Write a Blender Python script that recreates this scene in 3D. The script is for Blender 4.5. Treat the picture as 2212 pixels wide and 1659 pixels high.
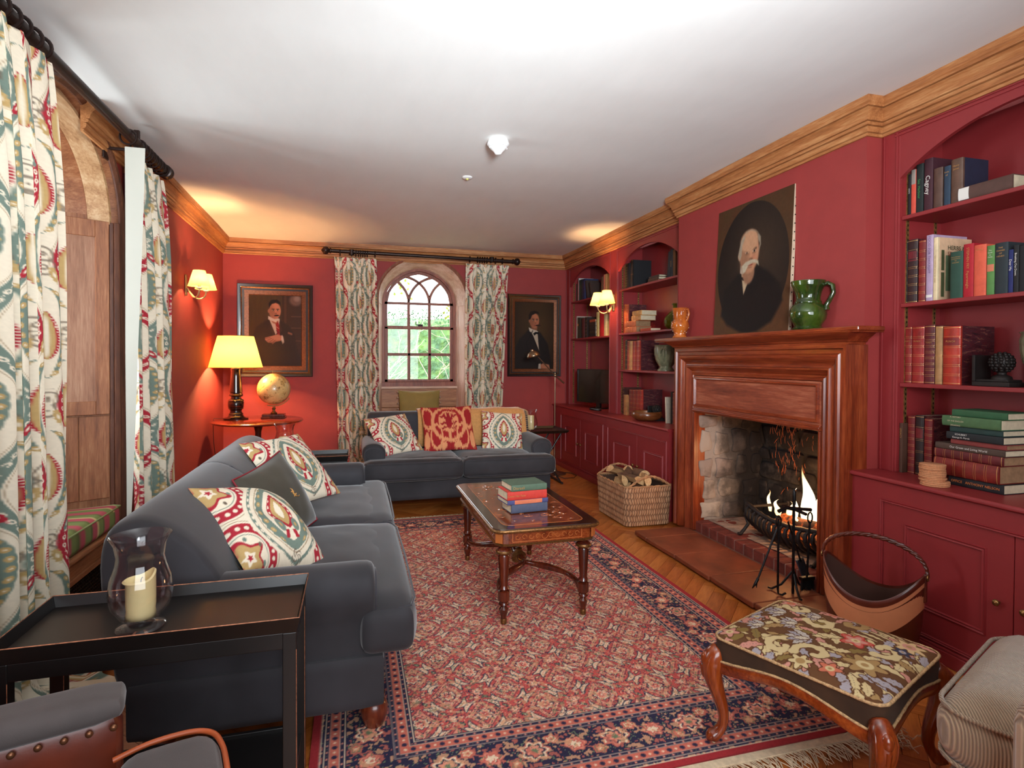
import bpy, math, random
import numpy as np
from mathutils import Vector, Matrix
for _o in list(bpy.data.objects): bpy.data.objects.remove(_o)
SC = bpy.context.scene
COL = SC.collection
PI = math.pi
R = random.Random(7)

# ------------------------------------------------------------------ camera, world, lights, exposure
ya, pt, ro = math.radians(15.4681), math.radians(.7965), math.radians(-.2699)
fw = Vector((math.sin(ya)*math.cos(pt), math.cos(ya)*math.cos(pt), -math.sin(pt)))
r0 = Vector((math.cos(ya), -math.sin(ya), 0)); d0 = fw.cross(r0)
rt = r0*math.cos(ro) + d0*math.sin(ro); dn = -r0*math.sin(ro) + d0*math.cos(ro)
cd = bpy.data.cameras.new('camera'); cam = bpy.data.objects.new('camera', cd); COL.objects.link(cam)
cd.sensor_width = 36; cd.lens = 20.164; cd.shift_y = -.01585; cd.clip_start = .02; cd.clip_end = 200
mw = Matrix.Identity(4)
for i in range(3):
    mw[i][0] = rt[i]; mw[i][1] = -dn[i]; mw[i][2] = -fw[i]
mw[2][3] = 1.35
cam.matrix_world = mw
SC.camera = cam
SC.view_settings.view_transform = 'Standard'; SC.view_settings.look = 'None'
SC.view_settings.exposure = 0.75; SC.view_settings.gamma = 1; SC.view_settings.use_curve_mapping = False
try:
    SC.cycles.use_denoising = True; SC.cycles.sample_clamp_indirect = 6; SC.cycles.max_bounces = 8
    SC.cycles.caustics_reflective = False; SC.cycles.caustics_refractive = False
except Exception: pass

W = bpy.data.worlds.new('world'); SC.world = W; W.use_nodes = True
nt = W.node_tree; nt.nodes.clear()
bg = nt.nodes.new('ShaderNodeBackground'); out = nt.nodes.new('ShaderNodeOutputWorld')
bg.inputs[0].default_value = (.88, .94, 1, 1); bg.inputs[1].default_value = 4.5
nt.links.new(bg.outputs[0], out.inputs[0])

def light(name, kind, loc, power, color, size=.1, size_y=None, aim=None, spread=None):
    l = bpy.data.lights.new(name, kind); l.energy = power; l.color = color
    if kind == 'AREA':
        l.size = size
        if size_y: l.shape = 'RECTANGLE'; l.size_y = size_y
        if spread: l.spread = spread
    else: l.shadow_soft_size = size
    o = bpy.data.objects.new(name, l); COL.objects.link(o); o.location = loc
    if aim is not None:
        o.rotation_euler = (Vector(aim)-Vector(loc)).to_track_quat('-Z', 'Y').to_euler()
    return o
# bounced flash over the photographer, added forward and rear fill lamps, daylight of the left bay
light('bounce_flash', 'AREA', (.35, .2, 1.9), 12, (.84, .94, 1), .5, aim=(.55, .8, 2.7))
light('forward_fill', 'AREA', (.45, -.1, 1.75), 38, (.84, .94, 1), .45, aim=(.75, 3.4, 2.72), spread=math.radians(100))  # fill lamp added to brighten the far ceiling
light('rear_fill', 'AREA', (.5, -1.7, 1.6), 62, (.86, .94, 1), 2.6, 1.8, aim=(.6, 4, 1.2))  # added fill lamp; no window is built behind the camera
light('left_bay_daylight', 'AREA', (-2.25, 3.3, 1.5), 26, (.86, .93, 1), 1.0, 1.7, aim=(1.5, 3.5, 1.2))

# ------------------------------------------------------------------ colour helpers
def lin(c):
    c = np.asarray(c, float)
    if c.max() > 1.001: c = c/255.
    return np.where(c <= .04045, c/12.92, ((c+.055)/1.055)**2.4)
def L4(c): return tuple(lin(c))+(1,)

# ------------------------------------------------------------------ materials
MATS = {}
def _new(name):
    m = bpy.data.materials.new(name); m.use_nodes = True
    n = m.node_tree; b = n.nodes['Principled BSDF']; MATS[name] = m
    return m, n, b
def _coord(n, scale=(1, 1, 1), kind='Object'):
    tc = n.nodes.new('ShaderNodeTexCoord'); mp = n.nodes.new('ShaderNodeMapping')
    mp.inputs['Scale'].default_value = scale
    n.links.new(tc.outputs[kind], mp.inputs[0]); return mp.outputs[0]
def _noise(n, vec, scale, detail=3, rough=.6):
    t = n.nodes.new('ShaderNodeTexNoise'); t.inputs['Scale'].default_value = scale
    t.inputs['Detail'].default_value = detail; t.inputs['Roughness'].default_value = rough
    n.links.new(vec, t.inputs[0]); return t.outputs[0]
def _ramp(n, fac, stops):
    r = n.nodes.new('ShaderNodeValToRGB'); e = r.color_ramp.elements
    while len(e) < len(stops): e.new(.5)
    for q, (p, c) in zip(e, stops): q.position = p; q.color = c
    n.links.new(fac, r.inputs[0]); return r.outputs[0]
def _bump(n, b, h, strength, dist=.002):
    bm = n.nodes.new('ShaderNodeBump'); bm.inputs['Strength'].default_value = strength
    bm.inputs['Distance'].default_value = dist
    n.links.new(h, bm.inputs['Height']); n.links.new(bm.outputs[0], b.inputs['Normal'])
def mat(name, col, rough=.6, metal=0, var=.12, vscale=8, bump=0, bscale=60, sheen=0, coat=0, stretch=(1, 1, 1), spec=.5, alpha=None):
    if name in MATS: return MATS[name]
    m, n, b = _new(name)
    c = lin(col); v = _coord(n, stretch)
    f = _noise(n, v, vscale)
    lo = tuple(np.clip(c*(1-var), 0, 1))+(1,); hi = tuple(np.clip(c*(1+var), 0, 1))+(1,)
    n.links.new(_ramp(n, f, [(.3, lo), (.7, hi)]), b.inputs['Base Color'])
    b.inputs['Roughness'].default_value = rough; b.inputs['Metallic'].default_value = metal
    b.inputs['Specular IOR Level'].default_value = spec
    if sheen: b.inputs['Sheen Weight'].default_value = sheen; b.inputs['Sheen Roughness'].default_value = .4
    if coat: b.inputs['Coat Weight'].default_value = coat; b.inputs['Coat Roughness'].default_value = .12
    if bump: _bump(n, b, _noise(n, v, bscale, 4), bump)
    return m
def wood(name, dark, mid, light_, axis='z', rough=.45, scale=1., coat=0, bump=.25, ring=14.):
    if name in MATS: return MATS[name]
    m, n, b = _new(name)
    s = {'x': (.09, 1, 1), 'y': (1, .09, 1), 'z': (1, 1, .09)}[axis]
    v = _coord(n, tuple(q*scale for q in s))
    f1 = _noise(n, v, ring, 6, .65); f2 = _noise(n, v, ring*7, 3, .6)
    mx = n.nodes.new('ShaderNodeMix'); mx.data_type = 'FLOAT'; mx.inputs[0].default_value = .35
    n.links.new(f1, mx.inputs[2]); n.links.new(f2, mx.inputs[3])
    n.links.new(_ramp(n, mx.outputs[0], [(.32, L4(dark)), (.5, L4(mid)), (.66, L4(light_))]), b.inputs['Base Color'])
    b.inputs['Roughness'].default_value = rough
    if coat: b.inputs['Coat Weight'].default_value = coat; b.inputs['Coat Roughness'].default_value = .15
    if bump: _bump(n, b, mx.outputs[0], bump, .002)
    return m
def vmat(name, rough=.85, sheen=0, bump=.15, bscale=400, coat=0, attr='Col', spec=.4, bdist=.001):
    if name in MATS: return MATS[name]
    m, n, b = _new(name)
    a = n.nodes.new('ShaderNodeAttribute'); a.attribute_name = attr
    n.links.new(a.outputs['Color'], b.inputs['Base Color'])
    b.inputs['Roughness'].default_value = rough; b.inputs['Specular IOR Level'].default_value = spec
    if sheen: b.inputs['Sheen Weight'].default_value = sheen
    if coat: b.inputs['Coat Weight'].default_value = coat; b.inputs['Coat Roughness'].default_value = .2
    if bump: _bump(n, b, _noise(n, _coord(n), bscale, 2), bump, bdist)
    return m
def emis(name, col, strength):
    m, n, b = _new(name)
    b.inputs['Base Color'].default_value = L4(col); b.inputs['Emission Color'].default_value = L4(col)
    b.inputs['Emission Strength'].default_value = strength
    return m
def glass(name, tint=(1, 1, 1), rough=.02, ior=1.45, base=.04, body=None):
    m, n, b = _new(name); n.nodes.remove(b)
    o = n.nodes['Material Output']
    t = n.nodes.new('ShaderNodeBsdfTransparent'); t.inputs[0].default_value = tuple(tint)+(1,)
    g = n.nodes.new('ShaderNodeBsdfGlossy'); g.inputs['Roughness'].default_value = rough
    lw = n.nodes.new('ShaderNodeLayerWeight'); lw.inputs[0].default_value = .5
    pw = n.nodes.new('ShaderNodeMath'); pw.operation = 'POWER'; pw.inputs[1].default_value = 3; n.links.new(lw.outputs['Facing'], pw.inputs[0])
    fr = n.nodes.new('ShaderNodeMath'); fr.operation = 'MULTIPLY_ADD'; fr.inputs[1].default_value = .85; fr.inputs[2].default_value = base; n.links.new(pw.outputs[0], fr.inputs[0])
    mx = n.nodes.new('ShaderNodeMixShader')
    n.links.new(fr.outputs[0], mx.inputs[0]); n.links.new(t.outputs[0], mx.inputs[1]); n.links.new(g.outputs[0], mx.inputs[2])
    if body:
        df = n.nodes.new('ShaderNodeBsdfTranslucent'); df.inputs[0].default_value = L4(body); m2 = n.nodes.new('ShaderNodeMixShader'); m2.inputs[0].default_value = .45
        d3 = n.nodes.new('ShaderNodeBsdfDiffuse'); d3.inputs[0].default_value = L4(body); m3 = n.nodes.new('ShaderNodeMixShader'); m3.inputs[0].default_value = .5
        n.links.new(df.outputs[0], m3.inputs[1]); n.links.new(d3.outputs[0], m3.inputs[2])
        n.links.new(mx.outputs[0], m2.inputs[1]); n.links.new(m3.outputs[0], m2.inputs[2]); n.links.new(m2.outputs[0], o.inputs[0]); return m
    n.links.new(mx.outputs[0], o.inputs[0]); return m

# ------------------------------------------------------------------ mesh builder
class MB:
    def __init__(s): s.v = []; s.f = []; s.c = None
    def add(s, vs, fs):
        o = len(s.v); s.v.extend([tuple(map(float, p)) for p in vs]); s.f.extend([tuple(i+o for i in q) for q in fs]); return s
    def box(s, x0, x1, y0, y1, z0, z1):
        if x0 > x1: x0, x1 = x1, x0
        if y0 > y1: y0, y1 = y1, y0
        if z0 > z1: z0, z1 = z1, z0
        return s.add([(x0,y0,z0),(x1,y0,z0),(x1,y1,z0),(x0,y1,z0),(x0,y0,z1),(x1,y0,z1),(x1,y1,z1),(x0,y1,z1)],
                     [(0,3,2,1),(4,5,6,7),(0,1,5,4),(1,2,6,5),(2,3,7,6),(3,0,4,7)])
    def prism(s, poly, axis, a, b):
        n = len(poly)
        def P(p, t): return {'x': (t, p[0], p[1]), 'y': (p[0], t, p[1]), 'z': (p[0], p[1], t)}[axis]
        vs = [P(p, a) for p in poly]+[P(p, b) for p in poly]
        fs = [tuple(range(n))[::-1], tuple(range(n, 2*n))]+[(i, (i+1) % n, n+(i+1) % n, n+i) for i in range(n)]
        return s.add(vs, fs)
    def lathe(s, prof, n=24, c=(0, 0, 0), cap=True, mod=None):
        vs = []
        for k, (r, z) in enumerate(prof):
            for i in range(n):
                a = 2*PI*i/n; q = r*(mod(a, k) if mod else 1)
                vs.append((c[0]+q*math.cos(a), c[1]+q*math.sin(a), c[2]+z))
        fs = []
        for k in range(len(prof)-1):
            for i in range(n):
                j = (i+1) % n; fs.append((k*n+i, k*n+j, (k+1)*n+j, (k+1)*n+i))
        if cap:
            if prof[0][0] > 1e-5: fs.append(tuple(range(n))[::-1])
            if prof[-1][0] > 1e-5: fs.append(tuple(range((len(prof)-1)*n, len(prof)*n)))
        return s.add(vs, fs)
    def tube(s, pts, r, n=8, closed=False, cap=True, flat=None):
        P = [Vector(p) for p in pts]; m = len(P); rr = r if hasattr(r, '__len__') else [r]*m
        T = []
        for i in range(m):
            a = P[(i-1) % m] if (closed or i > 0) else P[i]; b = P[(i+1) % m] if (closed or i < m-1) else P[i]
            t = (b-a); T.append(t.normalized() if t.length > 1e-9 else Vector((0, 0, 1)))
        up = Vector((0, 0, 1)) if abs(T[0].z) < .9 else Vector((1, 0, 0))
        N = (up-T[0]*up.dot(T[0])).normalized(); vs = []
        for i in range(m):
            N = (N-T[i]*N.dot(T[i])); N = N.normalized() if N.length > 1e-6 else T[i].orthogonal().normalized()
            B = T[i].cross(N)
            for k in range(n):
                a = 2*PI*k/n; ca, sa = math.cos(a), math.sin(a)
                if flat: sa *= flat
                vs.append(P[i]+(N*ca+B*sa)*rr[i])
        fs = []
        for i in range(m if closed else m-1):
            j = (i+1) % m
            for k in range(n):
                l = (k+1) % n; fs.append((i*n+k, i*n+l, j*n+l, j*n+k))
        if cap and not closed: fs += [tuple(range(n))[::-1], tuple(range((m-1)*n, m*n))]
        return s.add(vs, fs)
    def grid(s, P, closed_u=False):
        P = np.asarray(P, float); nu, nv = P.shape[:2]; o = len(s.v)
        s.v.extend(map(tuple, P.reshape(-1, 3).tolist()))
        I = np.arange(nu*nv).reshape(nu, nv)+o
        if closed_u: I = np.vstack([I, I[:1]])
        q = np.stack([I[:-1, :-1], I[1:, :-1], I[1:, 1:], I[:-1, 1:]], -1).reshape(-1, 4)
        s.f.extend(map(tuple, q.tolist())); return s
    def sphere(s, c, r, n=16, m=10, sc=(1, 1, 1)):
        prof = [(max(1e-6, r*math.sin(PI*k/m)), -r*math.cos(PI*k/m)) for k in range(m+1)]
        t = MB().lathe(prof, n, cap=False)
        return s.add([(c[0]+p[0]*sc[0], c[1]+p[1]*sc[1], c[2]+p[2]*sc[2]) for p in t.v], t.f)
    def xf(s, M):
        s.v = [tuple(M @ Vector(p)) for p in s.v]; return s
    def mv(s, x=0, y=0, z=0):
        s.v = [(p[0]+x, p[1]+y, p[2]+z) for p in s.v]; return s
    def join(s, o): return s.add(o.v, o.f)

def softbox(sx, sy, sz, r=.03, n=8, puff=0, pz=0, c=(0, 0, 0), noise=0, seed=0):
    """rounded, puffed box centred on c"""
    P = []; h = np.array([sx, sy, sz])/2; rr = min(r, h.min()*.999)
    t = np.linspace(-1, 1, n+1); t = np.sign(t)*np.abs(t)**.8
    A, B = np.meshgrid(t, t, indexing='ij'); m = MB(); rg = np.random.RandomState(seed)
    ph = rg.rand(6)*6
    for ax in range(3):
        for sg in (-1, 1):
            q = np.zeros(A.shape+(3,)); q[..., ax] = sg
            u, w = ((ax+1) % 3, (ax+2) % 3)
            if sg > 0: q[..., u], q[..., w] = A, B
            else: q[..., u], q[..., w] = B, A
            p = q*h; inner = np.clip(p, -(h-rr), h-rr); d = p-inner
            ln = np.linalg.norm(d, axis=-1, keepdims=True); p = inner+np.where(ln > 1e-9, d/np.maximum(ln, 1e-9)*rr, 0)
            k = (1-(p[..., 0]/h[0])**2).clip(0)*(1-(p[..., 1]/h[1])**2).clip(0)
            k2 = (1-(p[..., 2]/h[2])**2).clip(0)
            p[..., 2] += np.sign(p[..., 2])*pz*np.sqrt(k)*(np.abs(p[..., 2])/h[2])
            p[..., 0] += np.sign(p[..., 0])*puff*k2*(np.abs(p[..., 0])/h[0])**3
            p[..., 1] += np.sign(p[..., 1])*puff*k2*(np.abs(p[..., 1])/h[1])**3
            if noise:
                w_ = np.sin(p[..., 0]*23+ph[0]+np.sin(p[..., 1]*11+ph[1])*1.5)*np.sin(p[..., 1]*19+ph[2])+.5*np.sin(p[..., 0]*41+p[..., 1]*37+ph[3])
                p[..., 2] += noise*w_*np.sqrt(k)*np.sign(p[..., 2])
            m.grid(p+np.array(c))
    return m

def mk(name, mb, m=None, parent=None, smooth=None, bevel=0, seg=2, color=None, weld=False, world=True, solid=0, sub=0):
    me = bpy.data.meshes.new(name)
    v = np.asarray(mb.v, float)
    if parent is not None and world:
        t = parent; off = Vector((0, 0, 0))
        while t is not None: off += t.location; t = t.parent
        v = v-np.array(off)
    me.from_pydata(v.tolist(), [], mb.f)
    if color is not None:
        ca = me.color_attributes.new('Col', 'FLOAT_COLOR', 'POINT')
        c = np.ones((len(v), 4), np.float32); c[:, :3] = lin(np.clip(color, 0, 1)) if True else color
        ca.data.foreach_set('color', c.ravel())
    if weld:
        import bmesh
        b = bmesh.new(); b.from_mesh(me); bmesh.ops.remove_doubles(b, verts=b.verts, dist=1e-5)
        bmesh.ops.recalc_face_normals(b, faces=b.faces); b.to_mesh(me); b.free()
    if smooth is not None:
        me.shade_smooth()
        if smooth < 180: me.set_sharp_from_angle(angle=math.radians(smooth))
    if m is not None: me.materials.append(m)
    o = bpy.data.objects.new(name, me); COL.objects.link(o)
    if parent is not None: o.parent = parent
    if bevel:
        b = o.modifiers.new('bevel', 'BEVEL'); b.width = bevel; b.segments = seg; b.limit_method = 'ANGLE'; b.angle_limit = math.radians(40)
        b.harden_normals = False
    if solid:
        s = o.modifiers.new('solid', 'SOLIDIFY'); s.thickness = solid; s.offset = 0
    if sub:
        s = o.modifiers.new('sub', 'SUBSURF'); s.levels = sub; s.render_levels = sub
    return o
def tag(o, label, cat, group=None, kind=None):
    o['label'] = label; o['category'] = cat
    if group: o['group'] = group
    if kind: o['kind'] = kind
    return o
def thing(name, label, cat, loc=(0, 0, 0), rz=0, group=None):
    o = bpy.data.objects.new(name, None); COL.objects.link(o); o.empty_display_size = .05
    o.location = loc; o.rotation_euler = (0, 0, rz); return tag(o, label, cat, group)
def struct(o): o['kind'] = 'structure'; return o
def dup(o, loc=None, rz=None, label=None, group=None, parent=None):
    c = o.copy(); COL.objects.link(c); c.parent = parent
    if loc is not None: c.location = loc
    if rz is not None: c.rotation_euler = (0, 0, rz)
    if label: c['label'] = label
    if group: c['group'] = group
    for k in list(o.children): dup(k, parent=c)
    return c
def sweep(path, prof, closed=False):
    """path: list of (point, ) in a plane; prof offsets given by frames: returns rings"""
    return None
def spl(pts, n=6):
    P = [Vector(p) for p in pts]; out = []
    for i in range(len(P)-1):
        a, b, c, d = P[max(0, i-1)], P[i], P[i+1], P[min(len(P)-1, i+2)]
        for k in range(n):
            t = k/n; out.append(.5*((2*b)+(c-a)*t+(2*a-5*b+4*c-d)*t*t+(3*b-a-3*c+d)*t**3))
    out.append(P[-1]); return out
def frame_sweep(pts, prof, to3, closed=True):
    """2-D path with mitred corners; prof = [(outward offset, height)]; to3(u, v, h)"""
    n = len(pts); P = [Vector(p) for p in pts]; rings = []
    for i in range(n):
        a = P[i-1] if (closed or i > 0) else None; b = P[(i+1) % n] if (closed or i < n-1) else None
        d1 = (P[i]-a).normalized() if a is not None else None; d2 = (b-P[i]).normalized() if b is not None else None
        if d1 is None: d1 = d2
        if d2 is None: d2 = d1
        n1 = Vector((d1.y, -d1.x)); n2 = Vector((d2.y, -d2.x)); mt = (n1+n2)
        mt = mt/max(1e-6, mt.dot(n1))
        rings.append([to3(P[i].x+mt.x*o, P[i].y+mt.y*o, h) for o, h in prof])
    m = MB(); k = len(prof)
    for r_ in rings: m.v.extend([tuple(q) for q in r_])
    for i in range(n if closed else n-1):
        j = (i+1) % n
        for q in range(k-1): m.f.append((i*k+q, j*k+q, j*k+q+1, i*k+q+1))
    if not closed: m.f += [tuple(range(k)), tuple(range((n-1)*k, n*k))[::-1]]
    return m

def text(s, size, O, X, Y, m, parent, name='lettering', align='CENTER', sx=1., th=.0004):
    cu = bpy.data.curves.new('t', 'FONT'); cu.body = s; cu.size = size; cu.align_x = align; cu.align_y = 'CENTER'; cu.resolution_u = 2
    to = bpy.data.objects.new('t', cu); COL.objects.link(to)
    me = bpy.data.meshes.new_from_object(to); bpy.data.objects.remove(to)
    O, X, Y = Vector(O), Vector(X), Vector(Y); N = X.cross(Y)
    mb = MB(); mb.v = [tuple(O+X*v.co.x*sx+Y*v.co.y+N*th) for v in me.vertices]; mb.f = [tuple(p.vertices) for p in me.polygons]
    bpy.data.meshes.remove(me)
    return mk(name, mb, m, parent, world=False)

# ------------------------------------------------------------------ numpy painter
class Canvas:
    def __init__(s, X, Y, base):
        s.X, s.Y = X, Y; s.c = np.ones(X.shape+(3,))*(np.array(base)/255.)
    def fill(s, a, col):
        a = np.clip(a, 0, 1)[..., None]
        s.c = s.c*(1-a)+a*(np.asarray(col, float)/255.)
    def ell(s, cx, cy, rx, ry, col, rot=0, soft=.1, op=1):
        c, n = math.cos(rot), math.sin(rot); dx, dy = s.X-cx, s.Y-cy
        u = (dx*c+dy*n)/rx; v = (-dx*n+dy*c)/ry; d = np.sqrt(u*u+v*v)
        s.fill(op*np.clip((1-d)/soft+.5, 0, 1), col)
    def poly(s, pts, col, soft=.004, op=1):
        n = len(pts); d = np.full(s.X.shape, 1e9); ins = np.zeros(s.X.shape, bool)
        for i in range(n):
            ax, ay = pts[i]; bx, by = pts[(i+1) % n]; ex, ey = bx-ax, by-ay
            wx, wy = s.X-ax, s.Y-ay; t = np.clip((wx*ex+wy*ey)/max(1e-12, ex*ex+ey*ey), 0, 1)
            d = np.minimum(d, (wx-ex*t)**2+(wy-ey*t)**2)
            cnd = ((ay > s.Y) != (by > s.Y))
            with np.errstate(divide='ignore', invalid='ignore'):
                xi = (bx-ax)*(s.Y-ay)/((by-ay) if by != ay else 1e-12)+ax
            ins ^= cnd & (s.X < xi)
        d = np.sqrt(d)*np.where(ins, 1, -1); s.fill(op*np.clip(d/soft+.5, 0, 1), col)
    def stroke(s, pts, w, col, soft=.003, op=1):
        d = np.full(s.X.shape, 1e9)
        for (ax, ay), (bx, by) in zip(pts[:-1], pts[1:]):
            ex, ey = bx-ax, by-ay; wx, wy = s.X-ax, s.Y-ay
            t = np.clip((wx*ex+wy*ey)/max(1e-12, ex*ex+ey*ey), 0, 1); d = np.minimum(d, (wx-ex*t)**2+(wy-ey*t)**2)
        s.fill(op*np.clip((w-np.sqrt(d))/soft+.5, 0, 1), col)
def vnoise(X, Y, f, seed=0):
    rg = np.random.RandomState(seed); T = rg.rand(256, 256)
    x, y = X*f, Y*f; xi, yi = np.floor(x).astype(int), np.floor(y).astype(int); fx, fy = x-xi, y-yi
    fx = fx*fx*(3-2*fx); fy = fy*fy*(3-2*fy)
    g = lambda a, b: T[a % 256, b % 256]
    return (g(xi, yi)*(1-fx)+g(xi+1, yi)*fx)*(1-fy)+(g(xi, yi+1)*(1-fx)+g(xi+1, yi+1)*fx)*fy
def fnoise(X, Y, f, o=4, seed=0):
    s = 0; a = .5
    for k in range(o): s = s+a*vnoise(X, Y, f*2**k, seed+k); a /= 2
    return s/(1-.5**o)
# ------------------------------------------------------------------ printed / woven patterns (colour only), per vertex
CREAM, RED, TEAL, GOLD, TAUPE, DKT = (233, 220, 196), (170, 44, 56), (116, 132, 120), (190, 158, 104), (168, 146, 116), (112, 98, 84)
def blend(c, a, col):
    a = np.clip(a, 0, 1)[..., None]; return c*(1-a)+a*(np.asarray(col, float)/255.)
def ogee(u, v, WP=.40, HP=.58, sharp=1.):
    """hand-blocked ogee print; u, v in metres of cloth"""
    S = .0022*sharp
    c = np.ones(u.shape+(3,))*(np.array(CREAM)/255.)
    n = fnoise(u, v, 30, 2, 3)-.5
    a = u/WP; b = v/HP
    ph = 2*PI*b
    # serpentine bands
    k0 = np.round(a*2).astype(int)
    for dk in (-1, 0, 1):
        k = k0+dk; sg = np.where(k % 2 == 0, 1., -1.)
        xk = k*.5+sg*.155*np.cos(ph); slope = -sg*.155*np.sin(ph)*2*PI/HP*WP
        d = (a-xk)*WP/np.sqrt(1+slope**2)
        odd = (k % 4 < 2)
        s = v+slope*0; hw = .021
        for msk, col, oc in ((odd, RED, CREAM), (~odd, TEAL, CREAM)):
            mm = msk.astype(float)
            c = blend(c, mm*((hw-np.abs(d))/S+.5), col)
            # chain of cream links inside
            q = (s/.034) % 1-.5
            r1 = np.sqrt((q*.034/.011)**2+(d/.009)**2)
            c = blend(c, mm*((1-r1)*6), oc); c = blend(c, mm*((.45-r1)*6), col if oc is CREAM else RED)
            c = blend(c, mm*(((.0016-np.abs(d))/S)+.3)*(np.abs(q) > .36), oc)
        # thin outline and fringe beyond band
        c = blend(c, ((.0016-np.abs(np.abs(d)-.0275))/S+.4)*.8, TAUPE)
    # motif in each ogee
    kk = np.floor(a*2).astype(int)
    for dk in (-1, 0, 1):
        k = kk+dk; sg = (k % 2 == 0)
        # cell between curve k and k+1, widest where cos*sg=-1
        cb = np.where(sg, .5, 0.)
        bb = ((b-cb+.5) % 1)-.5
        p = (a-(k+.5)*.5)*WP; q = bb*HP
        alt = (k % 2 == 0)
        y = q/.185
        prof = np.clip(np.cos(np.clip(y, -1, 1)*PI/2), 0, 1)**.75*(1+.35*y)
        prof = np.maximum(prof, 1e-3)
        jag = 1+.05*np.abs(np.sin(y*16))
        s_ = np.abs(p)/(.082*prof*jag); ins = (np.abs(y) < 1)
        for msk, A, B_, C_ in ((alt, TEAL, GOLD, RED), (~alt, TEAL, GOLD, RED)):
            mm = (msk & ins).astype(float)
            c = blend(c, mm*(1-s_)*14, np.array(A))
            fl = (np.sin(y*16)*.5+.5)
            dd = np.sqrt((((s_-.76)*.082*prof)/.0105)**2+((((y*5.1) % 1-.5)/5.1*.185)/.0125)**2)
            c = blend(c, mm*(1-dd)*5, B_); c = blend(c, mm*(.35-dd)*6, CREAM)
            c = blend(c, mm*(.5-s_)*14, CREAM)
            y2 = (q+.01)/.10; pr2 = np.clip(np.cos(np.clip(y2, -1, 1)*PI/2), 0, 1)**.8*(1-.3*y2)
            s2 = np.abs(p)/(.032*np.maximum(pr2, 1e-3))
            c = blend(c, mm*(1-s2)*8*(np.abs(y2) < 1), C_)
            c = blend(c, mm*(.62-s2)*8*(np.abs(y2) < 1), GOLD)
            c = blend(c, mm*(.22-s2)*8*(np.abs(y2) < 1), CREAM)
            dots = (np.abs(s2-.8) < .12)*(((y2*9) % 1) < .4)
            c = blend(c, mm*dots*(np.abs(y2) < .9)*.9, CREAM)
        # dark tendrils between motifs
        yy = q/HP; r = np.sqrt((p/.022)**2+((np.abs(yy)-.455)*HP/.03)**2)
        c = blend(c, (np.sin(r*9+n*8)*(r < 1.3)*.8)*(r < 1.3), DKT)
        # side leaves
        for sx in (-1, 1):
            for (ox, oy, rr, col) in ((.05, .215, .5, RED), (.052, -.22, -.5, TEAL), (.02, .235, .2, GOLD)):
                dx, dy = p*sx-ox, q-oy; ca, sa = math.cos(rr), math.sin(rr)
                U, V = dx*ca+dy*sa, -dx*sa+dy*ca
                rad = np.sqrt((U/.011)**2+(V/.034)**2)*(1+.12*np.sin(V*400))
                c = blend(c, (1-rad)*5, col); c = blend(c, (.4-rad)*5, CREAM)
    c = c*(1+.05*(fnoise(u, v, 160, 2, 9)[..., None]-.5)); return c

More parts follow.
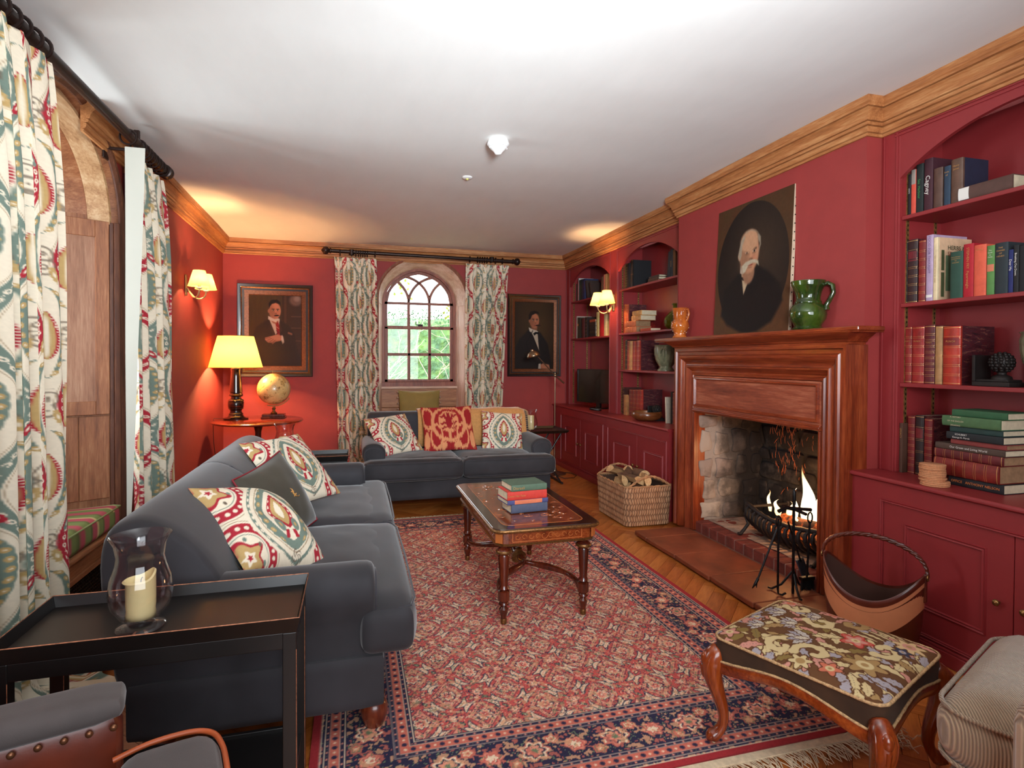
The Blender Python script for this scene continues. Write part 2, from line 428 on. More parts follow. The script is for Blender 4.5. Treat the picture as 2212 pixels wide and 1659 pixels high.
def medallion(u, v, s=1., off=(0, 0), seed=0):
    """cushion cover: one large ogee drop with a tulip, u v in metres about the centre"""
    S = .0022; u, v = (u-off[0])/s, (v-off[1])/s
    c = np.ones(u.shape+(3,))*(np.array(CREAM)/255.)
    def drop(w, h, dy=0, k=.35, p=.75):
        y = (v-dy)/h; pr = np.clip(np.cos(np.clip(y, -1, 1)*PI/2), 1e-3, 1)**p*(1+k*-y*.6); return np.abs(u)/(w*pr), y
    def lev(sy, t, w): return np.clip((t-sy[0])*w/S+.5, 0, 1)*(np.abs(sy[1]) < 1)
    # wide outer bands of neighbouring ogees
    for (cx, cy) in ((.235, .17), (-.235, .17), (.235, -.19), (-.235, -.19)):
        r = np.hypot((u-cx)/1.0, (v-cy)/1.25); th = np.arctan2(v-cy, u-cx)
        c = blend(c, (.019-np.abs(r-.112))/S+.5, RED); q = np.hypot(((th*4.2) % 1-.5)*.9/.30, (r-.112)/.009); c = blend(c, (.0016-np.abs(r-.140))/S+.4, TAUPE); c = blend(c, (.0016-np.abs(r-.084))/S+.4, TEAL)
        c = blend(c, (1-q)*4, CREAM); pet = r*(1+.25*np.cos(th*5)); c = blend(c, (.058-pet)/S, RED); c = blend(c, (.046-pet)/S, GOLD); c = blend(c, (.022-pet)/S, CREAM); c = blend(c, (.010-pet)/S, RED)
        for k in range(7): a_ = k*.9+cx*9; c = blend(c, (.008-np.hypot(u-cx-.067*np.cos(a_), (v-cy-.084*np.sin(a_))/1.5))/S*.9, DKT if k % 2 else TEAL)
    o = drop(.178, .245); c = blend(c, lev(o, 1, .178), CREAM)
    o = drop(.160, .228); c = blend(c, lev(o, 1, .160), TEAL)
    q = np.hypot((((v*30) % 1)-.5)/.34, (o[0]-.945)/.034); c = blend(c, (1-q)*4*(np.abs(o[1]) < .93), CREAM)
    o = drop(.144, .210); c = blend(c, lev(o, 1, .143), CREAM)
    o = drop(.147, .214); c = blend(c, lev(o, 1, .147), CREAM); o = drop(.128, .190); c = blend(c, lev(o, 1, .128), TAUPE); o = drop(.124, .185); c = blend(c, lev(o, 1, .124), CREAM); o = drop(.118, .178); jag = 1+.03*np.sin(v*190); c = blend(c, lev((o[0]*jag, o[1]), 1, .118), TEAL)
    rr = np.hypot((((v*21+.25) % 1)-.5)/21/.0135, (o[0]-.83)*.118/.0125); c = blend(c, (1-rr)*5*(np.abs(o[1]) < .88), GOLD); c = blend(c, (.3-rr)*5, CREAM)
    o = drop(.078, .142, .004); c = blend(c, lev(o, 1, .082), CREAM)
    o = drop(.052, .098, .018); c = blend(c, lev(o, 1, .052), RED); q = np.hypot((((v*34) % 1)-.5)/.3, (o[0]-.84)/.09); c = blend(c, (1-q)*4*(np.abs(o[1]) < .85), CREAM)
    o = drop(.034, .080, .018); c = blend(c, lev(o, 1, .034), GOLD); o = drop(.015, .050, .024); c = blend(c, lev(o, 1, .015), CREAM)
    c = blend(c, (.010-np.abs(np.abs(u)-.02*np.clip((v+.10)*-10+1, 0, 3)))/S*(v < -.085)*(v > -.125), RED)
    for sx in (-1, 1):
        dx, dy = u-sx*.040, v+.06; r = np.hypot(dx/.020, (dy-sx*dx*.5)/.036); c = blend(c, (1-r)*6, TEAL); c = blend(c, (.4-r)*6, GOLD)
    r = np.hypot(u/.018, (v+.205)/.022); c = blend(c, (np.sin(r*8+np.arctan2(v+.2, u)*5)*(r < 1.5)), DKT)
    return c*(1+.05*(fnoise(u, v, 160, 2, 9)[..., None]-.5))

def ikat(u, v):
    c = np.ones(u.shape+(3,))*(np.array((158, 38, 40))/255.)
    j = (vnoise(u*0+np.floor(u*220), v*0, 1., 4)-.5)*.03
    U, V = np.abs(u), v+j; tan = (222, 150, 104)
    def e(cx, cy, rx, ry, k, col, op=1):
        d = np.sqrt(((U-cx)/rx)**2+((V-cy)/ry)**2); return blend(c, op*(k-np.abs(d-1))*20 if k < 1 else (1-d)*16, col)
    c = e(0, .03, .155, .19, .13, tan)
    c = e(0, .045, .10, .13, 2, tan); c = e(0, .10, .052, .05, 2, (150, 34, 40)); c = e(0, .03, .03, .075, 2, (150, 34, 40))
    c = e(.055, .10, .03, .014, 2, (150, 34, 40)); c = e(.05, .02, .032, .014, 2, (150, 34, 40)); c = e(.05, -.03, .028, .013, 2, (150, 34, 40))
    c = e(.02, .12, .008, .03, 2, tan); c = e(0, -.10, .014, .07, 2, tan)
    c = e(.125, -.11, .055, .12, .16, tan); c = e(.20, .10, .05, .12, .2, tan); c = e(.22, -.15, .03, .09, 2, tan); c = e(.07, -.21, .04, .04, 2, tan)
    c = c*(1+.10*(vnoise(u*0+np.floor(u*300), v*8, 1., 5)[..., None]-.5)); return c

def rug_color(x, y, x0, x1, y0, y1):
    """x, y metres. wide navy border with guard bands, herati field"""
    RG, PK, NV, CR, GN, BE, CO = (190, 86, 80), (214, 140, 118), (46, 44, 66), (222, 198, 168), (106, 120, 92), (202, 152, 116), (190, 104, 88)
    S = .0035
    wob = (fnoise(x, y, 45, 2, 1)-.5)*.006
    dx = np.minimum(x-x0, x1-x); dy = np.minimum(y-y0, y1-y); e = np.minimum(dx, dy)
    along = np.where(dx < dy, y, x)
    c = np.ones(x.shape+(3,))*(np.array(RG)/255.)
    # ---------------- field
    P, Q = .24, .30
    for (ox, oy, big) in ((0, 0, 1), (.5, .5, 1), (.5, 0, 0), (0, .5, 0)):
        X = ((x/P-ox+.5) % 1-.5)*P; Y = ((y/Q-oy+.5) % 1-.5)*Q; X = X+wob; Y = Y+wob
        r = np.hypot(X, Y); th = np.arctan2(Y, X)
        if big:
            # diamond trellis
            d = np.abs(np.abs(X)/(.052)+np.abs(Y)/(.075)-1)*.045
            c = blend(c, (.009-d)/S, PK); c = blend(c, ((.0014-np.abs(d-.010))/S+.4)*.9, NV)
            c = blend(c, (.004-d+.002*np.sin(th*30))/S*(np.sin(th*14) > 0), GN)
            R1 = .030*(1+.16*np.cos(th*8))
            c = blend(c, (R1+.004-r)/S, NV); c = blend(c, (R1-r)/S, CR); c = blend(c, (R1*.78-r)/S, PK)
            c = blend(c, (R1*.45-r)/S, RG); c = blend(c, (R1*.2-r)/S, CR)
            # curved fish leaves
            for sy in (-1, 1):
                for sx in (-1, 1):
                    a, b = X-sx*.046, Y-sy*.060; rr = np.hypot(a+sx*.034, b+sy*.026)
                    d2 = np.abs(rr-.053); t = a*sx*.7-b*sy*.7
                    wdt = .0115*np.clip(1-(t/.040)**2, 0, 1); m_ = (a*sx+b*sy > -.02)
                    c = blend(c, (wdt+.0045-d2)/S*m_*(np.abs(t) < .041), NV)
                    c = blend(c, (wdt-d2)/S*m_*(np.abs(t) < .039), CR)
                    c = blend(c, (wdt*.35-d2)/S*m_*(np.abs(t) < .03)*.8, PK)
        else:
            R2 = .022*(1+.22*np.cos(th*6))
            c = blend(c, (R2+.004-r)/S, NV); c = blend(c, (R2-r)/S, PK); c = blend(c, (R2*.5-r)/S, CR); c = blend(c, (R2*.22-r)/S, RG)
            for k in range(4):
                a = PI/4+k*PI/2; a0, b0 = X-.040*math.cos(a), Y-.052*math.sin(a)
                rr = np.hypot(a0*math.cos(a)+b0*math.sin(a), (-a0*math.sin(a)+b0*math.cos(a))*2.)
                c = blend(c, (.017-rr)/S, NV); c = blend(c, (.013-rr)/S, GN if k % 2 else BE); c = blend(c, (.005-rr)/S, CR)
            vine = np.abs(np.abs(X)-.022-.012*np.sin(Y*60)); c = blend(c, (.0018-vine)/S*(np.abs(Y) < .1)*.8, NV)
    sc = fnoise(x, y, 70, 2, 21); c = blend(c, (np.abs(sc-.5) < .020)*.85, NV); c = blend(c, (sc > .64)*.7, BE)
    sd = fnoise(x, y, 95, 2, 25); c = blend(c, (sd > .72)*.6, CR); c = blend(c, (sd < .27)*.55, GN)
    # ---------------- borders, measured from the edge inwards
    inb = e < .352
    B = np.ones(x.shape+(3,))*(np.array(NV)/255.)
    def band(a, b, col, arr): return blend(arr, np.clip((e-a)/S+.5, 0, 1)*np.clip((b-e)/S+.5, 0, 1), col)
    # main border
    ww = (along/.30); ph = 2*PI*ww; mid = .195
    d = np.abs(e-mid-.035*np.sin(ph)+wob); B = blend(B, (.0045-d)/S, CO)
    for (o, rr_, cols, k_) in ((0, .048, (CR, PK, CR, GN), 7), (.5, .034, (PK, CR, RG, CR), 6), (.25, .022, (CO, BE, CR, RG), 5), (.75, .022, (GN, BE, CO, CR), 5)):
        A = ((ww-o+.5) % 1-.5)*.30; E_ = e-mid-(.0 if o in (0, .5) else (.045 if o == .25 else -.045)); r = np.hypot(A, E_*1.1); th = np.arctan2(E_, A)
        R1 = rr_*(1+.16*np.cos(th*k_)); B = blend(B, (R1+.006-r)/S, CO); B = blend(B, (R1-r)/S, cols[0]); B = blend(B, (R1*.8-r)/S, NV if o in (0,) else cols[2]); B = blend(B, (R1*.62-r)/S, cols[1]); B = blend(B, (R1*.3-r)/S, cols[3])
    sn = fnoise(along, e, 60, 2, 31); B = blend(B, (sn > .66)*.85, BE); B = blend(B, (sn < .31)*.8, CO); B = blend(B, (np.abs(sn-.56) < .012)*.9, GN)
    # guard bands
    for (a, b) in ((.040, .118), (.272, .352)):
        B = band(a, b, NV, B); m_ = (a+b)/2; w3 = (b-a)
        B = band(a+.004, a+.007, CR, B); B = band(b-.007, b-.004, CR, B)
        B = band(m_-.017, m_+.017, CO, B); B = band(m_-.019, m_-.017, CR, B); B = band(m_+.017, m_+.019, CR, B)
        for off, per, rad, col, hh in ((0, .05, .011, NV, m_), (.5, .05, .0065, CR, m_), (0, .035, .006, PK, a+.014), (0, .035, .006, PK, b-.014), (.5, .035, .003, GN, a+.014)):
            A = ((along/per-off+.5) % 1-.5)*per; r = np.hypot(A, e-hh); B = blend(B, (rad-r)/S*((e > a) & (e < b)), col)
    B = band(-.01, .030, (150, 46, 50), B); B = band(.030, .034, CR, B)
    m = inb[..., None]; c = np.where(m, B, c)
    return 1.08*c*(1+.16*(fnoise(x, y, 220, 2, 12)[..., None]-.5)+.10*(fnoise(x, y, 3, 3, 14)[..., None]-.5))
# ------------------------------------------------------------------ setting
CEIL = 2.718; YB = 7.155
def XL(y): return -1.426+.0125*(YB-y)
RWALL = mat('red_wall_paint', (148, 50, 47), .7, var=.05, bump=.08, bscale=90)
RJOIN = mat('red_joinery_paint', (138, 42, 44), .40, var=.05, bump=.04, bscale=40)
PINE = {a: wood('pine_'+a, (112, 62, 30), (158, 98, 54), (190, 132, 84), a, .5, 1.3) for a in 'xyz'}
PINEC = {a: wood('cornice_pine_'+a, (128, 74, 38), (170, 108, 60), (198, 144, 92), a, .6, 1.6) for a in 'xyz'}
PINER = {a: wood('bay_pine_'+a, (104, 58, 34), (148, 92, 58), (178, 126, 88), a, .55, 1.2) for a in 'xyz'}
MAHO = {a: wood('mantel_wood_'+a, (72, 22, 10), (122, 46, 20), (158, 74, 38), a, .3, 1.2, coat=.35) for a in 'xyz'}
PLAST = mat('ceiling_plaster', (226, 224, 220), .9, var=.02, bump=.25, bscale=3, stretch=(1, .35, 1))
BLACK = mat('black_lacquer', (17, 14, 13), .4, var=.25, coat=.12)
DKWOOD = wood('dark_polished_wood', (40, 14, 8), (80, 28, 14), (112, 46, 22), 'z', .25, 1., coat=.4)

struct(mk('floor', MB().box(-2.1, 3.4, -2.1, 7.6, -.06, -.014), mat('floor_joint_dark', (46, 24, 12), .9)))
fl = bpy.data.objects['floor']
FM = [wood('oak_block_%d' % i, *c, 'x', .33, 1., coat=.25, ring=20) for i, c in enumerate([((138, 70, 24), (182, 102, 42), (204, 130, 66)), ((122, 60, 20), (166, 90, 36), (192, 118, 56)), ((150, 80, 32), (192, 116, 52), (212, 142, 76))])]
# herringbone oak blocks
Wp, n_ = .075, 4
pm = []
for mt in FM:
    t_ = MB().box(.0008, n_*Wp-.0008, .0008, Wp-.0008, -.014, 0)
    me_ = bpy.data.meshes.new('block'); me_.from_pydata(t_.v, [], t_.f); me_.materials.append(mt); pm.append(me_)
c45 = math.cos(PI/4)
cand = []
for i in range(-60, 90):
    for j in range(-20, 24):
        bx, by = (i+j*n_)*Wp, (i-j*n_)*Wp
        for kind in (0, 1):
            u, v = (bx+n_*Wp/2, by+Wp/2) if kind == 0 else (bx+Wp/2, by+Wp+n_*Wp/2)
            X = (u-v)*c45+.6; Y = (u+v)*c45+2.0
            if -1.9 < X < 2.9 and .3 < Y < 7.3: cand.append((X, Y, kind))
def seen(X, Y):
    if 1.80 < X < 2.62 and 1.1 < Y < 6.7: return not (X > 2.1 and 2.4 < Y < 3.98)
    if -1.3 < X < -.1 and 1.2 < Y < 3.3 and not (X > -.85 and Y > 2.25): return True
    if 1.2 < X < 2.6 and 1.0 < Y < 1.75: return True
    if .15 < X < 1.9 and 4.85 < Y < 5.25: return True
    return False
cand.sort(key=lambda q: (not seen(q[0], q[1]), q[1]))
rest = MB()
for k, (X, Y, kind) in enumerate(cand):
    ang = PI/4 if kind == 0 else PI*3/4
    if k < 300 and seen(X, Y):
        o = bpy.data.objects.new('floor_block', R.choice(pm)); COL.objects.link(o); o.parent = fl
        ca, sa = math.cos(ang), math.sin(ang); hx, hy = n_*Wp/2, Wp/2
        o.location = (X-(ca*hx-sa*hy), Y-(sa*hx+ca*hy), -R.random()*.0008); o.rotation_euler = (0, 0, ang)
    else:
        t_ = MB().box(-n_*Wp/2+.0008, n_*Wp/2-.0008, -Wp/2+.0008, Wp/2-.0008, -.014, -R.random()*.0008)
        t_.xf(Matrix.Translation((X, Y, 0)) @ Matrix.Rotation(ang, 4, 'Z')); rest.join(t_)
o = mk('more_floor_blocks', rest, FM[0], fl); o['kind'] = 'stuff'

# ceiling with the slight sag and trowel waves of old plaster
gx, gy = np.meshgrid(np.linspace(-2.1, 3.2, 90), np.linspace(-2.1, 7.4, 150), indexing='ij')
gz = CEIL+.004*np.sin(gx*2.1+gy*.9)+.003*np.sin(gy*3.1-gx)+.006*(fnoise(gx+5, gy*2.2+5, 1.1, 3, 8)-.5)
c_ = MB().grid(np.stack([gx, gy, gz], -1)); c_.box(-2.1, 3.2, -2.1, 7.4, CEIL+.03, CEIL+.08)
struct(mk('ceiling', c_, PLAST, smooth=60))

# back wall with the arched window bay
BX0, BX1, BSP, BTOP = .296, 1.372, 2.10, 2.595
bxc, bhw = (BX0+BX1)/2, (BX1-BX0)/2
def barc(n=20): return [(bxc-bhw*math.cos(PI*i/n), BSP+(BTOP-BSP)*math.sin(PI*i/n)) for i in range(n+1)]
w_ = MB().box(-2, BX0, YB, 7.5, -.02, 2.76).box(BX1, 3.3, YB, 7.5, -.02, 2.76)
w_.prism([(BX0, 2.76)]+barc()+[(BX1, 2.76)], 'y', YB, 7.5)
struct(mk('wall_back', w_, RWALL))
# left wall with bay opening
LY0, LY1, LSP, LTOP = 2.72, 4.05, 2.16, 2.70
lyc, lhw = (LY0+LY1)/2, (LY1-LY0)/2
def wl(y0, y1, z0=-.02, z1=2.76): return MB().prism([(XL(y0), y0), (XL(y1), y1), (-2.0, y1), (-2.0, y0)], 'z', z0, z1)
w_ = wl(LY1, 7.5).join(wl(-2.1, LY0))
ar = [(lyc-lhw*math.cos(PI*i/20), LSP+(LTOP-LSP)*math.sin(PI*i/20)) for i in range(21)]
pol = [(LY0, 2.76)]+ar+[(LY1, 2.76)]
k0 = len(pol); vs = [(XL(y), y, z) for y, z in pol]+[(-2.0, y, z) for y, z in pol]
w_.add(vs, [tuple(range(k0)), tuple(range(k0, 2*k0))[::-1]]+[(i, (i+1) % k0, k0+(i+1) % k0, k0+i) for i in range(k0)])
struct(mk('wall_left', w_, RWALL))
struct(mk('wall_right', MB().box(3.25, 3.35, -2.1, 7.5, -.02, 2.76).box(2.74, 3.25, -2.1, 1.02, -.02, 2.76), RWALL))
struct(mk('wall_front', MB().box(-2.1, 3.35, -2.2, -2.05, -.02, 2.76), RWALL))
# chimney breast with fireplace opening
BRX, BY0, BY1 = 2.618, 2.441, 4.26
OY0, OY1, OZ = 2.64, 3.90, .965
w_ = MB().box(BRX, 3.25, BY0, OY0-.02, -.02, 2.74).box(BRX, 3.25, OY1+.02, BY1, -.02, 2.74).box(BRX, 3.25, OY0-.02, OY1+.02, OZ+.02, 2.74)
struct(mk('wall_chimney_breast', w_, RWALL))

# cornice
CP = [(.0, 2.540), (.012, 2.540), (.017, 2.552), (.009, 2.554), (.022, 2.558), (.027, 2.570), (.027, 2.584), (.015, 2.587), (.034, 2.590), (.037, 2.604), (.025, 2.607), (.041, 2.610), (.046, 2.630), (.060, 2.652), (.072, 2.662), (.058, 2.665), (.078, 2.668), (.079, 2.680), (.083, 2.684), (.083, 2.722), (0, 2.722)]
cpath = [(XL(3.52), 3.52), (XL(YB), YB), (2.717, YB), (2.717, BY1), (BRX, BY1), (BRX, BY0), (2.717, BY0), (2.717, 1.02), (2.74, 1.02), (2.74, -2.0)]
cm = frame_sweep(cpath, CP, lambda u, v, h: (u, v, h), closed=False)
k_ = len(CP)
for nm, i0, i1, ax in (('trim_1', 0, 1, 'y'), ('trim_2', 1, 2, 'x'), ('trim_3', 2, 3, 'y'), ('trim_4', 3, 6, 'y'), ('trim_5', 6, 9, 'y')):
    s_ = MB(); s_.v = cm.v[i0*k_:(i1+1)*k_]
    s_.f = [(a*k_+q, (a+1)*k_+q, (a+1)*k_+q+1, a*k_+q+1) for a in range(i1-i0) for q in range(k_-1)]
    s_.f += [tuple(range(k_)), tuple(range((i1-i0)*k_, (i1-i0+1)*k_))[::-1]]
    struct(mk(nm, s_, PINEC[ax]))
# skirting
struct(mk('baseboard_back', MB().box(XL(YB), BX0-.06, YB-.02, YB, 0, .17).box(BX1+.06, 2.60, YB-.02, YB, 0, .17), PINE['x'], bevel=.004))
struct(mk('baseboard_left', MB().prism([(XL(4.25), 4.25), (XL(YB), YB), (XL(YB)+.02, YB-.02), (XL(4.25)+.02, 4.25)], 'z', 0, .17), PINE['y'], bevel=.004))

# ---- back window bay: splayed pine reveals, soffit, boards
WX0, WX1, WY = .352, 1.285, 7.42      # clear opening of the window frame
wxc, whw = (WX0+WX1)/2, (WX1-WX0)/2
def garc(t, hw=whw, sp=2.065, top=2.51, cx=wxc):
    """slightly pointed arch, t 0..1"""
    u = 2*t-1; s = abs(u)
    z = (1-s**2.0)**.5; z = .90*z+.10*(1-s)
    return (cx+u*hw, sp+(top-sp)*z)
tb = struct(bpy.data.objects.new('window_2_bay', None)); COL.objects.link(tb)
PALE = wood('worn_pale_pine', (176, 134, 112), (208, 172, 150), (228, 204, 188), 'x', .6, 1.1)
PALEZ = wood('worn_pale_pine_z', (176, 134, 112), (208, 172, 150), (228, 204, 188), 'z', .6, 1.1)
N = 40; A = []; 
for i in range(N+1):
    t = i/N; a = PI*t; ox, oz = bxc-bhw*math.cos(a), BSP+(BTOP-BSP)*math.sin(a)
    ix, iz = garc((1-math.cos(a))/2)
    A.append([(ox+(ix-ox)*s, YB+.002+(WY-YB)*s, oz+(iz-oz)*s-(.008 if .12 < s < .88 and (i % 20 not in (0, 19, 1)) else 0)) for s in (0, .10, .14, .86, .90, 1)])
mk('reveal_soffit', MB().grid(A), PALE, tb, smooth=30)
for nm, ox, ix in (('reveal_left', BX0, WX0), ('reveal_right', BX1, WX1)):
    sg = 1 if ox < ix else -1
    P = lambda s, dx=0: (ox+(ix-ox)*s-sg*dx, YB+.002+(WY-YB)*s)
    r_ = MB()
    for (s0, s1, z0, z1, dx) in ((0, 1, .96, 1.06, 0), (0, 1, 2.04, BSP, 0), (0, .2, 1.06, 2.04, 0), (.8, 1, 1.06, 2.04, 0), (.2, .8, 1.06, 2.04, .008)):
        a, b = P(s0, dx), P(s1, dx); c, d = P(s1, .03), P(s0, .03)
        r_.prism([a, b, c, d], 'z', z0, z1)
    a, b = P(0), P(1); r_.prism([a, b, P(1, .03), P(0, .03)], 'z', 0, .96)
    mk(nm, r_, PALEZ, tb)
# architrave round the bay mouth
ap = [(BX0, .0)]+[(x, z) for x, z in barc(32)]+[(BX1, .0)]
mk('bay_architrave', frame_sweep(ap, [(-.035, 0), (-.035, .014), (-.012, .018), (0, .012), (0, 0)], lambda u, v, h: (u, YB-h, v), closed=False), wood('architrave_wood', (84, 40, 26), (128, 70, 46), (158, 102, 72), 'z', .5, 1.), tb, smooth=30)
# boards below the window
mk('window_board', MB().box(BX0+.03, BX1-.03, WY-.05, WY+.03, .975, 1.005), PALE, tb, bevel=.005)
mk('board_light_block', MB().box(BX0, BX1, WY+.001, WY+.06, 0, .99), PINE['x'], tb)  # unseen box added to stop light leaking between the boards
for z0, z1 in ((.742, .972), (.50, .738), (.26, .496), (0, .256)):
    mk('board', MB().box(BX0+.035, BX1-.035, WY-.03, WY, z0, z1), PINE['x'], tb, bevel=.004)
mk('bench_top', MB().box(BX0+.02, BX1-.02, YB+.02, WY-.03, .44, .47), PINE['x'], tb, bevel=.004)
# the sash window
wn = struct(bpy.data.objects.new('window_2', None)); COL.objects.link(wn)
FRM = wood('window_frame_wood', (92, 40, 26), (134, 68, 46), (160, 96, 70), 'z', .5, 1.)
def arch_out(inset, zb):
    hw = whw-inset; pts = [(WX0+inset, zb)]+[garc(i/28, hw, 2.065, 2.51-inset) for i in range(29)]+[(WX1-inset, zb)]
    return pts
mk('outer_frame', frame_sweep(arch_out(0, 1.0), [(-.03, 0), (-.03, .07), (.028, .07), (.028, 0)], lambda u, v, h: (u, WY+.07-h, v), closed=False), FRM, wn, smooth=30)
mk('sill', MB().box(WX0-.02, WX1+.02, WY-.01, WY+.08, 1.0, 1.062), FRM, wn, bevel=.004)
sx0, sx1 = WX0+.03, WX1-.03
bars = MB()
ls = [(sx0, 1.062, sx0+.04, 1.765), (sx1-.04, 1.062, sx1, 1.765), (sx0, 1.062, sx1, 1.095), (sx0, 1.735, sx1, 1.775)]
for a, b, c, d in ls: bars.box(a, c, WY, WY+.04, b, d)
mk('lower_sash', bars, FRM, wn, bevel=.003)
gl = [sx0+.04, sx1-.04]; t1 = gl[0]+(gl[1]-gl[0])/3; t2 = gl[0]+(gl[1]-gl[0])*2/3
for x in (t1, t2): mk('glazing_bar', MB().box(x-.018, x+.018, WY+.006, WY+.036, 1.095, 1.735), FRM, wn, bevel=.003)
mk('glazing_bar', MB().box(gl[0], gl[1], WY+.006, WY+.036, 1.394, 1.430), FRM, wn, bevel=.003)
ub = MB().box(sx0, sx0+.035, WY+.045, WY+.08, 1.735, 2.08).box(sx1-.035, sx1, WY+.045, WY+.08, 1.735, 2.08).box(sx0, sx1, WY+.045, WY+.08, 2.052, 2.082)
ub.join(frame_sweep([garc(i/28, whw-.03, 2.065, 2.48) for i in range(29)], [(0, 0), (0, .035), (.035, .035), (.035, 0)], lambda u, v, h: (u, WY+.08-h, v), closed=False))
mk('upper_sash', ub, FRM, wn)
for x in (t1, t2): mk('glazing_bar', MB().box(x-.018, x+.018, WY+.05, WY+.076, 1.765, 2.06), FRM, wn, bevel=.003)
# gothic tracery: quarter arcs from the base of the head
hw = whw-.045
for (bx, sg) in ((t1, 1), (t2, -1), (t1, -1), (t2, 1)):
    pts = []
    for i in range(40):
        a = i/39*1.5; x = bx+sg*.37*(1-math.cos(a)); z = 2.07+.345*math.sin(a)
        u = (x-wxc)/hw
        if abs(u) > .985: break
        if z > garc((u+1)/2, hw, 2.065, 2.475)[1]+.004: break
        pts.append((x, WY+.063, z))
    if len(pts) > 2: mk('tracery_bar', MB().tube(pts, .018, 6), FRM, wn, smooth=40)
GLW = glass('window_glass', (.97, .99, .98))
for (a, b) in ((gl[0], t1-.011), (t1+.011, t2-.011), (t2+.011, gl[1])):
    for (z0, z1) in ((1.095, 1.403), (1.428, 1.735)):
        mk('pane', MB().box(a, b, WY+.019, WY+.023, z0, z1), GLW, wn)
    mk('pane', MB().box(a, b, WY+.061, WY+.065, 1.775, 2.052), GLW, wn)
hp = [garc(i/24, hw+.012, 2.065, 2.47) for i in range(25)]
mk('pane', MB().prism(hp, 'y', WY+.061, WY+.065), GLW, wn)
IRON = mat('dark_iron', (30, 26, 24), .5, .7, var=.2)
BRASS = mat('aged_brass', (150, 116, 70), .32, .9, var=.15)
mk('latch', MB().box(.80, .86, WY-.004, WY+.03, 1.775, 1.80).tube([(.80, WY+.01, 1.79), (.775, WY+.01, 1.80), (.775, WY+.01, 1.83)], .006, 6), IRON, wn)

# ---- left bay
lb = struct(bpy.data.objects.new('window_1_bay', None)); COL.objects.link(lb)
IX, IY1, IY0 = -1.93, 3.74, 3.03
jx0, jy0 = XL(LY1), LY1
def J(s, dn=0):   # along far splayed jamb, s 0 room side .. 1 window side, dn pushes towards the room opening (-y)
    dx, dy = IX-jx0, IY1-jy0; l = math.hypot(dx, dy); nx, ny = dy/l, -dx/l
    if ny > 0: nx, ny = -nx, -ny
    return (jx0+dx*s+nx*dn, jy0+dy*s+ny*dn)
def jb(s0, s1, z0, z1, d0_, d1_): return MB().prism([J(s0, d0_), J(s1, d0_), J(s1, d1_), J(s0, d1_)], 'z', z0, z1)
mk('jamb_lining', jb(0, 1, .0, 2.2, -.03, .004), PINER['z'], lb)
mk('jamb_post', jb(.0, .05, .30, 2.17, .004, .03).join(jb(.05, .085, .30, 2.17, .004, .018)), wood('bay_dark_pine', (58, 28, 16), (92, 48, 28), (128, 78, 50), 'z', .5, 1.), lb, bevel=.003)
for (s0, s1) in ((.09, .33), (.335, .60), (.605, .97)): mk('plank', jb(s0, s1, .50, 1.00, .004, .016), PINER['z'], lb, bevel=.004)
sh = MB()
for (s0, s1, z0, z1) in ((.09, .20, 1.01, 2.17), (.80, .97, 1.01, 2.17), (.20, .80, 1.01, 1.09), (.20, .80, 2.07, 2.17)): sh.join(jb(s0, s1, z0, z1, .006, .03))
shp = mk('shutter_frame', sh, PINER['z'], lb, bevel=.003)
mk('shutter_panel', jb(.20, .80, 1.09, 2.07, .006, .018), wood('shutter_panel_pine', (118, 74, 50), (152, 106, 80), (180, 138, 110), 'z', .55, 1.1), lb)
# soffit of boards following the arch, arch rib
for q in range(6):
    A = []
    for i in range(q*4, q*4+5):
        a = PI*i/24; yo, zo = lyc-lhw*math.cos(a), LSP+(LTOP-LSP)*math.sin(a)
        yi, zi = (IY0+IY1)/2-(IY1-IY0)/2*math.cos(a), 2.12+.36*math.sin(a)
        zz = .002 if i not in (q*4, q*4+4) else .008
        A.append([(XL(yo)+(IX-XL(yo))*s, yo+(yi-yo)*s, zo+(zi-zo)*s-.008+zz) for s in (0, .25, .5, .75, 1)])
    mk('soffit_board', MB().grid(A), PINER['x'], lb, smooth=40)
arp = [(lyc-lhw*math.cos(PI*i/40), LSP+(LTOP-LSP)*math.sin(PI*i/40)) for i in range(41)]
arch_tr = frame_sweep([(LY0, 0)]+arp+[(LY1, 0)], [(-.055, 0), (-.055, .012), (-.045, .022), (-.02, .022), (-.012, .032), (0, .028), (.012, .01), (.012, 0)], lambda u, v, h: (XL(u)+h, u, v), closed=False)
mk('arch_trim', arch_tr, bpy.data.materials['bay_dark_pine'], lb, smooth=30)
A = []
for i in range(61):
    a = PI*i/60; yo, zo = lyc-lhw*math.cos(a), LSP+(LTOP-LSP)*math.sin(a); yi, zi = (IY0+IY1)/2-(IY1-IY0)/2*math.cos(a), 2.12+.36*math.sin(a); r_ = []
    for s, o in ((.06, 0), (.065, .022), (.15, .026), (.24, .022), (.245, 0)):
        y, z = yo+(yi-yo)*s, zo+(zi-zo)*s; y -= (y-lyc)*o*1.6; z -= math.sin(a)*o
        r_.append((XL(yo)+(IX-XL(yo))*s, y, z))
    A.append(r_)
mk('arch_rib', MB().grid(A), wood('worn_rib', (140, 92, 56), (190, 148, 106), (214, 182, 144), 'y', .6, 1.), lb, smooth=40)
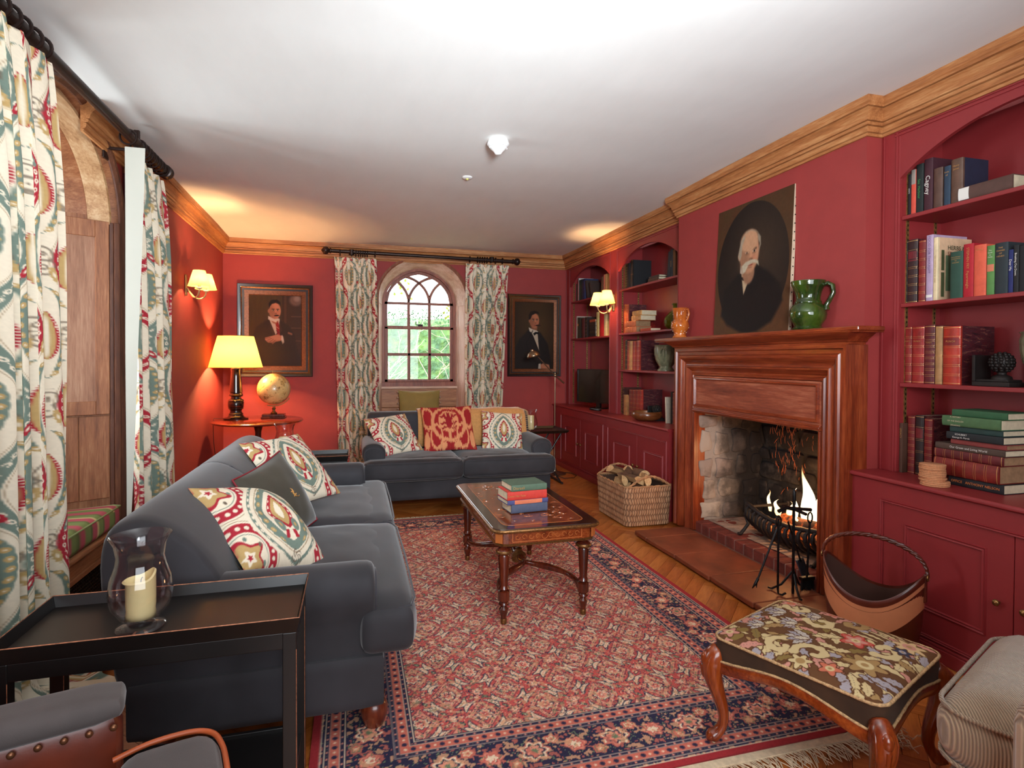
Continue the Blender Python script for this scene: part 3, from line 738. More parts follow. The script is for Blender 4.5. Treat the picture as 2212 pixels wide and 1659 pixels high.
# window of the left bay
l1 = struct(bpy.data.objects.new('window_1', None)); COL.objects.link(l1)
m_ = MB()
for y in (IY0, IY0+.25, IY0+.47, IY1-.03): m_.box(IX-.03, IX, y, y+.03, .95, 2.4)
for z in (.95, 1.3, 1.65, 2.0, 2.37): m_.box(IX-.03, IX, IY0, IY1, z, z+.03)
mk('sash', m_, FRM, l1, bevel=.003)
mk('pane', MB().box(IX-.018, IX-.014, IY0+.02, IY1-.02, .97, 2.38), GLW, l1)
mk('apron', MB().box(IX-.04, IX-.005, IY0-.35, IY1+.32, 0, .95).box(IX-.04, IX-.005, IY1, IY1+.36, .95, 2.76).box(IX-.04, IX-.005, IY0-.36, IY0, .95, 2.76).box(IX-.04, IX-.005, IY0, IY1, 2.4, 2.76), PINER['z'], l1)
mk('jamb_near', MB().prism([(XL(LY0), LY0), (IX, IY0), (IX, IY0-.03), (XL(LY0), LY0-.03)], 'z', 0, 2.2), PINER['z'], lb)
# window seat: bench front, grille
mk('seat_board', MB().prism([(-1.355, LY0), (-1.355, 4.06), (IX, IY1+.05), (IX, IY0-.05)], 'z', .305, .335), PINER['y'], lb, bevel=.008)
mk('seat_rail', MB().box(-1.40, -1.375, LY0, 4.05, .215, .305).box(-1.40, -1.365, LY0, 4.05, .195, .222), PINER['y'], lb, bevel=.004)
gm = MB()
for i in range(66): gm.box(-1.402, -1.394, LY0+i*.02, LY0+i*.02+.005, .0, .20)
for i in range(10): gm.box(-1.403, -1.393, LY0, 4.05, i*.02, i*.02+.005)
g_ = mk('grille', gm, IRON, lb); g_['kind'] = 'stuff'
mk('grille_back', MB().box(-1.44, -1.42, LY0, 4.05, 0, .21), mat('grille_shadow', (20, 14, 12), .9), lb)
# painted pipes beside the bay
for k, y in enumerate((4.11, 4.165)):
    t = mk('heating_pipe', MB().tube([(-1.375, y, .0), (-1.375, y, 2.50)], .010, 10), mat('maroon_pipe_paint', (74, 18, 28), .4), smooth=60)
    tag(t, ['slim maroon pipe running down the left wall, the one next to the bay', 'slim maroon pipe running down the left wall, the one next to the curtain lining'][k], 'pipe')
    mk('copper_bend', MB().tube([(-1.375, y, 2.50), (-1.375, y, 2.53), (-1.36, y+.005, 2.55), (-1.335, y+.03, 2.575), (-1.31, y+.05, 2.60), (-1.30, y+.06, 2.70)], .0095, 8), mat('copper', (140, 92, 62), .35, .8), t, smooth=60)
    mk('pipe_clip', MB().box(-1.392, -1.362, y-.013, y+.013, 2.0, 2.015), RJOIN, t)
# ------------------------------------------------------------------ built-in bookcases
FX, BKX = 2.717, 3.0
TRK = mat('brass_shelf_track', (150, 120, 70), .4, .8, var=.5, vscale=60)
def bead_rect(y0, y1, z0, z1, x, w=.014, h=.006):
    return frame_sweep([(y0, z0), (y0, z1), (y1, z1), (y1, z0)], [(0, 0), (w*.2, h), (w*.5, h*.5), (w*.8, h), (w, 0)], lambda u, v, hh: (x-hh, u, v))
def bookcase(name, label, y0, y1, bays, shelves, dividers):
    T = thing(name, label, 'bookcase', (FX, (y0+y1)/2, .776), 0, 'built-in red bookcases')
    # face frame: stiles between the bays
    edges = [y0]+[e for b in bays for e in b]+[y1]
    for a, b in zip(edges[0::2], edges[1::2]):
        if b-a > .004:
            m = MB().box(FX, FX+.022, a, b, .776, 2.56)
            mk('stile', m, RJOIN, T, bevel=.002)
            if b-a > .05:
                s_ = MB()
                for yy in (a+.012, b-.022): s_.box(FX-.005, FX, yy, yy+.010, .776, 2.55)
                mk('bead', s_, RJOIN, T, bevel=.002)
    mk('back_panel', MB().box(BKX, BKX+.012, y0, y1, .776, 2.56), RJOIN, T)
    for (a, b) in bays:
        mk('side_panel', MB().box(FX+.022, BKX, a-.018, a, .776, 2.56), RJOIN, T)
        mk('side_panel', MB().box(FX+.022, BKX, b, b+.018, .776, 2.56), RJOIN, T)
        c, hw = (a+b)/2, (b-a)/2; n = 28
        arc = [(c-hw*math.cos(PI*i/n), 2.295+.18*(1-abs(math.cos(PI*i/n))**2.1)**.95) for i in range(n+1)]
        vs = [(FX, y, z) for y, z in arc]+[(FX+.022, y, z) for y, z in arc]+[(FX, y, 2.56) for y, z in arc]+[(FX+.022, y, 2.56) for y, z in arc]
        m_ = MB(); k = n+1
        fs = []
        for i in range(n): fs += [(i, i+1, 2*k+i+1, 2*k+i), (k+i+1, k+i, 3*k+i, 3*k+i+1), (i+1, i, k+i, k+i+1), (2*k+i, 2*k+i+1, 3*k+i+1, 3*k+i)]
        m_.add(vs, fs); mk('arched_rail', m_, RJOIN, T, smooth=30)
        mk('top_bead', MB().box(FX-.006, FX, a-.03, b+.03, 2.515, 2.527).box(FX-.006, FX, a-.03, b+.03, 2.532, 2.54), RJOIN, T, bevel=.002)
        for z in shelves(a):
            mk('shelf', MB().box(FX+.012, BKX, a+.002, b-.002, z-.020, z), RJOIN, T, bevel=.003)
        for yy, sg in ((a, 1), (b, -1)):
            for xx in (FX+.045, BKX-.05):
                tm = MB().box(xx, xx+.016, yy, yy+sg*.004, .79, 2.40)
                tr = mk('shelf_track', tm, TRK, T)
                hm = MB()
                for q in range(64): hm.box(xx+.005, xx+.011, yy+sg*.0041, yy+sg*.0046, .80+q*.025, .811+q*.025)
                mk('slots', hm, IRON, tr)
    return T
bookcase('bookcase', 'two-bay arched red bookcase in the alcove beyond the fireplace', 4.26, 7.15, [(4.44, 5.60), (5.81, 7.0)], lambda a: (2.10, 1.635, 1.25) if a < 5 else (2.10, 1.625), 1)
bookcase('bookcase', 'arched red bookcase nearest the camera, cut off by the picture edge', 1.02, 2.44, [(1.17, 2.332)], lambda a: (2.10, 1.65, 1.24), 0)

# ------------------------------------------------------------------ low cupboards under them
CX_, CZ = 2.546, .776
def cupboard(label, y0, y1, doors, stile, knobs):
    """doors = list of (y0,y1,panel y0,y1)"""
    T = thing('cupboard', label, 'cupboard', (CX_, (y0+y1)/2, 0), 0, 'low red cupboards')
    m = MB().box(CX_+.012, BKX, y0, y1, .0, .75)
    mk('carcass', m, RJOIN, T)
    da, db = doors[0][0], doors[-1][1]
    ff = MB().box(CX_, CX_+.012, y0, y1, .665, .75).box(CX_, CX_+.012, y0, y1, 0, .085).box(CX_, CX_+.012, y0, da, .085, .665).box(CX_, CX_+.012, db, y1, .085, .665)
    mk('face_frame', ff, RJOIN, T)
    mk('frame_bead', bead_rect(da-.004, db+.004, .081, .669, CX_, .016, .008), RJOIN, T, smooth=40)
    mk('plinth', MB().box(CX_-.016, CX_, y0, y1, 0, .062).box(CX_-.010, CX_, y0, y1, .062, .074), RJOIN, T, bevel=.003)
    for i, (a, b, p0, p1) in enumerate(doors):
        d = mk('door', MB().box(CX_+.003, CX_+.020, a+.0015, b-.0015, .088, .662), RJOIN, T, bevel=.002)
        mk('panel_moulding', bead_rect(p0, p1, .205, .575 if y1 < 3 else .535, CX_+.003, .020, .009), RJOIN, d, smooth=40)
        ky = knobs[i]; kx = CX_+.003
        mk('knob', MB().lathe([(.004, 0), (.004, .010), (.012, .016), (.014, .022), (.011, .028), (0, .030)], 14).xf(Matrix.Translation((kx, ky, .368)) @ Matrix.Rotation(-PI/2, 4, 'Y')), BRASS, d, smooth=60)
    return T
cupboard('low red cupboard in the far corner, under the television', 5.505, 7.15, [(5.576, 6.214, 5.717, 6.07), (6.214, 6.85, 6.33, 6.70)], 0, (6.165, 6.262))
cupboard('low red cupboard behind the log basket', 4.262, 5.50, [(4.30, 4.833, 4.36, 4.70), (4.833, 5.461, 4.97, 5.33)], 0, (4.79, 4.875))
cupboard('low red cupboard nearest the camera, behind the leather bucket', 1.02, 2.44, [(1.10, 1.664, 1.20, 1.56), (1.664, 2.262, 1.765, 2.135)], 0, (1.615, 1.715))
def worktop(y0, y1, label):
    m = MB().prism([(CX_-.019, .758), (CX_-.019, .768), (CX_-.012, .776), (BKX, .776), (BKX, .750), (CX_-.006, .750)], 'y', y0, y1)
    tag(mk('worktop', m, RJOIN, bevel=.002), label, 'worktop')
worktop(4.262, 7.15, 'long red painted top over the far cupboards'); worktop(1.02, 2.44, 'red painted top over the near cupboard, carrying the book stack')

# ------------------------------------------------------------------ fireplace
FP = thing('fireplace', 'tall mahogany-coloured fireplace surround with stone hearth and moulded mantel shelf', 'fireplace', (2.5, 3.27, 0))
MXF = 2.535
pr_ = [(0, 0), (0, .012), (.006, .022), (.018, .024), (.026, .014), (.034, .014), (.050, .028), (.066, .044), (.074, .044), (.080, .034), (.096, .030), (.112, .036), (.126, .054), (.140, .060), (.150, .060), (.158, .050), (.180, .050), (.186, .064), (.205, .064), (.205, -.083), (0, -.083)]
FI0, FI1, FZ = 2.640, 3.895, 1.235
pth = [(FI0, .04), (FI0, FZ), (FI1, FZ), (FI1, .04)]
def toM(u, v, h): return (MXF-.0-h+.0, u, v)
for nm, i0, ax in (('jamb', 0, 'z'), ('head_moulding', 1, 'y'), ('jamb', 2, 'z')):
    full = frame_sweep([(a, b) for a, b in pth], [(-o, h) for o, h in pr_], lambda u, v, h: (MXF+.02-h, u, v), closed=False)
    k = len(pr_); s_ = MB(); s_.v = full.v[i0*k:(i0+2)*k]; s_.f = [(q, k+q, k+(q+1) % k, (q+1) % k) for q in range(k)]+[tuple(range(k)), tuple(range(k, 2*k))[::-1]]
    mk(nm, s_, MAHO[ax], FP, smooth=35, weld=True)
# frieze panel and its frame
mk('frieze_panel', MB().box(MXF+.0, MXF+.03, FI0, FI1, .985, FZ), wood('frieze_worn_wood', (96, 36, 22), (140, 66, 42), (178, 106, 76), 'y', .5, 1.), FP)
mk('frieze_bead', frame_sweep([(FI0+.012, 1.0), (FI0+.012, FZ-.01), (FI1-.012, FZ-.01), (FI1-.012, 1.0)], [(0, 0), (.004, .014), (.012, .016), (.018, .006), (.022, 0)], lambda u, v, h: (MXF-h, u, v)), MAHO['y'], FP, smooth=35)
mk('lintel_bead', MB().prism([(MXF+.03, .955), (MXF-.004, .955), (MXF-.014, .962), (MXF-.016, .972), (MXF-.006, .980), (MXF-.006, .990), (MXF+.03, .990)][::-1], 'y', FI0, FI1), MAHO['y'], FP, smooth=35) if False else mk('lintel_bead', MB().box(MXF-.008, MXF+.04, FI0, FI1, .955, .988).box(MXF-.016, MXF, FI0, FI1, .962, .978), MAHO['y'], FP, bevel=.005, seg=3)
for a in (FI0, FI1-.018): mk('inner_bead', MB().box(MXF-.006, MXF+.04, a, a+.018, .04, .955), MAHO['z'], FP, bevel=.005, seg=3)
# mantel shelf: cove + edge, returned at both ends
sp = [(BRX, 2.430), (MXF-.04, 2.430), (MXF-.04, 4.105), (BRX, 4.105)]
cove = [(0, 1.438), (.004, 1.438), (.006, 1.452), (.016, 1.456), (.020, 1.466), (.046, 1.486), (.062, 1.500), (.066, 1.504), (.066, 1.507), (0, 1.507)]
cv = frame_sweep([(MXF-.002+.08, 2.432), (MXF-.035, 2.432), (MXF-.035, 4.103), (MXF+.08, 4.103)], [(-o*1.1, z) for o, z in cove], lambda u, v, h: (u, v, h), closed=False)
mk('cove', cv, MAHO['y'], FP, smooth=35)
mk('mantel_shelf', MB().box(2.445, BRX-.001, 2.315, 4.345, 1.507, 1.531), MAHO['y'], FP, bevel=.006, seg=3)
mk('shelf_bead', MB().box(2.451, BRX-.001, 2.322, 4.338, 1.499, 1.507), MAHO['y'], FP, bevel=.003)
# hearth slabs and brick kerb
HRT = mat('terracotta_slab', (124, 62, 38), .5, var=.35, vscale=5, bump=.2, bscale=30)
hb = mk('hearth_base', MB().prism([(2.105, 2.41), (2.55, 2.41), (2.55, 3.975), (2.105, 3.975)], 'z', 0, .036), mat('hearth_mortar', (120, 84, 66), .9, bump=.5, bscale=40), FP)
ys = [2.40, 2.62, 3.02, 3.42, 3.80, 3.985]
for a, b in zip(ys[:-1], ys[1:]):
    j = R.uniform(-.008, .008)
    mk('hearth_slab', MB().prism([(2.085+j, a+.003), (2.53, a+.003), (2.53, b-.003), (2.085-j, b-.003)], 'z', .012, .042), HRT, FP, bevel=.006)
BRK = mat('hearth_brick', (112, 46, 34), .8, var=.35, vscale=14, bump=.4, bscale=70)
nb = 13; w = (3.90-2.64)/nb
for i in range(nb):
    for row in range(2):
        x0 = 2.553+row*.222; off = 0 if row == 0 else 0
        mk('brick', MB().box(x0, x0+.215, 2.64+i*w+.004, 2.64+(i+1)*w-.004, .030, .108+R.uniform(-.003, .003)), BRK, FP, bevel=.005, seg=1)
mk('kerb_mortar', MB().box(2.559, 2.99, OY0, OY1, .03, .1025), mat('pale_mortar', (150, 128, 116), .95, var=.25, bump=.4, bscale=60), FP)
mk('hearth_bed', MB().box(2.570, 3.2, OY0-.01, OY1+.01, .0, .090), mat('ash_mortar', (120, 104, 94), .95, var=.35, vscale=9, bump=.6, bscale=50), FP)
mk('ash', MB().grid(np.stack(list(np.meshgrid(np.linspace(2.66, 3.16, 50), np.linspace(2.66, 3.88, 90), indexing='ij'))+[.104+.016*fnoise(*np.meshgrid(np.linspace(2.66, 3.16, 50)*1, np.linspace(2.66, 3.88, 90)*1, indexing='ij'), 9, 4, 6)], -1)), mat('wood_ash', (142, 124, 112), 1, var=.45, vscale=12, bump=.6, bscale=60), FP, smooth=80)['kind'] = 'stuff'
# rubble lining: soot grows towards the back
def sooty(name, base, dark):
    m, n, b = _new(name); tc = n.nodes.new('ShaderNodeTexCoord')
    v = _coord(n); f = _noise(n, v, 7, 5)
    geo = n.nodes.new('ShaderNodeNewGeometry'); sx = n.nodes.new('ShaderNodeSeparateXYZ'); n.links.new(geo.outputs['Position'], sx.inputs[0])
    mr = n.nodes.new('ShaderNodeMapRange'); mr.inputs[1].default_value = 2.68; mr.inputs[2].default_value = 3.02; n.links.new(sx.outputs[0], mr.inputs[0])
    ad = n.nodes.new('ShaderNodeMath'); ad.operation = 'ADD'; n.links.new(mr.outputs[0], ad.inputs[0])
    mu = n.nodes.new('ShaderNodeMath'); mu.operation = 'MULTIPLY_ADD'; mu.inputs[1].default_value = 1.5; mu.inputs[2].default_value = -.75; n.links.new(f, mu.inputs[0]); n.links.new(mu.outputs[0], ad.inputs[1])
    n.links.new(_ramp(n, ad.outputs[0], [(.05, L4(base)), (.45, L4([q*.55 for q in base])), (.95, L4(dark))]), b.inputs['Base Color'])
    b.inputs['Roughness'].default_value = .92; _bump(n, b, _noise(n, v, 30, 6, .7), .8, .006); return m
STN = [sooty('rubble_stone_%d' % i, c, (22, 18, 17)) for i, c in enumerate([(160, 146, 132), (140, 126, 116), (176, 162, 146)])]
MOR = sooty('rubble_mortar', (150, 140, 130), (26, 22, 20))
mk('lining', MB().box(2.56, 3.2, OY1, OY1+.018, .0, 1.06).box(3.17, 3.24, OY0-.03, OY1+.03, .0, 1.06).box(2.56, 3.2, OY0-.018, OY0, .0, 1.06), MOR, FP)
mk('chimney_throat', MB().box(2.64, 3.24, OY0-.03, OY1+.03, 1.03, 1.06), mat('soot', (14, 12, 12), 1), FP)
rg = random.Random(11)
def stone(cx, cy, cz, sx, sy, sz, k):
    m = softbox(sx, sy, sz, min(sx, sy, sz)*.45, 5); ph = [rg.random()*6 for _ in range(4)]
    m.v = [(p[0]*(1+.16*math.sin(p[2]*34+ph[0])), p[1]*(1+.15*math.sin(p[0]*40+p[2]*30+ph[1])), p[2]*(1+.12*math.sin(p[0]*28+ph[2]))) for p in m.v]
    mk('stone', m.mv(cx, cy, cz), STN[k % 3], FP, smooth=60)
z = .11
while z < .98:
    h = rg.uniform(.10, .22); x = 2.62-rg.uniform(0, .06)
    while x < 3.16:
        w_ = rg.uniform(.12, .22); stone(x+w_/2, OY1+.006, z+h/2+rg.uniform(-.012, .012), w_-.03, .045, h-.03, rg.randrange(3)); x += w_
    z += h
z = .11
while z < .98:
    h = rg.uniform(.12, .19); y = OY0+.02
    while y < OY1:
        w_ = rg.uniform(.14, .24); stone(3.165, y+w_/2, z+h/2, .05, w_-.02, h-.022, rg.randrange(3)); y += w_
    z += h
# ------------------------------------------------------------------ fire basket, logs, flames
FB = thing('fire_basket', 'black cast-iron fire basket with curled bars burning on the hearth', 'fire basket', (2.85, 3.08, .11))
CI = mat('cast_iron', (34, 30, 29), .6, .3, var=.4, bump=.3, bscale=80)
bx0, bx1, by0, by1 = 2.72, 3.06, 2.78, 3.50
def brail(z, o=0):
    p = []
    for i in range(21):
        t = i/20; y = by1+.02-(by1-by0+.04)*t; p.append((bx0+.03-.055*math.sin(PI*t)-o, y, z-.035*math.sin(PI*t)))
    return p
def scal(p, a=.006):
    return [(x, y, z+abs(math.sin(i*PI/2))*0) for i, (x, y, z) in enumerate(p)]
mk('top_rail', MB().tube(brail(.325, .015), [.014+.004*(i % 2) for i in range(21)], 8), CI, FB, smooth=60)
mk('bottom_rail', MB().tube(brail(.175, -.05), .011, 8), CI, FB, smooth=60)
for i in range(15):
    t = (i+.5)/15; y = by1-(by1-by0)*t; xb = bx0+.03-.055*math.sin(PI*t); dz = -.035*math.sin(PI*t)
    pts = [(xb-.012, y, .325+dz), (xb-.045, y, .30+dz), (xb-.048, y, .26+dz), (xb-.02, y, .215+dz), (xb+.035, y, .175+dz), (xb+.10, y, .165+dz*.5)]
    mk('bar', MB().tube(pts, [.008, .012, .015, .016, .012, .008], 6), CI, FB, smooth=60)
for y in (by0+.03, by1-.02):
    pts = [(bx0+.02, y, .33), (bx0-.02, y+.01, .25), (bx0+.0, y, .19), (bx0-.035, y, .15), (bx0-.065, y, .120), (bx0-.085, y, .125)]
    mk('leg', MB().tube(pts, [.013, .014, .013, .012, .013, .010], 8), CI, FB, smooth=60)
    mk('leg', MB().tube([(bx1, y, .33), (bx1, y, .12)], .014, 8), CI, FB, smooth=60)
    mk('side_rail', MB().tube([(bx0+.02, y, .31), (bx1, y, .31)], .011, 8).tube([(bx0+.05, y, .17), (bx1, y, .17)], .010, 8), CI, FB, smooth=60)
mk('floor_grid', MB().box(bx0+.06, bx1, by0+.03, by1-.03, .158, .17), CI, FB)
CHAR = mat('charred_wood', (34, 24, 20), .95, var=.6, vscale=20, bump=.8, bscale=50)
EMB = None
def ember_mat():
    m, n, b = _new('glowing_ember'); v = _coord(n); f = _noise(n, v, 18, 4)
    n.links.new(_ramp(n, f, [(.45, L4((30, 14, 10))), (.60, (.9, .12, .01, 1)), (.72, (1, .45, .1, 1))]), b.inputs['Emission Color'])
    b.inputs['Base Color'].default_value = L4((40, 26, 22)); b.inputs['Emission Strength'].default_value = .55; b.inputs['Roughness'].default_value = .9
    return m
EMB = ember_mat()
for i, (x, y, z, l, a, r_) in enumerate([(2.86, 3.10, .215, .50, .1, .045), (2.80, 3.02, .225, .42, -.15, .04), (2.94, 3.12, .24, .5, .05, .05), (2.87, 2.98, .285, .36, .3, .04)]):
    m = MB().tube([(-l/2, 0, 0), (-l/4, .008, .004), (0, -.006, 0), (l/4, .005, -.003), (l/2, 0, 0)], [r_*.9, r_, r_*.95, r_, r_*.85], 9).xf(Matrix.Translation((x, y, z)) @ Matrix.Rotation(PI/2+a, 4, 'Z'))
    tag(mk('burning_log', m, EMB, smooth=60), ['charred log at the front of the fire basket', 'glowing short log lying low in the fire basket', 'charred log at the back of the fire basket', 'top log of the fire, laid askew'][i], 'log', 'logs in the fire')
em = MB()
for i in range(70):
    em.join(softbox(.03, .035, .03, .014, 2).mv(R.uniform(2.74, 3.0), R.uniform(2.78, 3.40), .185+R.uniform(0, .03)))
tag(mk('embers', em, EMB, smooth=60), 'bed of glowing embers in the iron fire basket', 'embers', kind='stuff')
def flame_mat(name, c0, c1, c2, st, z0, z1):
    m, n, b = _new(name); n.nodes.remove(b); o = n.nodes['Material Output']
    geo = n.nodes.new('ShaderNodeNewGeometry'); sx = n.nodes.new('ShaderNodeSeparateXYZ'); n.links.new(geo.outputs['Position'], sx.inputs[0])
    mr = n.nodes.new('ShaderNodeMapRange'); mr.inputs[1].default_value = z0; mr.inputs[2].default_value = z1; n.links.new(sx.outputs[2], mr.inputs[0])
    col = _ramp(n, mr.outputs[0], [(0, c0), (.55, c1), (1, c2)])
    e = n.nodes.new('ShaderNodeEmission'); e.inputs[1].default_value = st; n.links.new(col, e.inputs[0])
    t = n.nodes.new('ShaderNodeBsdfTransparent'); lw = n.nodes.new('ShaderNodeLayerWeight'); lw.inputs[0].default_value = .35
    ad = n.nodes.new('ShaderNodeMath'); ad.operation = 'ADD'; ad.use_clamp = True
    r2 = n.nodes.new('ShaderNodeMapRange'); r2.inputs[1].default_value = .55; r2.inputs[2].default_value = 1.0; n.links.new(mr.outputs[0], r2.inputs[0])
    n.links.new(r2.outputs[0], ad.inputs[0]); n.links.new(lw.outputs['Facing'], ad.inputs[1])
    mx = n.nodes.new('ShaderNodeMixShader'); n.links.new(ad.outputs[0], mx.inputs[0]); n.links.new(e.outputs[0], mx.inputs[1]); n.links.new(t.outputs[0], mx.inputs[2])
    n.links.new(mx.outputs[0], o.inputs[0]); return m
FL = flame_mat('flame_large', (1, .62, .25, 1), (1, .9, .62, 1), (1, .42, .08, 1), 2.6, .24, .66)
FS = flame_mat('flame_small', (1, .5, .15, 1), (1, .7, .35, 1), (1, .32, .05, 1), 2.2, .22, .45)
def flame(x, y, z, h, w, m, label, lean=0, ph=0):
    P = []; nz, na = 16, 12
    for k in range(nz+1):
        t = k/nz; r_ = w*(math.sin(PI*min(1, t*.9+.12))**.8)*(1-t)**.55+.0008
        cx, cy = x+.01*math.sin(t*6+ph)*t*2, y+lean*t*t+.02*math.sin(t*8+ph)*t
        P.append([(cx+r_*.55*math.cos(2*PI*a/na), cy+r_*(1+.12*math.sin(3*2*PI*a/na+t*9))*math.sin(2*PI*a/na), z+h*t) for a in range(na)])
    tag(mk('flame', MB().grid(np.array(P).transpose(1, 0, 2), closed_u=True), m, smooth=180), label, 'flame', 'flames of the log fire')
flame(2.90, 3.12, .25, .40, .070, FL, 'tallest, brightest flame at the right of the fire', .03, 0)
flame(2.90, 3.03, .25, .27, .045, FL, 'flame close to the right cheek, beside the tallest one', -.02, 2)
flame(2.92, 3.25, .25, .23, .022, FL, 'thin upright flame in the middle of the fire', .0, 1)
flame(2.92, 3.50, .26, .15, .022, FS, 'small leaning flame at the far left of the fire', .04, 3)
flame(2.92, 3.42, .25, .11, .038, FS, 'low rounded flame left of the middle', .02, 1.5)
flame(2.82, 3.12, .22, .13, .040, FS, 'low flame licking behind the front bars', .0, .5)
flame(2.93, 3.32, .25, .13, .03, FS, 'short orange flame between the middle and the left', -.01, 4)
SPK = emis('spark_glow', (190, 96, 50), .28)
sk = MB()
for i in range(110):
    z = .40+R.random()**.8*.62; y = 3.38+R.gauss(0, .065+.02*(z-.4)); x = 2.98+R.gauss(0, .05); a = R.gauss(0, .35); l = R.uniform(.02, .07)
    pts = [(x, y, z), (x, y+math.sin(a)*l*.5+.003, z+l*.5), (x, y+math.sin(a)*l, z+l)]
    sk.tube(pts, [.0004, .0007, .0003], 3, cap=False)
tag(mk('sparks', sk, SPK), 'thin orange sparks streaming up the chimney', 'sparks', kind='stuff')
light('fire_glow', 'POINT', (2.80, 3.15, .42), 5, (1, .45, .16), .10)
light('fire_glow', 'POINT', (2.95, 3.12, .55), 3, (1, .5, .2), .08)
# ------------------------------------------------------------------ books
PAGE = mat('book_pages', (206, 190, 160), .9, var=.12, vscale=40)
PAGEB = mat('old_book_pages', (150, 116, 84), .9, var=.2, vscale=40)
GILT = mat('gilt_tooling', (212, 162, 96), .35, .5, var=.2)
WHT = mat('white_print', (226, 222, 214), .6, var=.02)
def cloth(c): 
    return mat('cloth_%d_%d_%d' % tuple(c), c, .7, var=.12, vscale=30, bump=.15, bscale=500)
def leather(c):
    return mat('leather_%d_%d_%d' % tuple(c), c, .42, var=.35, vscale=18, bump=.2, bscale=120)
def marbled():
    if 'marbled_paper' in MATS: return MATS['marbled_paper']
    m, n, b = _new('marbled_paper'); v = _coord(n, (1, 1, 5)); f = _noise(n, v, 14, 5, .7)
    n.links.new(_ramp(n, f, [(.35, L4((30, 14, 20))), (.48, L4((84, 26, 32))), (.54, L4((44, 22, 34))), (.60, L4((128, 70, 58))), (.66, L4((40, 14, 22)))]), b.inputs['Base Color'])
    b.inputs['Roughness'].default_value = .5; return m
def book(label, group, loc, t, h, d, col, kind='cloth', rz=-PI/2, lie=False, bands=0, side=None, pages=None, title=None, tcol=None, tsize=None, horiz=False, lean=0, labelpatch=None, tpos=.5):
    """standing: x = thickness, y = depth from the spine, z = height (local). lie: flat, spine along x"""
    T = thing('book', label, 'book', loc, rz, group); cm_ = (leather if kind == 'leather' else cloth)(col); b_ = .0028
    def X(m):
        if lie: m.v = [(p[2]-h/2, p[1], t-p[0]) for p in m.v]
        elif lean: m.xf(Matrix.Rotation(lean, 4, 'Y'))
        return m
    n = 7; sp = [(t/2-t/2*math.cos(PI*i/n), -.10*t*math.sin(PI*i/n)) for i in range(n+1)]
    spine = MB().prism(sp+[(t, .010), (t-b_, .010), (t-b_, .003), (b_, .003), (b_, .010), (0, .010)], 'z', 0, h)
    boards = MB().box(0, b_, .010, d, 0, h).box(t-b_, t, .010, d, 0, h)
    mk('spine', X(spine), cm_, T, smooth=40, world=False)
    mk('boards', X(boards), (side if side is not None else cm_), T, world=False)
    mk('pages', X(MB().box(b_, t-b_, .003, d-.004, .003, h-.003)), pages or PAGE, T, world=False)
    if bands:
        m = MB(); g = MB()
        for i in range(bands):
            z = h*(.09+.80*(i+.5)/bands)
            pts = [(x, y-.0016, 0) for x, y in sp]
            m.prism([(x, y-.0022) for x, y in sp]+[(t, .002), (0, .002)], 'z', z-.0022, z+.0022)
            for dz in (-.0045, .0035): g.prism([(x, y-.0005) for x, y in sp]+[(t, .001), (0, .001)], 'z', z+dz, z+dz+.0010)
        for z in (.006, h-.008): g.prism([(x, y-.0005) for x, y in sp]+[(t, .001), (0, .001)], 'z', z, z+.002)
        mk('raised_bands', X(m), cm_, T, world=False)['kind'] = 'stuff'; mk('gilt_lines', X(g), GILT, T, world=False)['kind'] = 'stuff'
    if labelpatch:
        pc, z0, z1 = labelpatch
        mk('spine_label', X(MB().prism([(x, y-.0007) for x, y in sp[1:-1]]+[(t*.9, .001), (t*.1, .001)], 'z', z0*h, z1*h)), pc, T, world=False)
    if title:
        tm = tcol or GILT
        lines = title if isinstance(title, (list, tuple)) else [title]
        for q, s_ in enumerate(lines):
            yy = -.10*t-.0016; ts = tsize or t*.55
            if lie:
                O = ((.5-tpos)*-h if not horiz else 0, yy, t*(.5+(len(lines)/2-.5-q)*.42)); text(s_, ts if len(lines) == 1 else ts*.7, O, (1, 0, 0), (0, 0, 1), tm, T)
            elif horiz:
                O = (t/2, yy, h*tpos-q*ts*1.25); text(s_, ts, O, (1, 0, 0), (0, 0, 1), tm, T)
            else:
                O = Vector((t*(.5-(q-(len(lines)-1)/2)*.42), yy, h*tpos)); text(s_, ts if len(lines) == 1 else ts*.7, O, (0, 0, -1), (1, 0, 0), tm, T)
                if lean: pass
    return T
def row(x, z, lst, group, where):
    """lst of (y_far, y_near, h, depth, col, kind, desc, kwargs)"""
    for (ya_, yb_, h, d, col, kind, desc, kw) in lst:
        book(desc+' '+where if where else desc, group, (x+kw.pop('dx', 0), ya_, z), ya_-yb_-.001, h, d, col, kind, **kw)
MB_ = marbled()
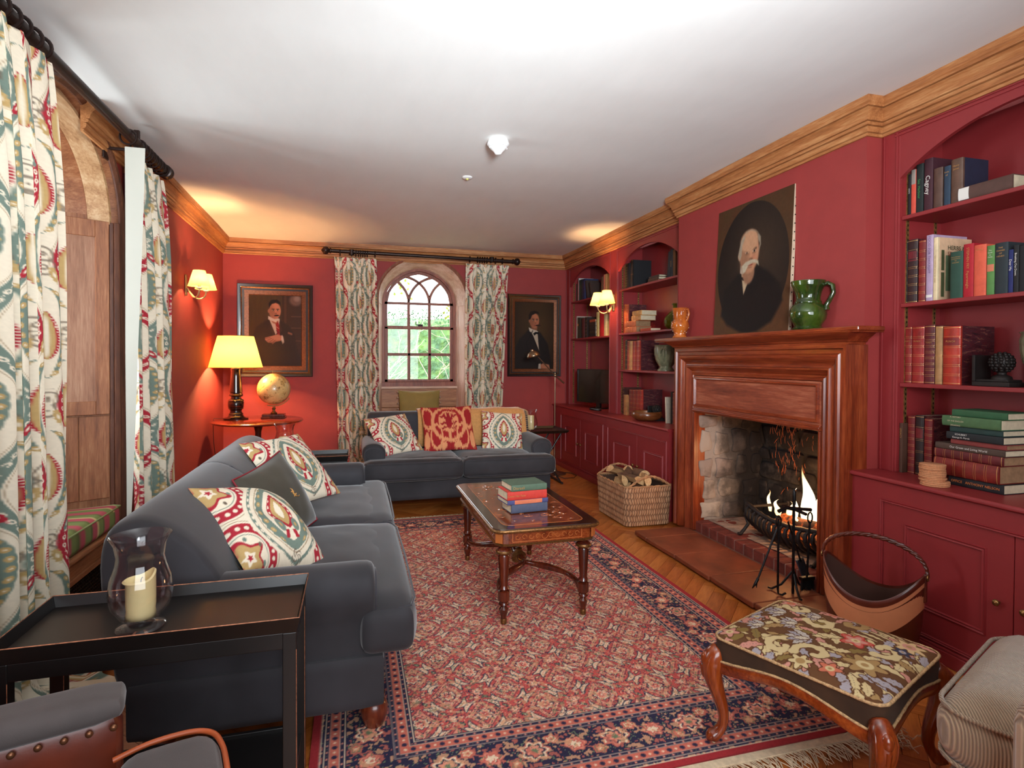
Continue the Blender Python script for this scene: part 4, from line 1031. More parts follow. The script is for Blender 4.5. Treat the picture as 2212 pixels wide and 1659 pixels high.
# ---- near bookcase
g = 'books on the top shelf of the near bookcase'; w = "on the near bookcase's top shelf"
row(2.765, 2.1003, [
 (2.326, 2.309, .215, .15, (24, 22, 24), 'cloth', 'black book with white spine lettering', dict(title='SPIRITS', tcol=WHT, tpos=.6)),
 (2.308, 2.282, .232, .15, (206, 78, 60), 'cloth', 'coral book with a grey top', dict(labelpatch=(cloth((150, 140, 130)), .68, 1))),
 (2.281, 2.243, .250, .16, (26, 34, 32), 'cloth', 'black book with green spine lettering', dict(title='Sea  Harbour', tcol=cloth((60, 150, 80)), tsize=.018)),
 (2.239, 2.194, .262, .19, (62, 26, 36), 'cloth', 'dark maroon book titled Cagney', dict(title='Cagney', tcol=WHT, tsize=.032)),
 (2.190, 2.144, .200, .14, (84, 60, 50), 'leather', 'scuffed old brown book', dict(bands=0)),
 (2.138, 2.106, .195, .13, (40, 58, 76), 'cloth', 'small blue book with gilt lettering', dict(title=['India', 'of'], horiz=True, tsize=.012, tpos=.85)),
 (2.104, 2.048, .214, .16, (92, 66, 52), 'leather', 'thick brown-backed book with dark blue boards', dict(side=cloth((30, 32, 54)), title=['Henry', 'James'], horiz=True, tsize=.012, tpos=.85))], g, w)
book('long brown book with a white label lying flat '+w, g, (2.755, 1.945, 2.1055), .062, .235, .16, (84, 58, 50), lie=True, labelpatch=(WHT, .02, .22))
book('thin yellow book lying under the long brown book', g, (2.752, 1.945, 2.1003), .005, .235, .16, (206, 160, 60), lie=True)
g = 'books on the second shelf of the near bookcase'; w = "on the near bookcase's second shelf"
G2 = cloth((44, 76, 62))
row(2.765, 1.6503, [
 (2.331, 2.322, .325, .22, (24, 30, 34), 'leather', 'narrow dark leather book hard against the left side', dict(bands=5)),
 (2.321, 2.268, .325, .24, (48, 26, 26), 'leather', 'dark leather volume with gilt bands and marbled boards', dict(bands=6, side=MB_, pages=PAGEB, labelpatch=(leather((106, 30, 36)), .66, .82))),
 (2.262, 2.226, .312, .24, (122, 34, 32), 'leather', 'red leather book with gilt lines', dict(bands=6)),
 (2.222, 2.186, .330, .22, (176, 152, 178), 'cloth', 'tall lavender book titled Food for Thought', dict(title='FOOD FOR THOUGHT', tcol=cloth((110, 84, 130)), tsize=.018, tpos=.7, labelpatch=(WHT, .06, .10))),
 (2.185, 2.163, .312, .22, (222, 200, 160), 'cloth', 'tall cream picture book on herbs and spices', dict(title='THE COMPLETE BOOK OF HERBS', tcol=cloth((160, 120, 70)), tsize=.009, side=cloth((214, 176, 140)))),
 (2.101, 2.041, .224, .15, (40, 72, 58), 'cloth', 'dark green book with pale lettering', dict(title=['THE LITERARY', 'COMPANION', 'TO', 'ENGLAND'], horiz=True, tsize=.007, tpos=.88)),
 (2.040, 1.993, .250, .17, (170, 24, 38), 'cloth', 'bright red book titled Paperweight', dict(title='STEPHEN FRY  Paperweight', tsize=.0165, tpos=.55)),
 (1.992, 1.938, .236, .15, (214, 92, 66), 'cloth', 'coral orange cloth book', dict(title=['LETTERS'], horiz=True, tsize=.008, tpos=.9)),
 (1.936, 1.903, .224, .15, (88, 134, 70), 'cloth', 'bright green narrow book', dict(title=['The', 'Guide', 'to', 'Herbs'], horiz=True, tsize=.008, tpos=.9, tcol=WHT, labelpatch=(cloth((208, 120, 90)), .48, .62))),
 (1.902, 1.848, .228, .16, (36, 46, 50), 'cloth', 'wide dark slate book of diaries', dict(title=['THE', 'DIARIES', 'OF', 'HENRY'], horiz=True, tsize=.010, tpos=.90)),
 (1.847, 1.828, .190, .14, (34, 42, 98), 'cloth', 'slim blue book titled Dear Me', dict(title='Dear Me', tcol=WHT, tsize=.014, tpos=.65)),
 (1.827, 1.806, .206, .15, (30, 30, 32), 'cloth', 'black book with bold white lettering', dict(title='Breaking Out Down', tcol=WHT, tsize=.012, tpos=.6)),
 (1.805, 1.770, .20, .15, (26, 26, 30), 'cloth', 'black book at the picture edge', {})], g, w)
# front board of the herbs book shows above the green one
hx0 = 2.766
tb_ = bpy.data.objects['book.013'] if 'book.013' in bpy.data.objects else None
for o in bpy.data.objects:
    if o.get('label', '').startswith('tall cream picture book'): tb_ = o
hy = .0225
mk('cover_picture', MB().box(hy, hy+.0006, .05, .155, .05, .225), cloth((96, 116, 84)), tb_, world=False)
mk('cover_foliage', MB().join(softbox(.001, .018, .10, .0004, 2).mv(hy+.001, .03, .20)).join(softbox(.001, .02, .12, .0004, 2).mv(hy+.001, .03, .08)), cloth((70, 76, 44)), tb_, world=False)
text('HERBS &', .030, (hy+.0012, .06, .262), (0, 1, 0), (0, 0, 1), cloth((50, 66, 44)), tb_, align='LEFT')
text('SPICES', .030, (hy+.0012, .06, .232), (0, 1, 0), (0, 0, 1), cloth((120, 50, 34)), tb_, align='LEFT')
g = 'books on the third shelf of the near bookcase'; w = "on the near bookcase's third shelf"
row(2.765, 1.2403, [
 (2.331, 2.293, .290, .20, (134, 34, 30), 'leather', 'first red leather volume with gilt bands', dict(bands=5, title=['PUNCH'], horiz=True, tsize=.009, tpos=.74)),
 (2.291, 2.226, .288, .21, (146, 36, 32), 'leather', 'wide red leather volume, second from the left', dict(bands=5, title=['PUNCH'], horiz=True, tsize=.011, tpos=.74)),
 (2.224, 2.172, .292, .20, (92, 24, 30), 'leather', 'dark red leather volume with many gilt lines', dict(bands=8, title=['PUNCH'], horiz=True, tsize=.009, tpos=.70)),
 (2.169, 2.133, .284, .20, (164, 122, 78), 'leather', 'worn tan leather book with a torn edge', dict(bands=1, pages=PAGEB)),
 (2.130, 2.047, .280, .215, (166, 46, 30), 'leather', 'thickest red leather volume with marbled boards', dict(bands=5, side=MB_, title=['PUNCH'], horiz=True, tsize=.013, tpos=.74, labelpatch=(leather((120, 30, 30)), .67, .80)))], g, w)
g = 'books standing on the near worktop'; w = 'standing on the near worktop'
row(2.765, .7765, [
 (2.329, 2.312, .255, .17, (78, 48, 34), 'cloth', 'narrow brown book titled Legacy', dict(title='LEGACY', tsize=.014, tpos=.8, dx=-.03)),
 (2.308, 2.270, .295, .20, (112, 28, 30), 'leather', 'narrow red leather volume', dict(bands=7)),
 (2.266, 2.222, .302, .20, (40, 26, 26), 'leather', 'black and red leather volume', dict(bands=4, labelpatch=(leather((110, 30, 32)), .62, .80), side=MB_)),
 (2.219, 2.178, .290, .20, (116, 30, 32), 'leather', 'red leather volume beside the book stack', dict(bands=7, side=MB_))], g, w)
g = 'stack of books lying on the near worktop'
z = .7768
for (c, kind, t, h, d, y, x, lab, kw) in [
 ((26, 26, 30), 'cloth', .042, .235, .16, 1.925, 2.70, 'black paperback titled Office at the bottom of the stack', dict(title='OFFICE   ANTHONY NELSON', tcol=cloth((214, 120, 60)), tsize=.016)),
 ((118, 34, 28), 'leather', .078, .288, .22, 1.962, 2.69, 'thickest red leather volume of the stack, with ribbed spine', dict(bands=5, pages=PAGEB)),
 ((92, 26, 30), 'leather', .040, .305, .21, 1.962, 2.70, 'red leather volume with gilt bands, third from the bottom of the stack', dict(bands=6, pages=PAGEB)),
 ((74, 56, 46), 'cloth', .028, .305, .21, 1.957, 2.70, 'brown book titled Our Green and Living World', dict(title='Our Green and Living World', tcol=WHT, tsize=.014)),
 ((132, 56, 52), 'cloth', .022, .238, .17, 1.925, 2.71, 'thin dull red book in the middle of the stack', dict(pages=PAGEB)),
 ((28, 32, 34), 'cloth', .033, .244, .17, 1.935, 2.70, 'black book titled Schubert in the stack', dict(title=['SCHUBERT', 'George R. Marek'], tcol=WHT, tsize=.016, tpos=.28)),
 ((36, 60, 56), 'cloth', .026, .228, .16, 1.935, 2.71, 'dark teal book, third from the top of the stack', {}),
 ((72, 104, 66), 'cloth', .046, .255, .17, 1.950, 2.70, 'light green book, second from the top of the stack', dict(title=['A HISTORY', 'OF THE ENGLISH', 'SPEAKING'], tsize=.014, tpos=.25, tcol=PAGE)),
 ((46, 88, 56), 'cloth', .030, .237, .16, 1.925, 2.715, 'green book on top of the stack', {})]:
    book(lab, g, (x, y, z), t, h, d, c, kind, lie=True, **kw); z += t+.0008
# ---- far bookcase, bay beside the fireplace
g = 'books on the top shelf beside the fireplace'; w = "on the top shelf beside the fireplace"
GS = mat('gilt_pattern', (150, 110, 50), .4, .4, var=.7, vscale=60)
row(2.79, 2.1003, [
 (5.597, 5.575, .262, .17, (120, 88, 44), 'leather', 'narrow gilt-patterned book at the far end', dict(bands=6)),
 (5.574, 5.53, .272, .18, (58, 40, 26), 'leather', 'dark book with heavily gilded spine', dict(bands=8)),
 (5.528, 5.47, .27, .18, (22, 22, 26), 'cloth', 'plain black book', {}),
 (5.452, 5.402, .292, .24, (30, 24, 22), 'leather', 'tall black album with a gilt spine', dict(bands=1, side=cloth((18, 18, 22)))),
 (4.735, 4.690, .250, .17, (34, 34, 40), 'cloth', 'dark book leaning at the near end', dict(lean=.10)),
 (4.680, 4.635, .262, .17, (26, 28, 36), 'cloth', 'dark navy book with lettering', dict(title='GOYA', tsize=.02)),
 (4.632, 4.590, .255, .17, (98, 62, 34), 'cloth', 'brown book tucked behind the chimney breast', {})], g, w)
z = 2.1006
for c, t, h, y, lab in [((96, 58, 40), .026, .20, 5.01, 'bottom book of the small pile'), ((74, 48, 36), .024, .20, 5.0, 'middle book of the small pile'), ((60, 44, 38), .018, .19, 4.99, 'thin top book of the small pile')]:
    book(lab+' '+w, g, (2.80, y, z), t, h, .14, c, lie=True); z += t+.0006
g = 'books on the second shelf beside the fireplace'; w = "on the second shelf beside the fireplace"
row(2.79, 1.6353, [
 (5.597, 5.555, .308, .20, (172, 88, 50), 'leather', 'orange leather volume at the far end', dict(bands=6)),
 (5.552, 5.500, .304, .215, (164, 74, 44), 'leather', 'orange leather volume with dark red marbled boards', dict(bands=6, side=MB_))], g, w)
z = 1.6358
for c, k_, t, h, y, x, lab, kw in [((178, 92, 56), 'leather', .056, .235, 5.345, 2.74, 'tan leather volume at the bottom of the pile of four', dict(bands=7, pages=PAGEB)),
    ((172, 84, 50), 'leather', .060, .235, 5.365, 2.745, 'tan leather volume, second from the bottom of the pile of four', dict(bands=7, pages=PAGEB)),
    ((184, 130, 76), 'leather', .050, .190, 5.27, 2.76, 'pale leather volume, third from the bottom of the pile of four', dict(bands=3)),
    ((196, 142, 80), 'leather', .048, .190, 5.26, 2.765, 'pale leather volume on top of the pile of four', dict(bands=3))]:
    book(lab, g, (x, y, z), t, h, .17, c, k_, lie=True, **kw); z += t+.0008
book('small orange book lying flat in front of the pile of four', g, (2.735, 5.03, 1.6358), .026, .20, .11, (170, 66, 44), lie=True)
g = 'books on the third shelf beside the fireplace'; w = "on the third shelf beside the fireplace"
row(2.79, 1.2503, [
 (5.597, 5.566, .305, .20, (146, 62, 42), 'leather', 'slim red-brown leather volume at the far end', dict(bands=5)),
 (5.564, 5.520, .318, .20, (40, 28, 26), 'leather', 'black leather volume with gilt bands', dict(bands=5)),
 (5.518, 5.475, .306, .20, (150, 58, 40), 'leather', 'red leather volume next to the tan one', dict(bands=5)),
 (5.473, 5.398, .300, .20, (186, 136, 84), 'leather', 'tan leather volume', dict(bands=5)),
 (5.396, 5.322, .300, .20, (152, 50, 34), 'leather', 'wide red leather volume right of the tan one', dict(bands=5)),
 (5.320, 5.235, .302, .215, (148, 46, 34), 'leather', 'wide red leather volume with dark boards', dict(bands=5, side=MB_))], g, w)
g = 'books standing on the worktop beside the fireplace'; w = "on the worktop beside the fireplace"
row(2.78, .7765, [
 (5.590, 5.543, .285, .20, (70, 34, 28), 'leather', 'black and gilt leather volume at the far end', dict(bands=6, dx=-.01)),
 (5.530, 5.452, .210, .16, (170, 116, 70), 'leather', 'short tan leather volume', dict(bands=2, dx=-.02)),
 (5.448, 5.380, .270, .20, (116, 38, 30), 'leather', 'dark red leather volume next to the tan one', dict(bands=5)),
 (5.378, 5.308, .272, .20, (124, 44, 32), 'leather', 'red leather volume in the middle of the row', dict(bands=5)),
 (5.306, 5.232, .276, .20, (128, 40, 32), 'leather', 'red leather volume, second from the marbled boards', dict(bands=5)),
 (5.230, 5.158, .280, .235, (150, 44, 34), 'leather', 'red leather volume showing striped marbled boards', dict(bands=5, side=MB_)),
 (4.668, 4.648, .240, .17, (206, 194, 172), 'cloth', 'thin cream book leaning next to the bowl', dict(lean=-.07, dx=-.03)),
 (4.634, 4.606, .290, .18, (34, 30, 30), 'cloth', 'dark book between the cream one and the red leather', {}),
 (4.600, 4.545, .285, .18, (118, 34, 32), 'leather', 'red leather volume behind the mantel edge', dict(bands=6))], g, w)
# ---- farthest bay
g = 'books on the top shelf of the farthest bay'; w = "on the farthest bay's top shelf"
row(2.80, 2.1003, [
 (6.995, 6.962, .24, .16, (52, 50, 40), 'cloth', 'dark green slim book at the far end', {}),
 (6.955, 6.930, .27, .16, (128, 34, 44), 'cloth', 'slim crimson book', {}),
 (6.925, 6.900, .305, .22, (190, 176, 172), 'cloth', 'tall white-spined picture book', {}),
 (6.895, 6.835, .275, .17, (44, 52, 38), 'cloth', 'olive green book', {}),
 (6.833, 6.775, .275, .17, (34, 38, 44), 'cloth', 'dark slate book', {}),
 (6.773, 6.700, .272, .18, (36, 42, 80), 'cloth', 'navy blue book', {}),
 (6.640, 6.595, .245, .17, (60, 44, 38), 'cloth', 'brown book leaning to the left', dict(lean=-.28)),
 (6.520, 6.475, .205, .16, (56, 40, 36), 'cloth', 'shorter brown book leaning to the left', dict(lean=-.30)),
 (6.225, 6.175, .225, .15, (96, 64, 44), 'cloth', 'brown book leaning on the pink one', dict(lean=.06)),
 (6.150, 6.110, .240, .15, (196, 110, 92), 'cloth', 'pink-spined book', {}),
 (6.108, 6.050, .240, .15, (196, 150, 96), 'cloth', 'cream book with ornamented spine', dict(title='ANTHOLOGY', tsize=.014)),
 (6.048, 5.985, .232, .15, (176, 140, 90), 'cloth', 'tan book at the near end', {})], g, w)
g = 'books on the second shelf of the farthest bay'; w = "on the farthest bay's second shelf"
row(2.80, 1.6253, [
 (6.990, 6.950, .295, .22, (184, 164, 152), 'cloth', 'tall pale picture book at the far end', {}),
 (6.945, 6.905, .275, .17, (66, 60, 40), 'cloth', 'olive book with an orange mark', dict(labelpatch=(cloth((200, 110, 50)), .6, .7))),
 (6.903, 6.835, .270, .17, (52, 54, 40), 'cloth', 'dark green wide book', {}),
 (6.833, 6.795, .255, .17, (38, 26, 26), 'cloth', 'black narrow book', {}),
 (6.790, 6.720, .255, .17, (88, 34, 32), 'cloth', 'maroon book', {}),
 (6.690, 6.640, .262, .18, (50, 36, 32), 'leather', 'dark leather book with gilt lines', dict(bands=5)),
 (6.330, 6.275, .295, .18, (206, 186, 120), 'cloth', 'cream book leaning beside the red folio', dict(lean=-.05)),
 (6.245, 6.135, .300, .19, (176, 28, 34), 'cloth', 'wide bright red folio', {}),
 (6.125, 6.060, .262, .18, (200, 186, 140), 'cloth', 'cream book right of the red folio', {})], g, w)
z = 1.6258
for i, (c, t, h) in enumerate([((134, 26, 30), .012, .26), ((50, 40, 36), .028, .19), ((60, 44, 34), .045, .18), ((48, 38, 34), .05, .18), ((56, 42, 36), .05, .18), ((170, 78, 46), .03, .17)]):
    book(['thin red book at the bottom of the pile', 'grey-brown book resting on the thin red one', 'brown book in the lower half of the pile', 'dark book in the middle of the pile', 'brown book near the top of the pile', 'small orange book on top of the pile'][i]+' in the farthest bay', g, (2.80, 6.46, z), t, h, .15, c, lie=True); z += t+.0006
# books on the coffee table
g = 'stack of books on the coffee table'
z = .5125
CT = dict(rz=0)
for (c, t, h, d, x, y, rz, lab, kw) in [
 ((70, 76, 96), .048, .215, .15, .935, 3.005, .10, 'worn blue-grey book at the bottom of the coffee table stack', {}),
 ((66, 68, 112), .024, .240, .16, .925, 3.000, .11, 'slim blue book with an orange title strip in the coffee table stack', dict(labelpatch=(cloth((206, 112, 78)), .17, .85))),
 ((192, 52, 40), .046, .232, .16, .920, 2.998, .10, 'thick red book in the coffee table stack', dict(title='Cover Her Face', tsize=.016, tpos=.22)),
 ((78, 98, 78), .034, .208, .17, .932, 3.000, .09, 'green book titled Disraeli on top of the coffee table stack', dict(title='Disraeli', tsize=.022, tpos=.20))]:
    book(lab, g, (x, y, z), t, h, d, c, lie=True, rz=rz, **kw); z += t+.0008
# ------------------------------------------------------------------ curtains
CURT = vmat('printed_linen', .9, bump=.2, bscale=700, spec=.2)
LIN = mat('cream_lining', (190, 188, 176), .9, var=.03, vscale=3)
IRONR = mat('bronze_curtain_iron', (48, 34, 30), .38, .55, var=.25)
def curtain(label, group, frame, s0t, s1t, s0b, s1b, zt, zb, folds, amp, full, step, seed=0, puddle=0, lining=None, uoff=0, cat='curtain', flip=1):
    """frame(s, depth, z) -> world; depth positive into the room"""
    T = thing('curtain', label, cat, frame((s0b+s1b)/2, 0, max(zb, 0)), 0, group)
    wd = abs(s1t-s0t)*full; nu = int(wd/step); nz = int((zt-zb)/step)
    u = np.linspace(0, 1, nu); zz = np.linspace(0, 1, nz)
    U, Zt = np.meshgrid(u, zz, indexing='ij'); rg_ = np.random.RandomState(seed)
    jit = np.cumsum(rg_.rand(folds*2+2)+.5); jit = (jit-jit[0])/(jit[-1]-jit[0])*folds
    ph = np.interp(U, np.linspace(0, 1, len(jit)), jit)+.05*np.sin(Zt*5+U*9+seed)
    a = amp*(.35+.65*np.clip(Zt*5, 0, 1))*(1-.25*np.sin(U*11+seed)*.6)
    d = a*np.sin(2*PI*ph)+.25*a*np.sin(4*PI*ph+1)
    s0 = s0t+(s0b-s0t)*Zt**.6; s1 = s1t+(s1b-s1t)*Zt**.6
    S = s0+(s1-s0)*(U+.018*np.sin(4*PI*ph)); Z = zt+(zb-zt)*Zt
    # pinch-pleat ripple of the heading
    Z = Z+.006*np.sin(2*PI*ph)*np.clip(1-Zt*30, 0, 1)
    if puddle:
        k = np.clip((Zt-(1-puddle))/puddle, 0, 1); Z = Z*(1-k)+k*(.012+.05*np.abs(np.sin(U*17+k*4))*(1-k*.3)); d = d+k*k*.22*(1+.5*np.sin(U*13)); S = S+k*k*.16*np.sin(U*9+1)
    P = np.stack([np.vectorize(lambda s, q, z, i=i: frame(s, q, z)[i])(S, d, Z) for i in range(3)], -1) if False else frame_np(frame, S, d, Z)
    c = ogee(U*wd*flip+uoff, (Z if not puddle else zt-(zt-zb)*Zt))
    o = mk('cloth', MB().grid(P), CURT, T, smooth=180, color=c.reshape(-1, 3))
    if lining:
        o2 = mk('lining', lining, LIN, T, smooth=60)
    return T
def frame_np(frame, S, d, Z): return np.stack(frame(S, d, Z), -1)
FLW = lambda s, d, z: (d*1.0-1.195+s*0, s*1.0, z*1.0)
FBW = lambda s, d, z: (s*1.0, 7.055-d, z*1.0)
def _lining(frame, s, pts):
    a = []
    for t in np.linspace(0, 1, 30):
        z = pts[0]+(pts[1]-pts[0])*t; w_ = .085*(1-t)**.8+.015
        a.append([frame(s-.0+.004*math.sin(t*9), -.004+w_*q+.006*math.sin(q*6), z) for q in (0, .25, .5, .75, 1)])
    return MB().grid(a)
curtain('long printed curtain at the left picture edge, its hem crumpled on the floor', None, FLW, 1.75, 2.78, 1.85, 2.93, 2.555, .0, 9, .038, 1.55, .0038, 4, puddle=.05, uoff=.30)
curtain('long printed curtain on the left wall with its cream lining turned out', None, FLW, 3.645, 4.20, 3.72, 4.52, 2.50, .02, 5, .036, 1.45, .0050, 5, lining=_lining(FLW, 3.585, (2.50, .35)), uoff=.05)
curtain('printed curtain left of the arched window', 'curtains at the arched window', FBW, -.225, .272, -.165, .30, 2.545, .01, 8, .032, 1.7, .0072, 8, uoff=.02)
curtain('printed curtain right of the arched window', 'curtains at the arched window', FBW, 1.345, 1.915, 1.35, 1.80, 2.545, .01, 8, .032, 1.6, .0072, 9, uoff=.09)
def ringm(c, ax, r=.040, t=.0055, n=18):
    p = [(c[0], c[1]+r*math.cos(2*PI*i/n), c[2]+r*math.sin(2*PI*i/n)) if ax == 'x' else (c[0]+r*math.cos(2*PI*i/n), c[1], c[2]+r*math.sin(2*PI*i/n)) for i in range(n)]
    return MB().tube(p, t, 6, closed=True)
# left rod
T = thing('curtain_pole', 'thick bronze curtain pole along the left wall with flat turned end', 'curtain pole', (-1.22, 3.2, 2.60))
mk('pole', MB().tube([(-1.22, 1.6, 2.610), (-1.22, 4.33, 2.604)], .026, 14), IRONR, T, smooth=50)
mk('finial', MB().lathe([(.03, 0), (.044, .006), (.046, .03), (.038, .036), (.046, .044), (.046, .060), (.03, .066)], 20).xf(Matrix.Translation((-1.22, 4.33, 2.604)) @ Matrix.Rotation(-PI/2, 4, 'X')), IRONR, T, smooth=40)
mk('bracket', MB().box(-1.385, -1.205, 3.825, 3.845, 2.555, 2.57).box(-1.385, -1.375, 3.80, 3.87, 2.50, 2.62).box(-1.235, -1.205, 3.825, 3.845, 2.555, 2.68), IRONR, T, bevel=.003)
for y in (2.46, 2.53, 2.60, 2.68, 2.75): mk('ring', ringm((-1.22, y, 2.598), 'y', .044, .0075), IRONR, T, smooth=60)
for y in (3.70, 3.86, 3.93, 3.98, 4.04, 4.10, 4.16, 4.22, 4.28): mk('ring', ringm((-1.22, y, 2.592), 'y', .042, .006), IRONR, T, smooth=60)
# back rod
T = thing('curtain_pole', 'dark curtain pole with ball finials above the arched window', 'curtain pole', (.84, 7.05, 2.60))
mk('pole', MB().tube([(-.25, 7.05, 2.618), (1.95, 7.05, 2.600)], .021, 12), IRONR, T, smooth=50)
for x, sg, z in ((-.25, -1, 2.618), (1.95, 1, 2.600)):
    mk('finial', MB().lathe([(.021, 0), (.032, .004), (.032, .012), (.018, .018), (.022, .024), (.040, .042), (.047, .062), (.040, .084), (.022, .096), (.008, .104), (.003, .112)], 18).xf(Matrix.Translation((x, 7.05, z)) @ Matrix.Rotation(sg*PI/2, 4, 'Y')), IRONR, T, smooth=50)
for x in (-.02, 1.68):
    mk('bracket', MB().box(x-.008, x+.008, 7.05, 7.155, 2.575, 2.59).box(x-.02, x+.02, 7.145, 7.157, 2.52, 2.66).lathe([(.030, -.03), (.030, .03)], 14, (x, 7.05, 2.61)), IRONR, T, bevel=.002)
for x in (-.15, .03, .06, .085, .11, .135, .16, .25, 1.40, 1.50, 1.53, 1.56, 1.59, 1.62, 1.73, 1.82): mk('ring', ringm((x, 7.05, 2.600), 'x', .036, .005), IRONR, T, smooth=60)
# ------------------------------------------------------------------ pictures
PAINT = vmat('oil_paint', .55, spec=.15, bump=.25, bscale=160, coat=.05, bdist=.0006)
def canvas_mesh(n, m, fn):
    u, v = np.meshgrid(np.linspace(0, 1, n), np.linspace(0, 1, m), indexing='ij')
    cv = Canvas(u, v, (50, 38, 30)); fn(cv); return u, v, np.clip(cv.c*.86, 0, 1)
def face(c, cx, cy, r, tone, hair, hairc, look=0, asp=1.25, moust=None, collar=True):
    """r = half face width; asp corrects the canvas aspect"""
    sh = [q*.62 for q in tone]; dk = [q*.35 for q in tone]
    def E(x, y, rx, ry, col, **k): c.ell(cx+x*r, cy+y*r*asp, rx*r, ry*r*asp, col, **k)
    E(0, -1.25, .62, .8, [q*.8 for q in tone], soft=.25)                       # neck
    E(0, 0, 1.0, 1.32, tone, soft=.16); E(-.55*(1 if look >= 0 else -1), -.1, .55, 1.1, sh, soft=.9, op=.45)
    E(-1.0, -.05, .18, .30, [q*.85 for q in tone], soft=.3)                    # ear
    for sx in (-.38, .38):
        x = sx+look*.18
        E(x, .28, .26, .07, dk, soft=.5, op=.8); E(x, .10, .19, .085, (214, 196, 176), soft=.5, op=.55); E(x+look*.03, .10, .08, .085, (36, 24, 20), soft=.4)
        E(x, .20, .24, .035, dk, soft=.6, op=.7); E(x, -.02, .2, .05, sh, soft=.8, op=.5)
    E(.02+look*.24, -.12, .10, .34, [min(255, q*1.12) for q in tone], soft=.9, op=.7); E(.02+look*.26, -.40, .20, .10, sh, soft=.8, op=.7)
    E(.12+look*.26, -.43, .07, .04, dk, soft=.7, op=.7)
    E(look*.16, -.78, .30, .075, (150, 66, 54), soft=.5, op=.9); E(look*.16, -.95, .26, .06, sh, soft=.8, op=.5)
    E(.42+look*.1, -.35, .25, .28, (206, 110, 84), soft=1., op=.25); E(.1, .75, .6, .35, [min(255, q*1.1) for q in tone], soft=1., op=.5)
def man1(c):
    X, Y = c.X, c.Y
    c.c = np.stack([(.23+.06*Y+.05*fnoise(X*5, Y*.7, 9, 3, 1)), (.165+.05*Y+.05*fnoise(X*5, Y*.7, 9, 3, 1)), (.11+.02*Y+.02*fnoise(X*5, Y*.7, 9, 3, 2))], -1)*.9
    c.fill((X > .62)*.9, (58, 38, 28)); c.fill((X > .66)*(X < .70)*.8, (86, 56, 38))
    for y in (.36, .54, .70): c.fill((np.abs(Y-y) < .008)*(X > .79)*.8, (96, 66, 46))
    c.ell(.88, .93, .12, .08, (128, 98, 84), soft=.5, op=.8); c.ell(.90, .95, .06, .04, (176, 146, 130), soft=.8, op=.6)
    c.poly([(.05, 0), (.06, .40), (.14, .55), (.36, .66), (.56, .66), (.74, .58), (.86, .44), (.90, .25), (.95, 0)], (48, 34, 28), soft=.03)
    c.poly([(.36, .67), (.48, .36), (.62, .50), (.57, .68)], (58, 42, 34), soft=.02)
    c.poly([(.36, .70), (.40, .62), (.50, .44), (.56, .52), (.57, .67)], (212, 190, 168), soft=.01)
    c.poly([(.48, .63), (.54, .64), (.57, .56), (.58, .44), (.55, .40), (.52, .48), (.50, .58)], (140, 30, 30), soft=.008)
    c.stroke([(.50, .56), (.56, .53)], .004, (196, 150, 120)); c.stroke([(.51, .50), (.57, .47)], .004, (60, 40, 60))
    face(c, .485, .775, .112, (206, 134, 100), 0, 0, .5, .78)
    c.poly([(.375, .80), (.37, .88), (.42, .925), (.52, .935), (.585, .90), (.595, .84), (.57, .87), (.50, .885), (.43, .87), (.40, .84)], (30, 20, 17), soft=.012)
    c.ell(.52, .712, .045, .010, (50, 28, 20), soft=.4)
    c.poly([(.36, .70), (.36, .655), (.50, .615), (.55, .645), (.57, .62), (.575, .66), (.54, .67), (.48, .66)], (222, 204, 184), soft=.008)
    c.poly([(.62, .44), (.64, .42), (.66, .34), (.63, .31), (.58, .42)], (214, 196, 178), soft=.01)
    c.poly([(.30, .40), (.42, .425), (.54, .45), (.61, .43), (.60, .36), (.50, .345), (.44, .31), (.42, .33), (.36, .33), (.30, .37)], (200, 132, 100), soft=.012)
    for k in range(4): c.stroke([(.30+k*.045, .385-k*.02), (.40+k*.03, .405-k*.012)], .003, (120, 70, 50))
    c.poly([(.0, .12), (.2, .30), (.5, .33), (.85, .30), (1, .1), (1, 0), (0, 0)], (44, 31, 26), soft=.1, op=.8)
    c.stroke([(.74, .47), (.80, .455)], .012, (150, 100, 74), soft=.02)
def man2(c):
    X, Y = c.X, c.Y; d = np.hypot(X-.6, (Y-.62))
    c.c = np.stack([.32-.22*d+.02*fnoise(X, Y, 12, 3, 2), .22-.16*d+.02*fnoise(X, Y, 12, 3, 3), .13-.09*d+0*X], -1)
    c.poly([(.0, 0), (.02, .30), (.12, .44), (.34, .58), (.50, .60), (.66, .54), (.84, .38), (.92, .15), (.95, 0)], (36, 26, 23), soft=.03)
    c.poly([(.36, .60), (.47, .50), (.62, .28), (.60, .42), (.58, .56)], (206, 182, 156), soft=.012)
    face(c, .50, .72, .120, (194, 118, 84), 0, 0, .8, .70)
    c.poly([(.36, .73), (.355, .80), (.40, .85), (.50, .87), (.60, .85), (.635, .80), (.60, .825), (.52, .825), (.44, .80), (.40, .74)], (34, 22, 18), soft=.012)
    c.poly([(.52, .655), (.60, .665), (.68, .645), (.62, .640), (.56, .638)], (56, 30, 20), soft=.008)
    c.poly([(.36, .62), (.38, .56), (.52, .525), (.60, .56), (.56, .575), (.46, .59)], (218, 200, 178), soft=.008)
    c.poly([(.47, .53), (.53, .555), (.60, .55), (.61, .52), (.55, .525), (.50, .50)], (16, 12, 12), soft=.006)
    c.stroke([(.46, .57), (.30, .40), (.40, .10)], .006, (24, 17, 16), soft=.02); c.stroke([(.60, .42), (.66, .20)], .004, (60, 46, 40), soft=.01)
    c.poly([(.60, 0), (.62, .06), (.72, .09), (.88, .07), (.90, 0)], (190, 120, 88), soft=.015); c.poly([(.60, .0), (.61, .08), (.66, .09), (.67, .0)], (206, 190, 170), soft=.01)
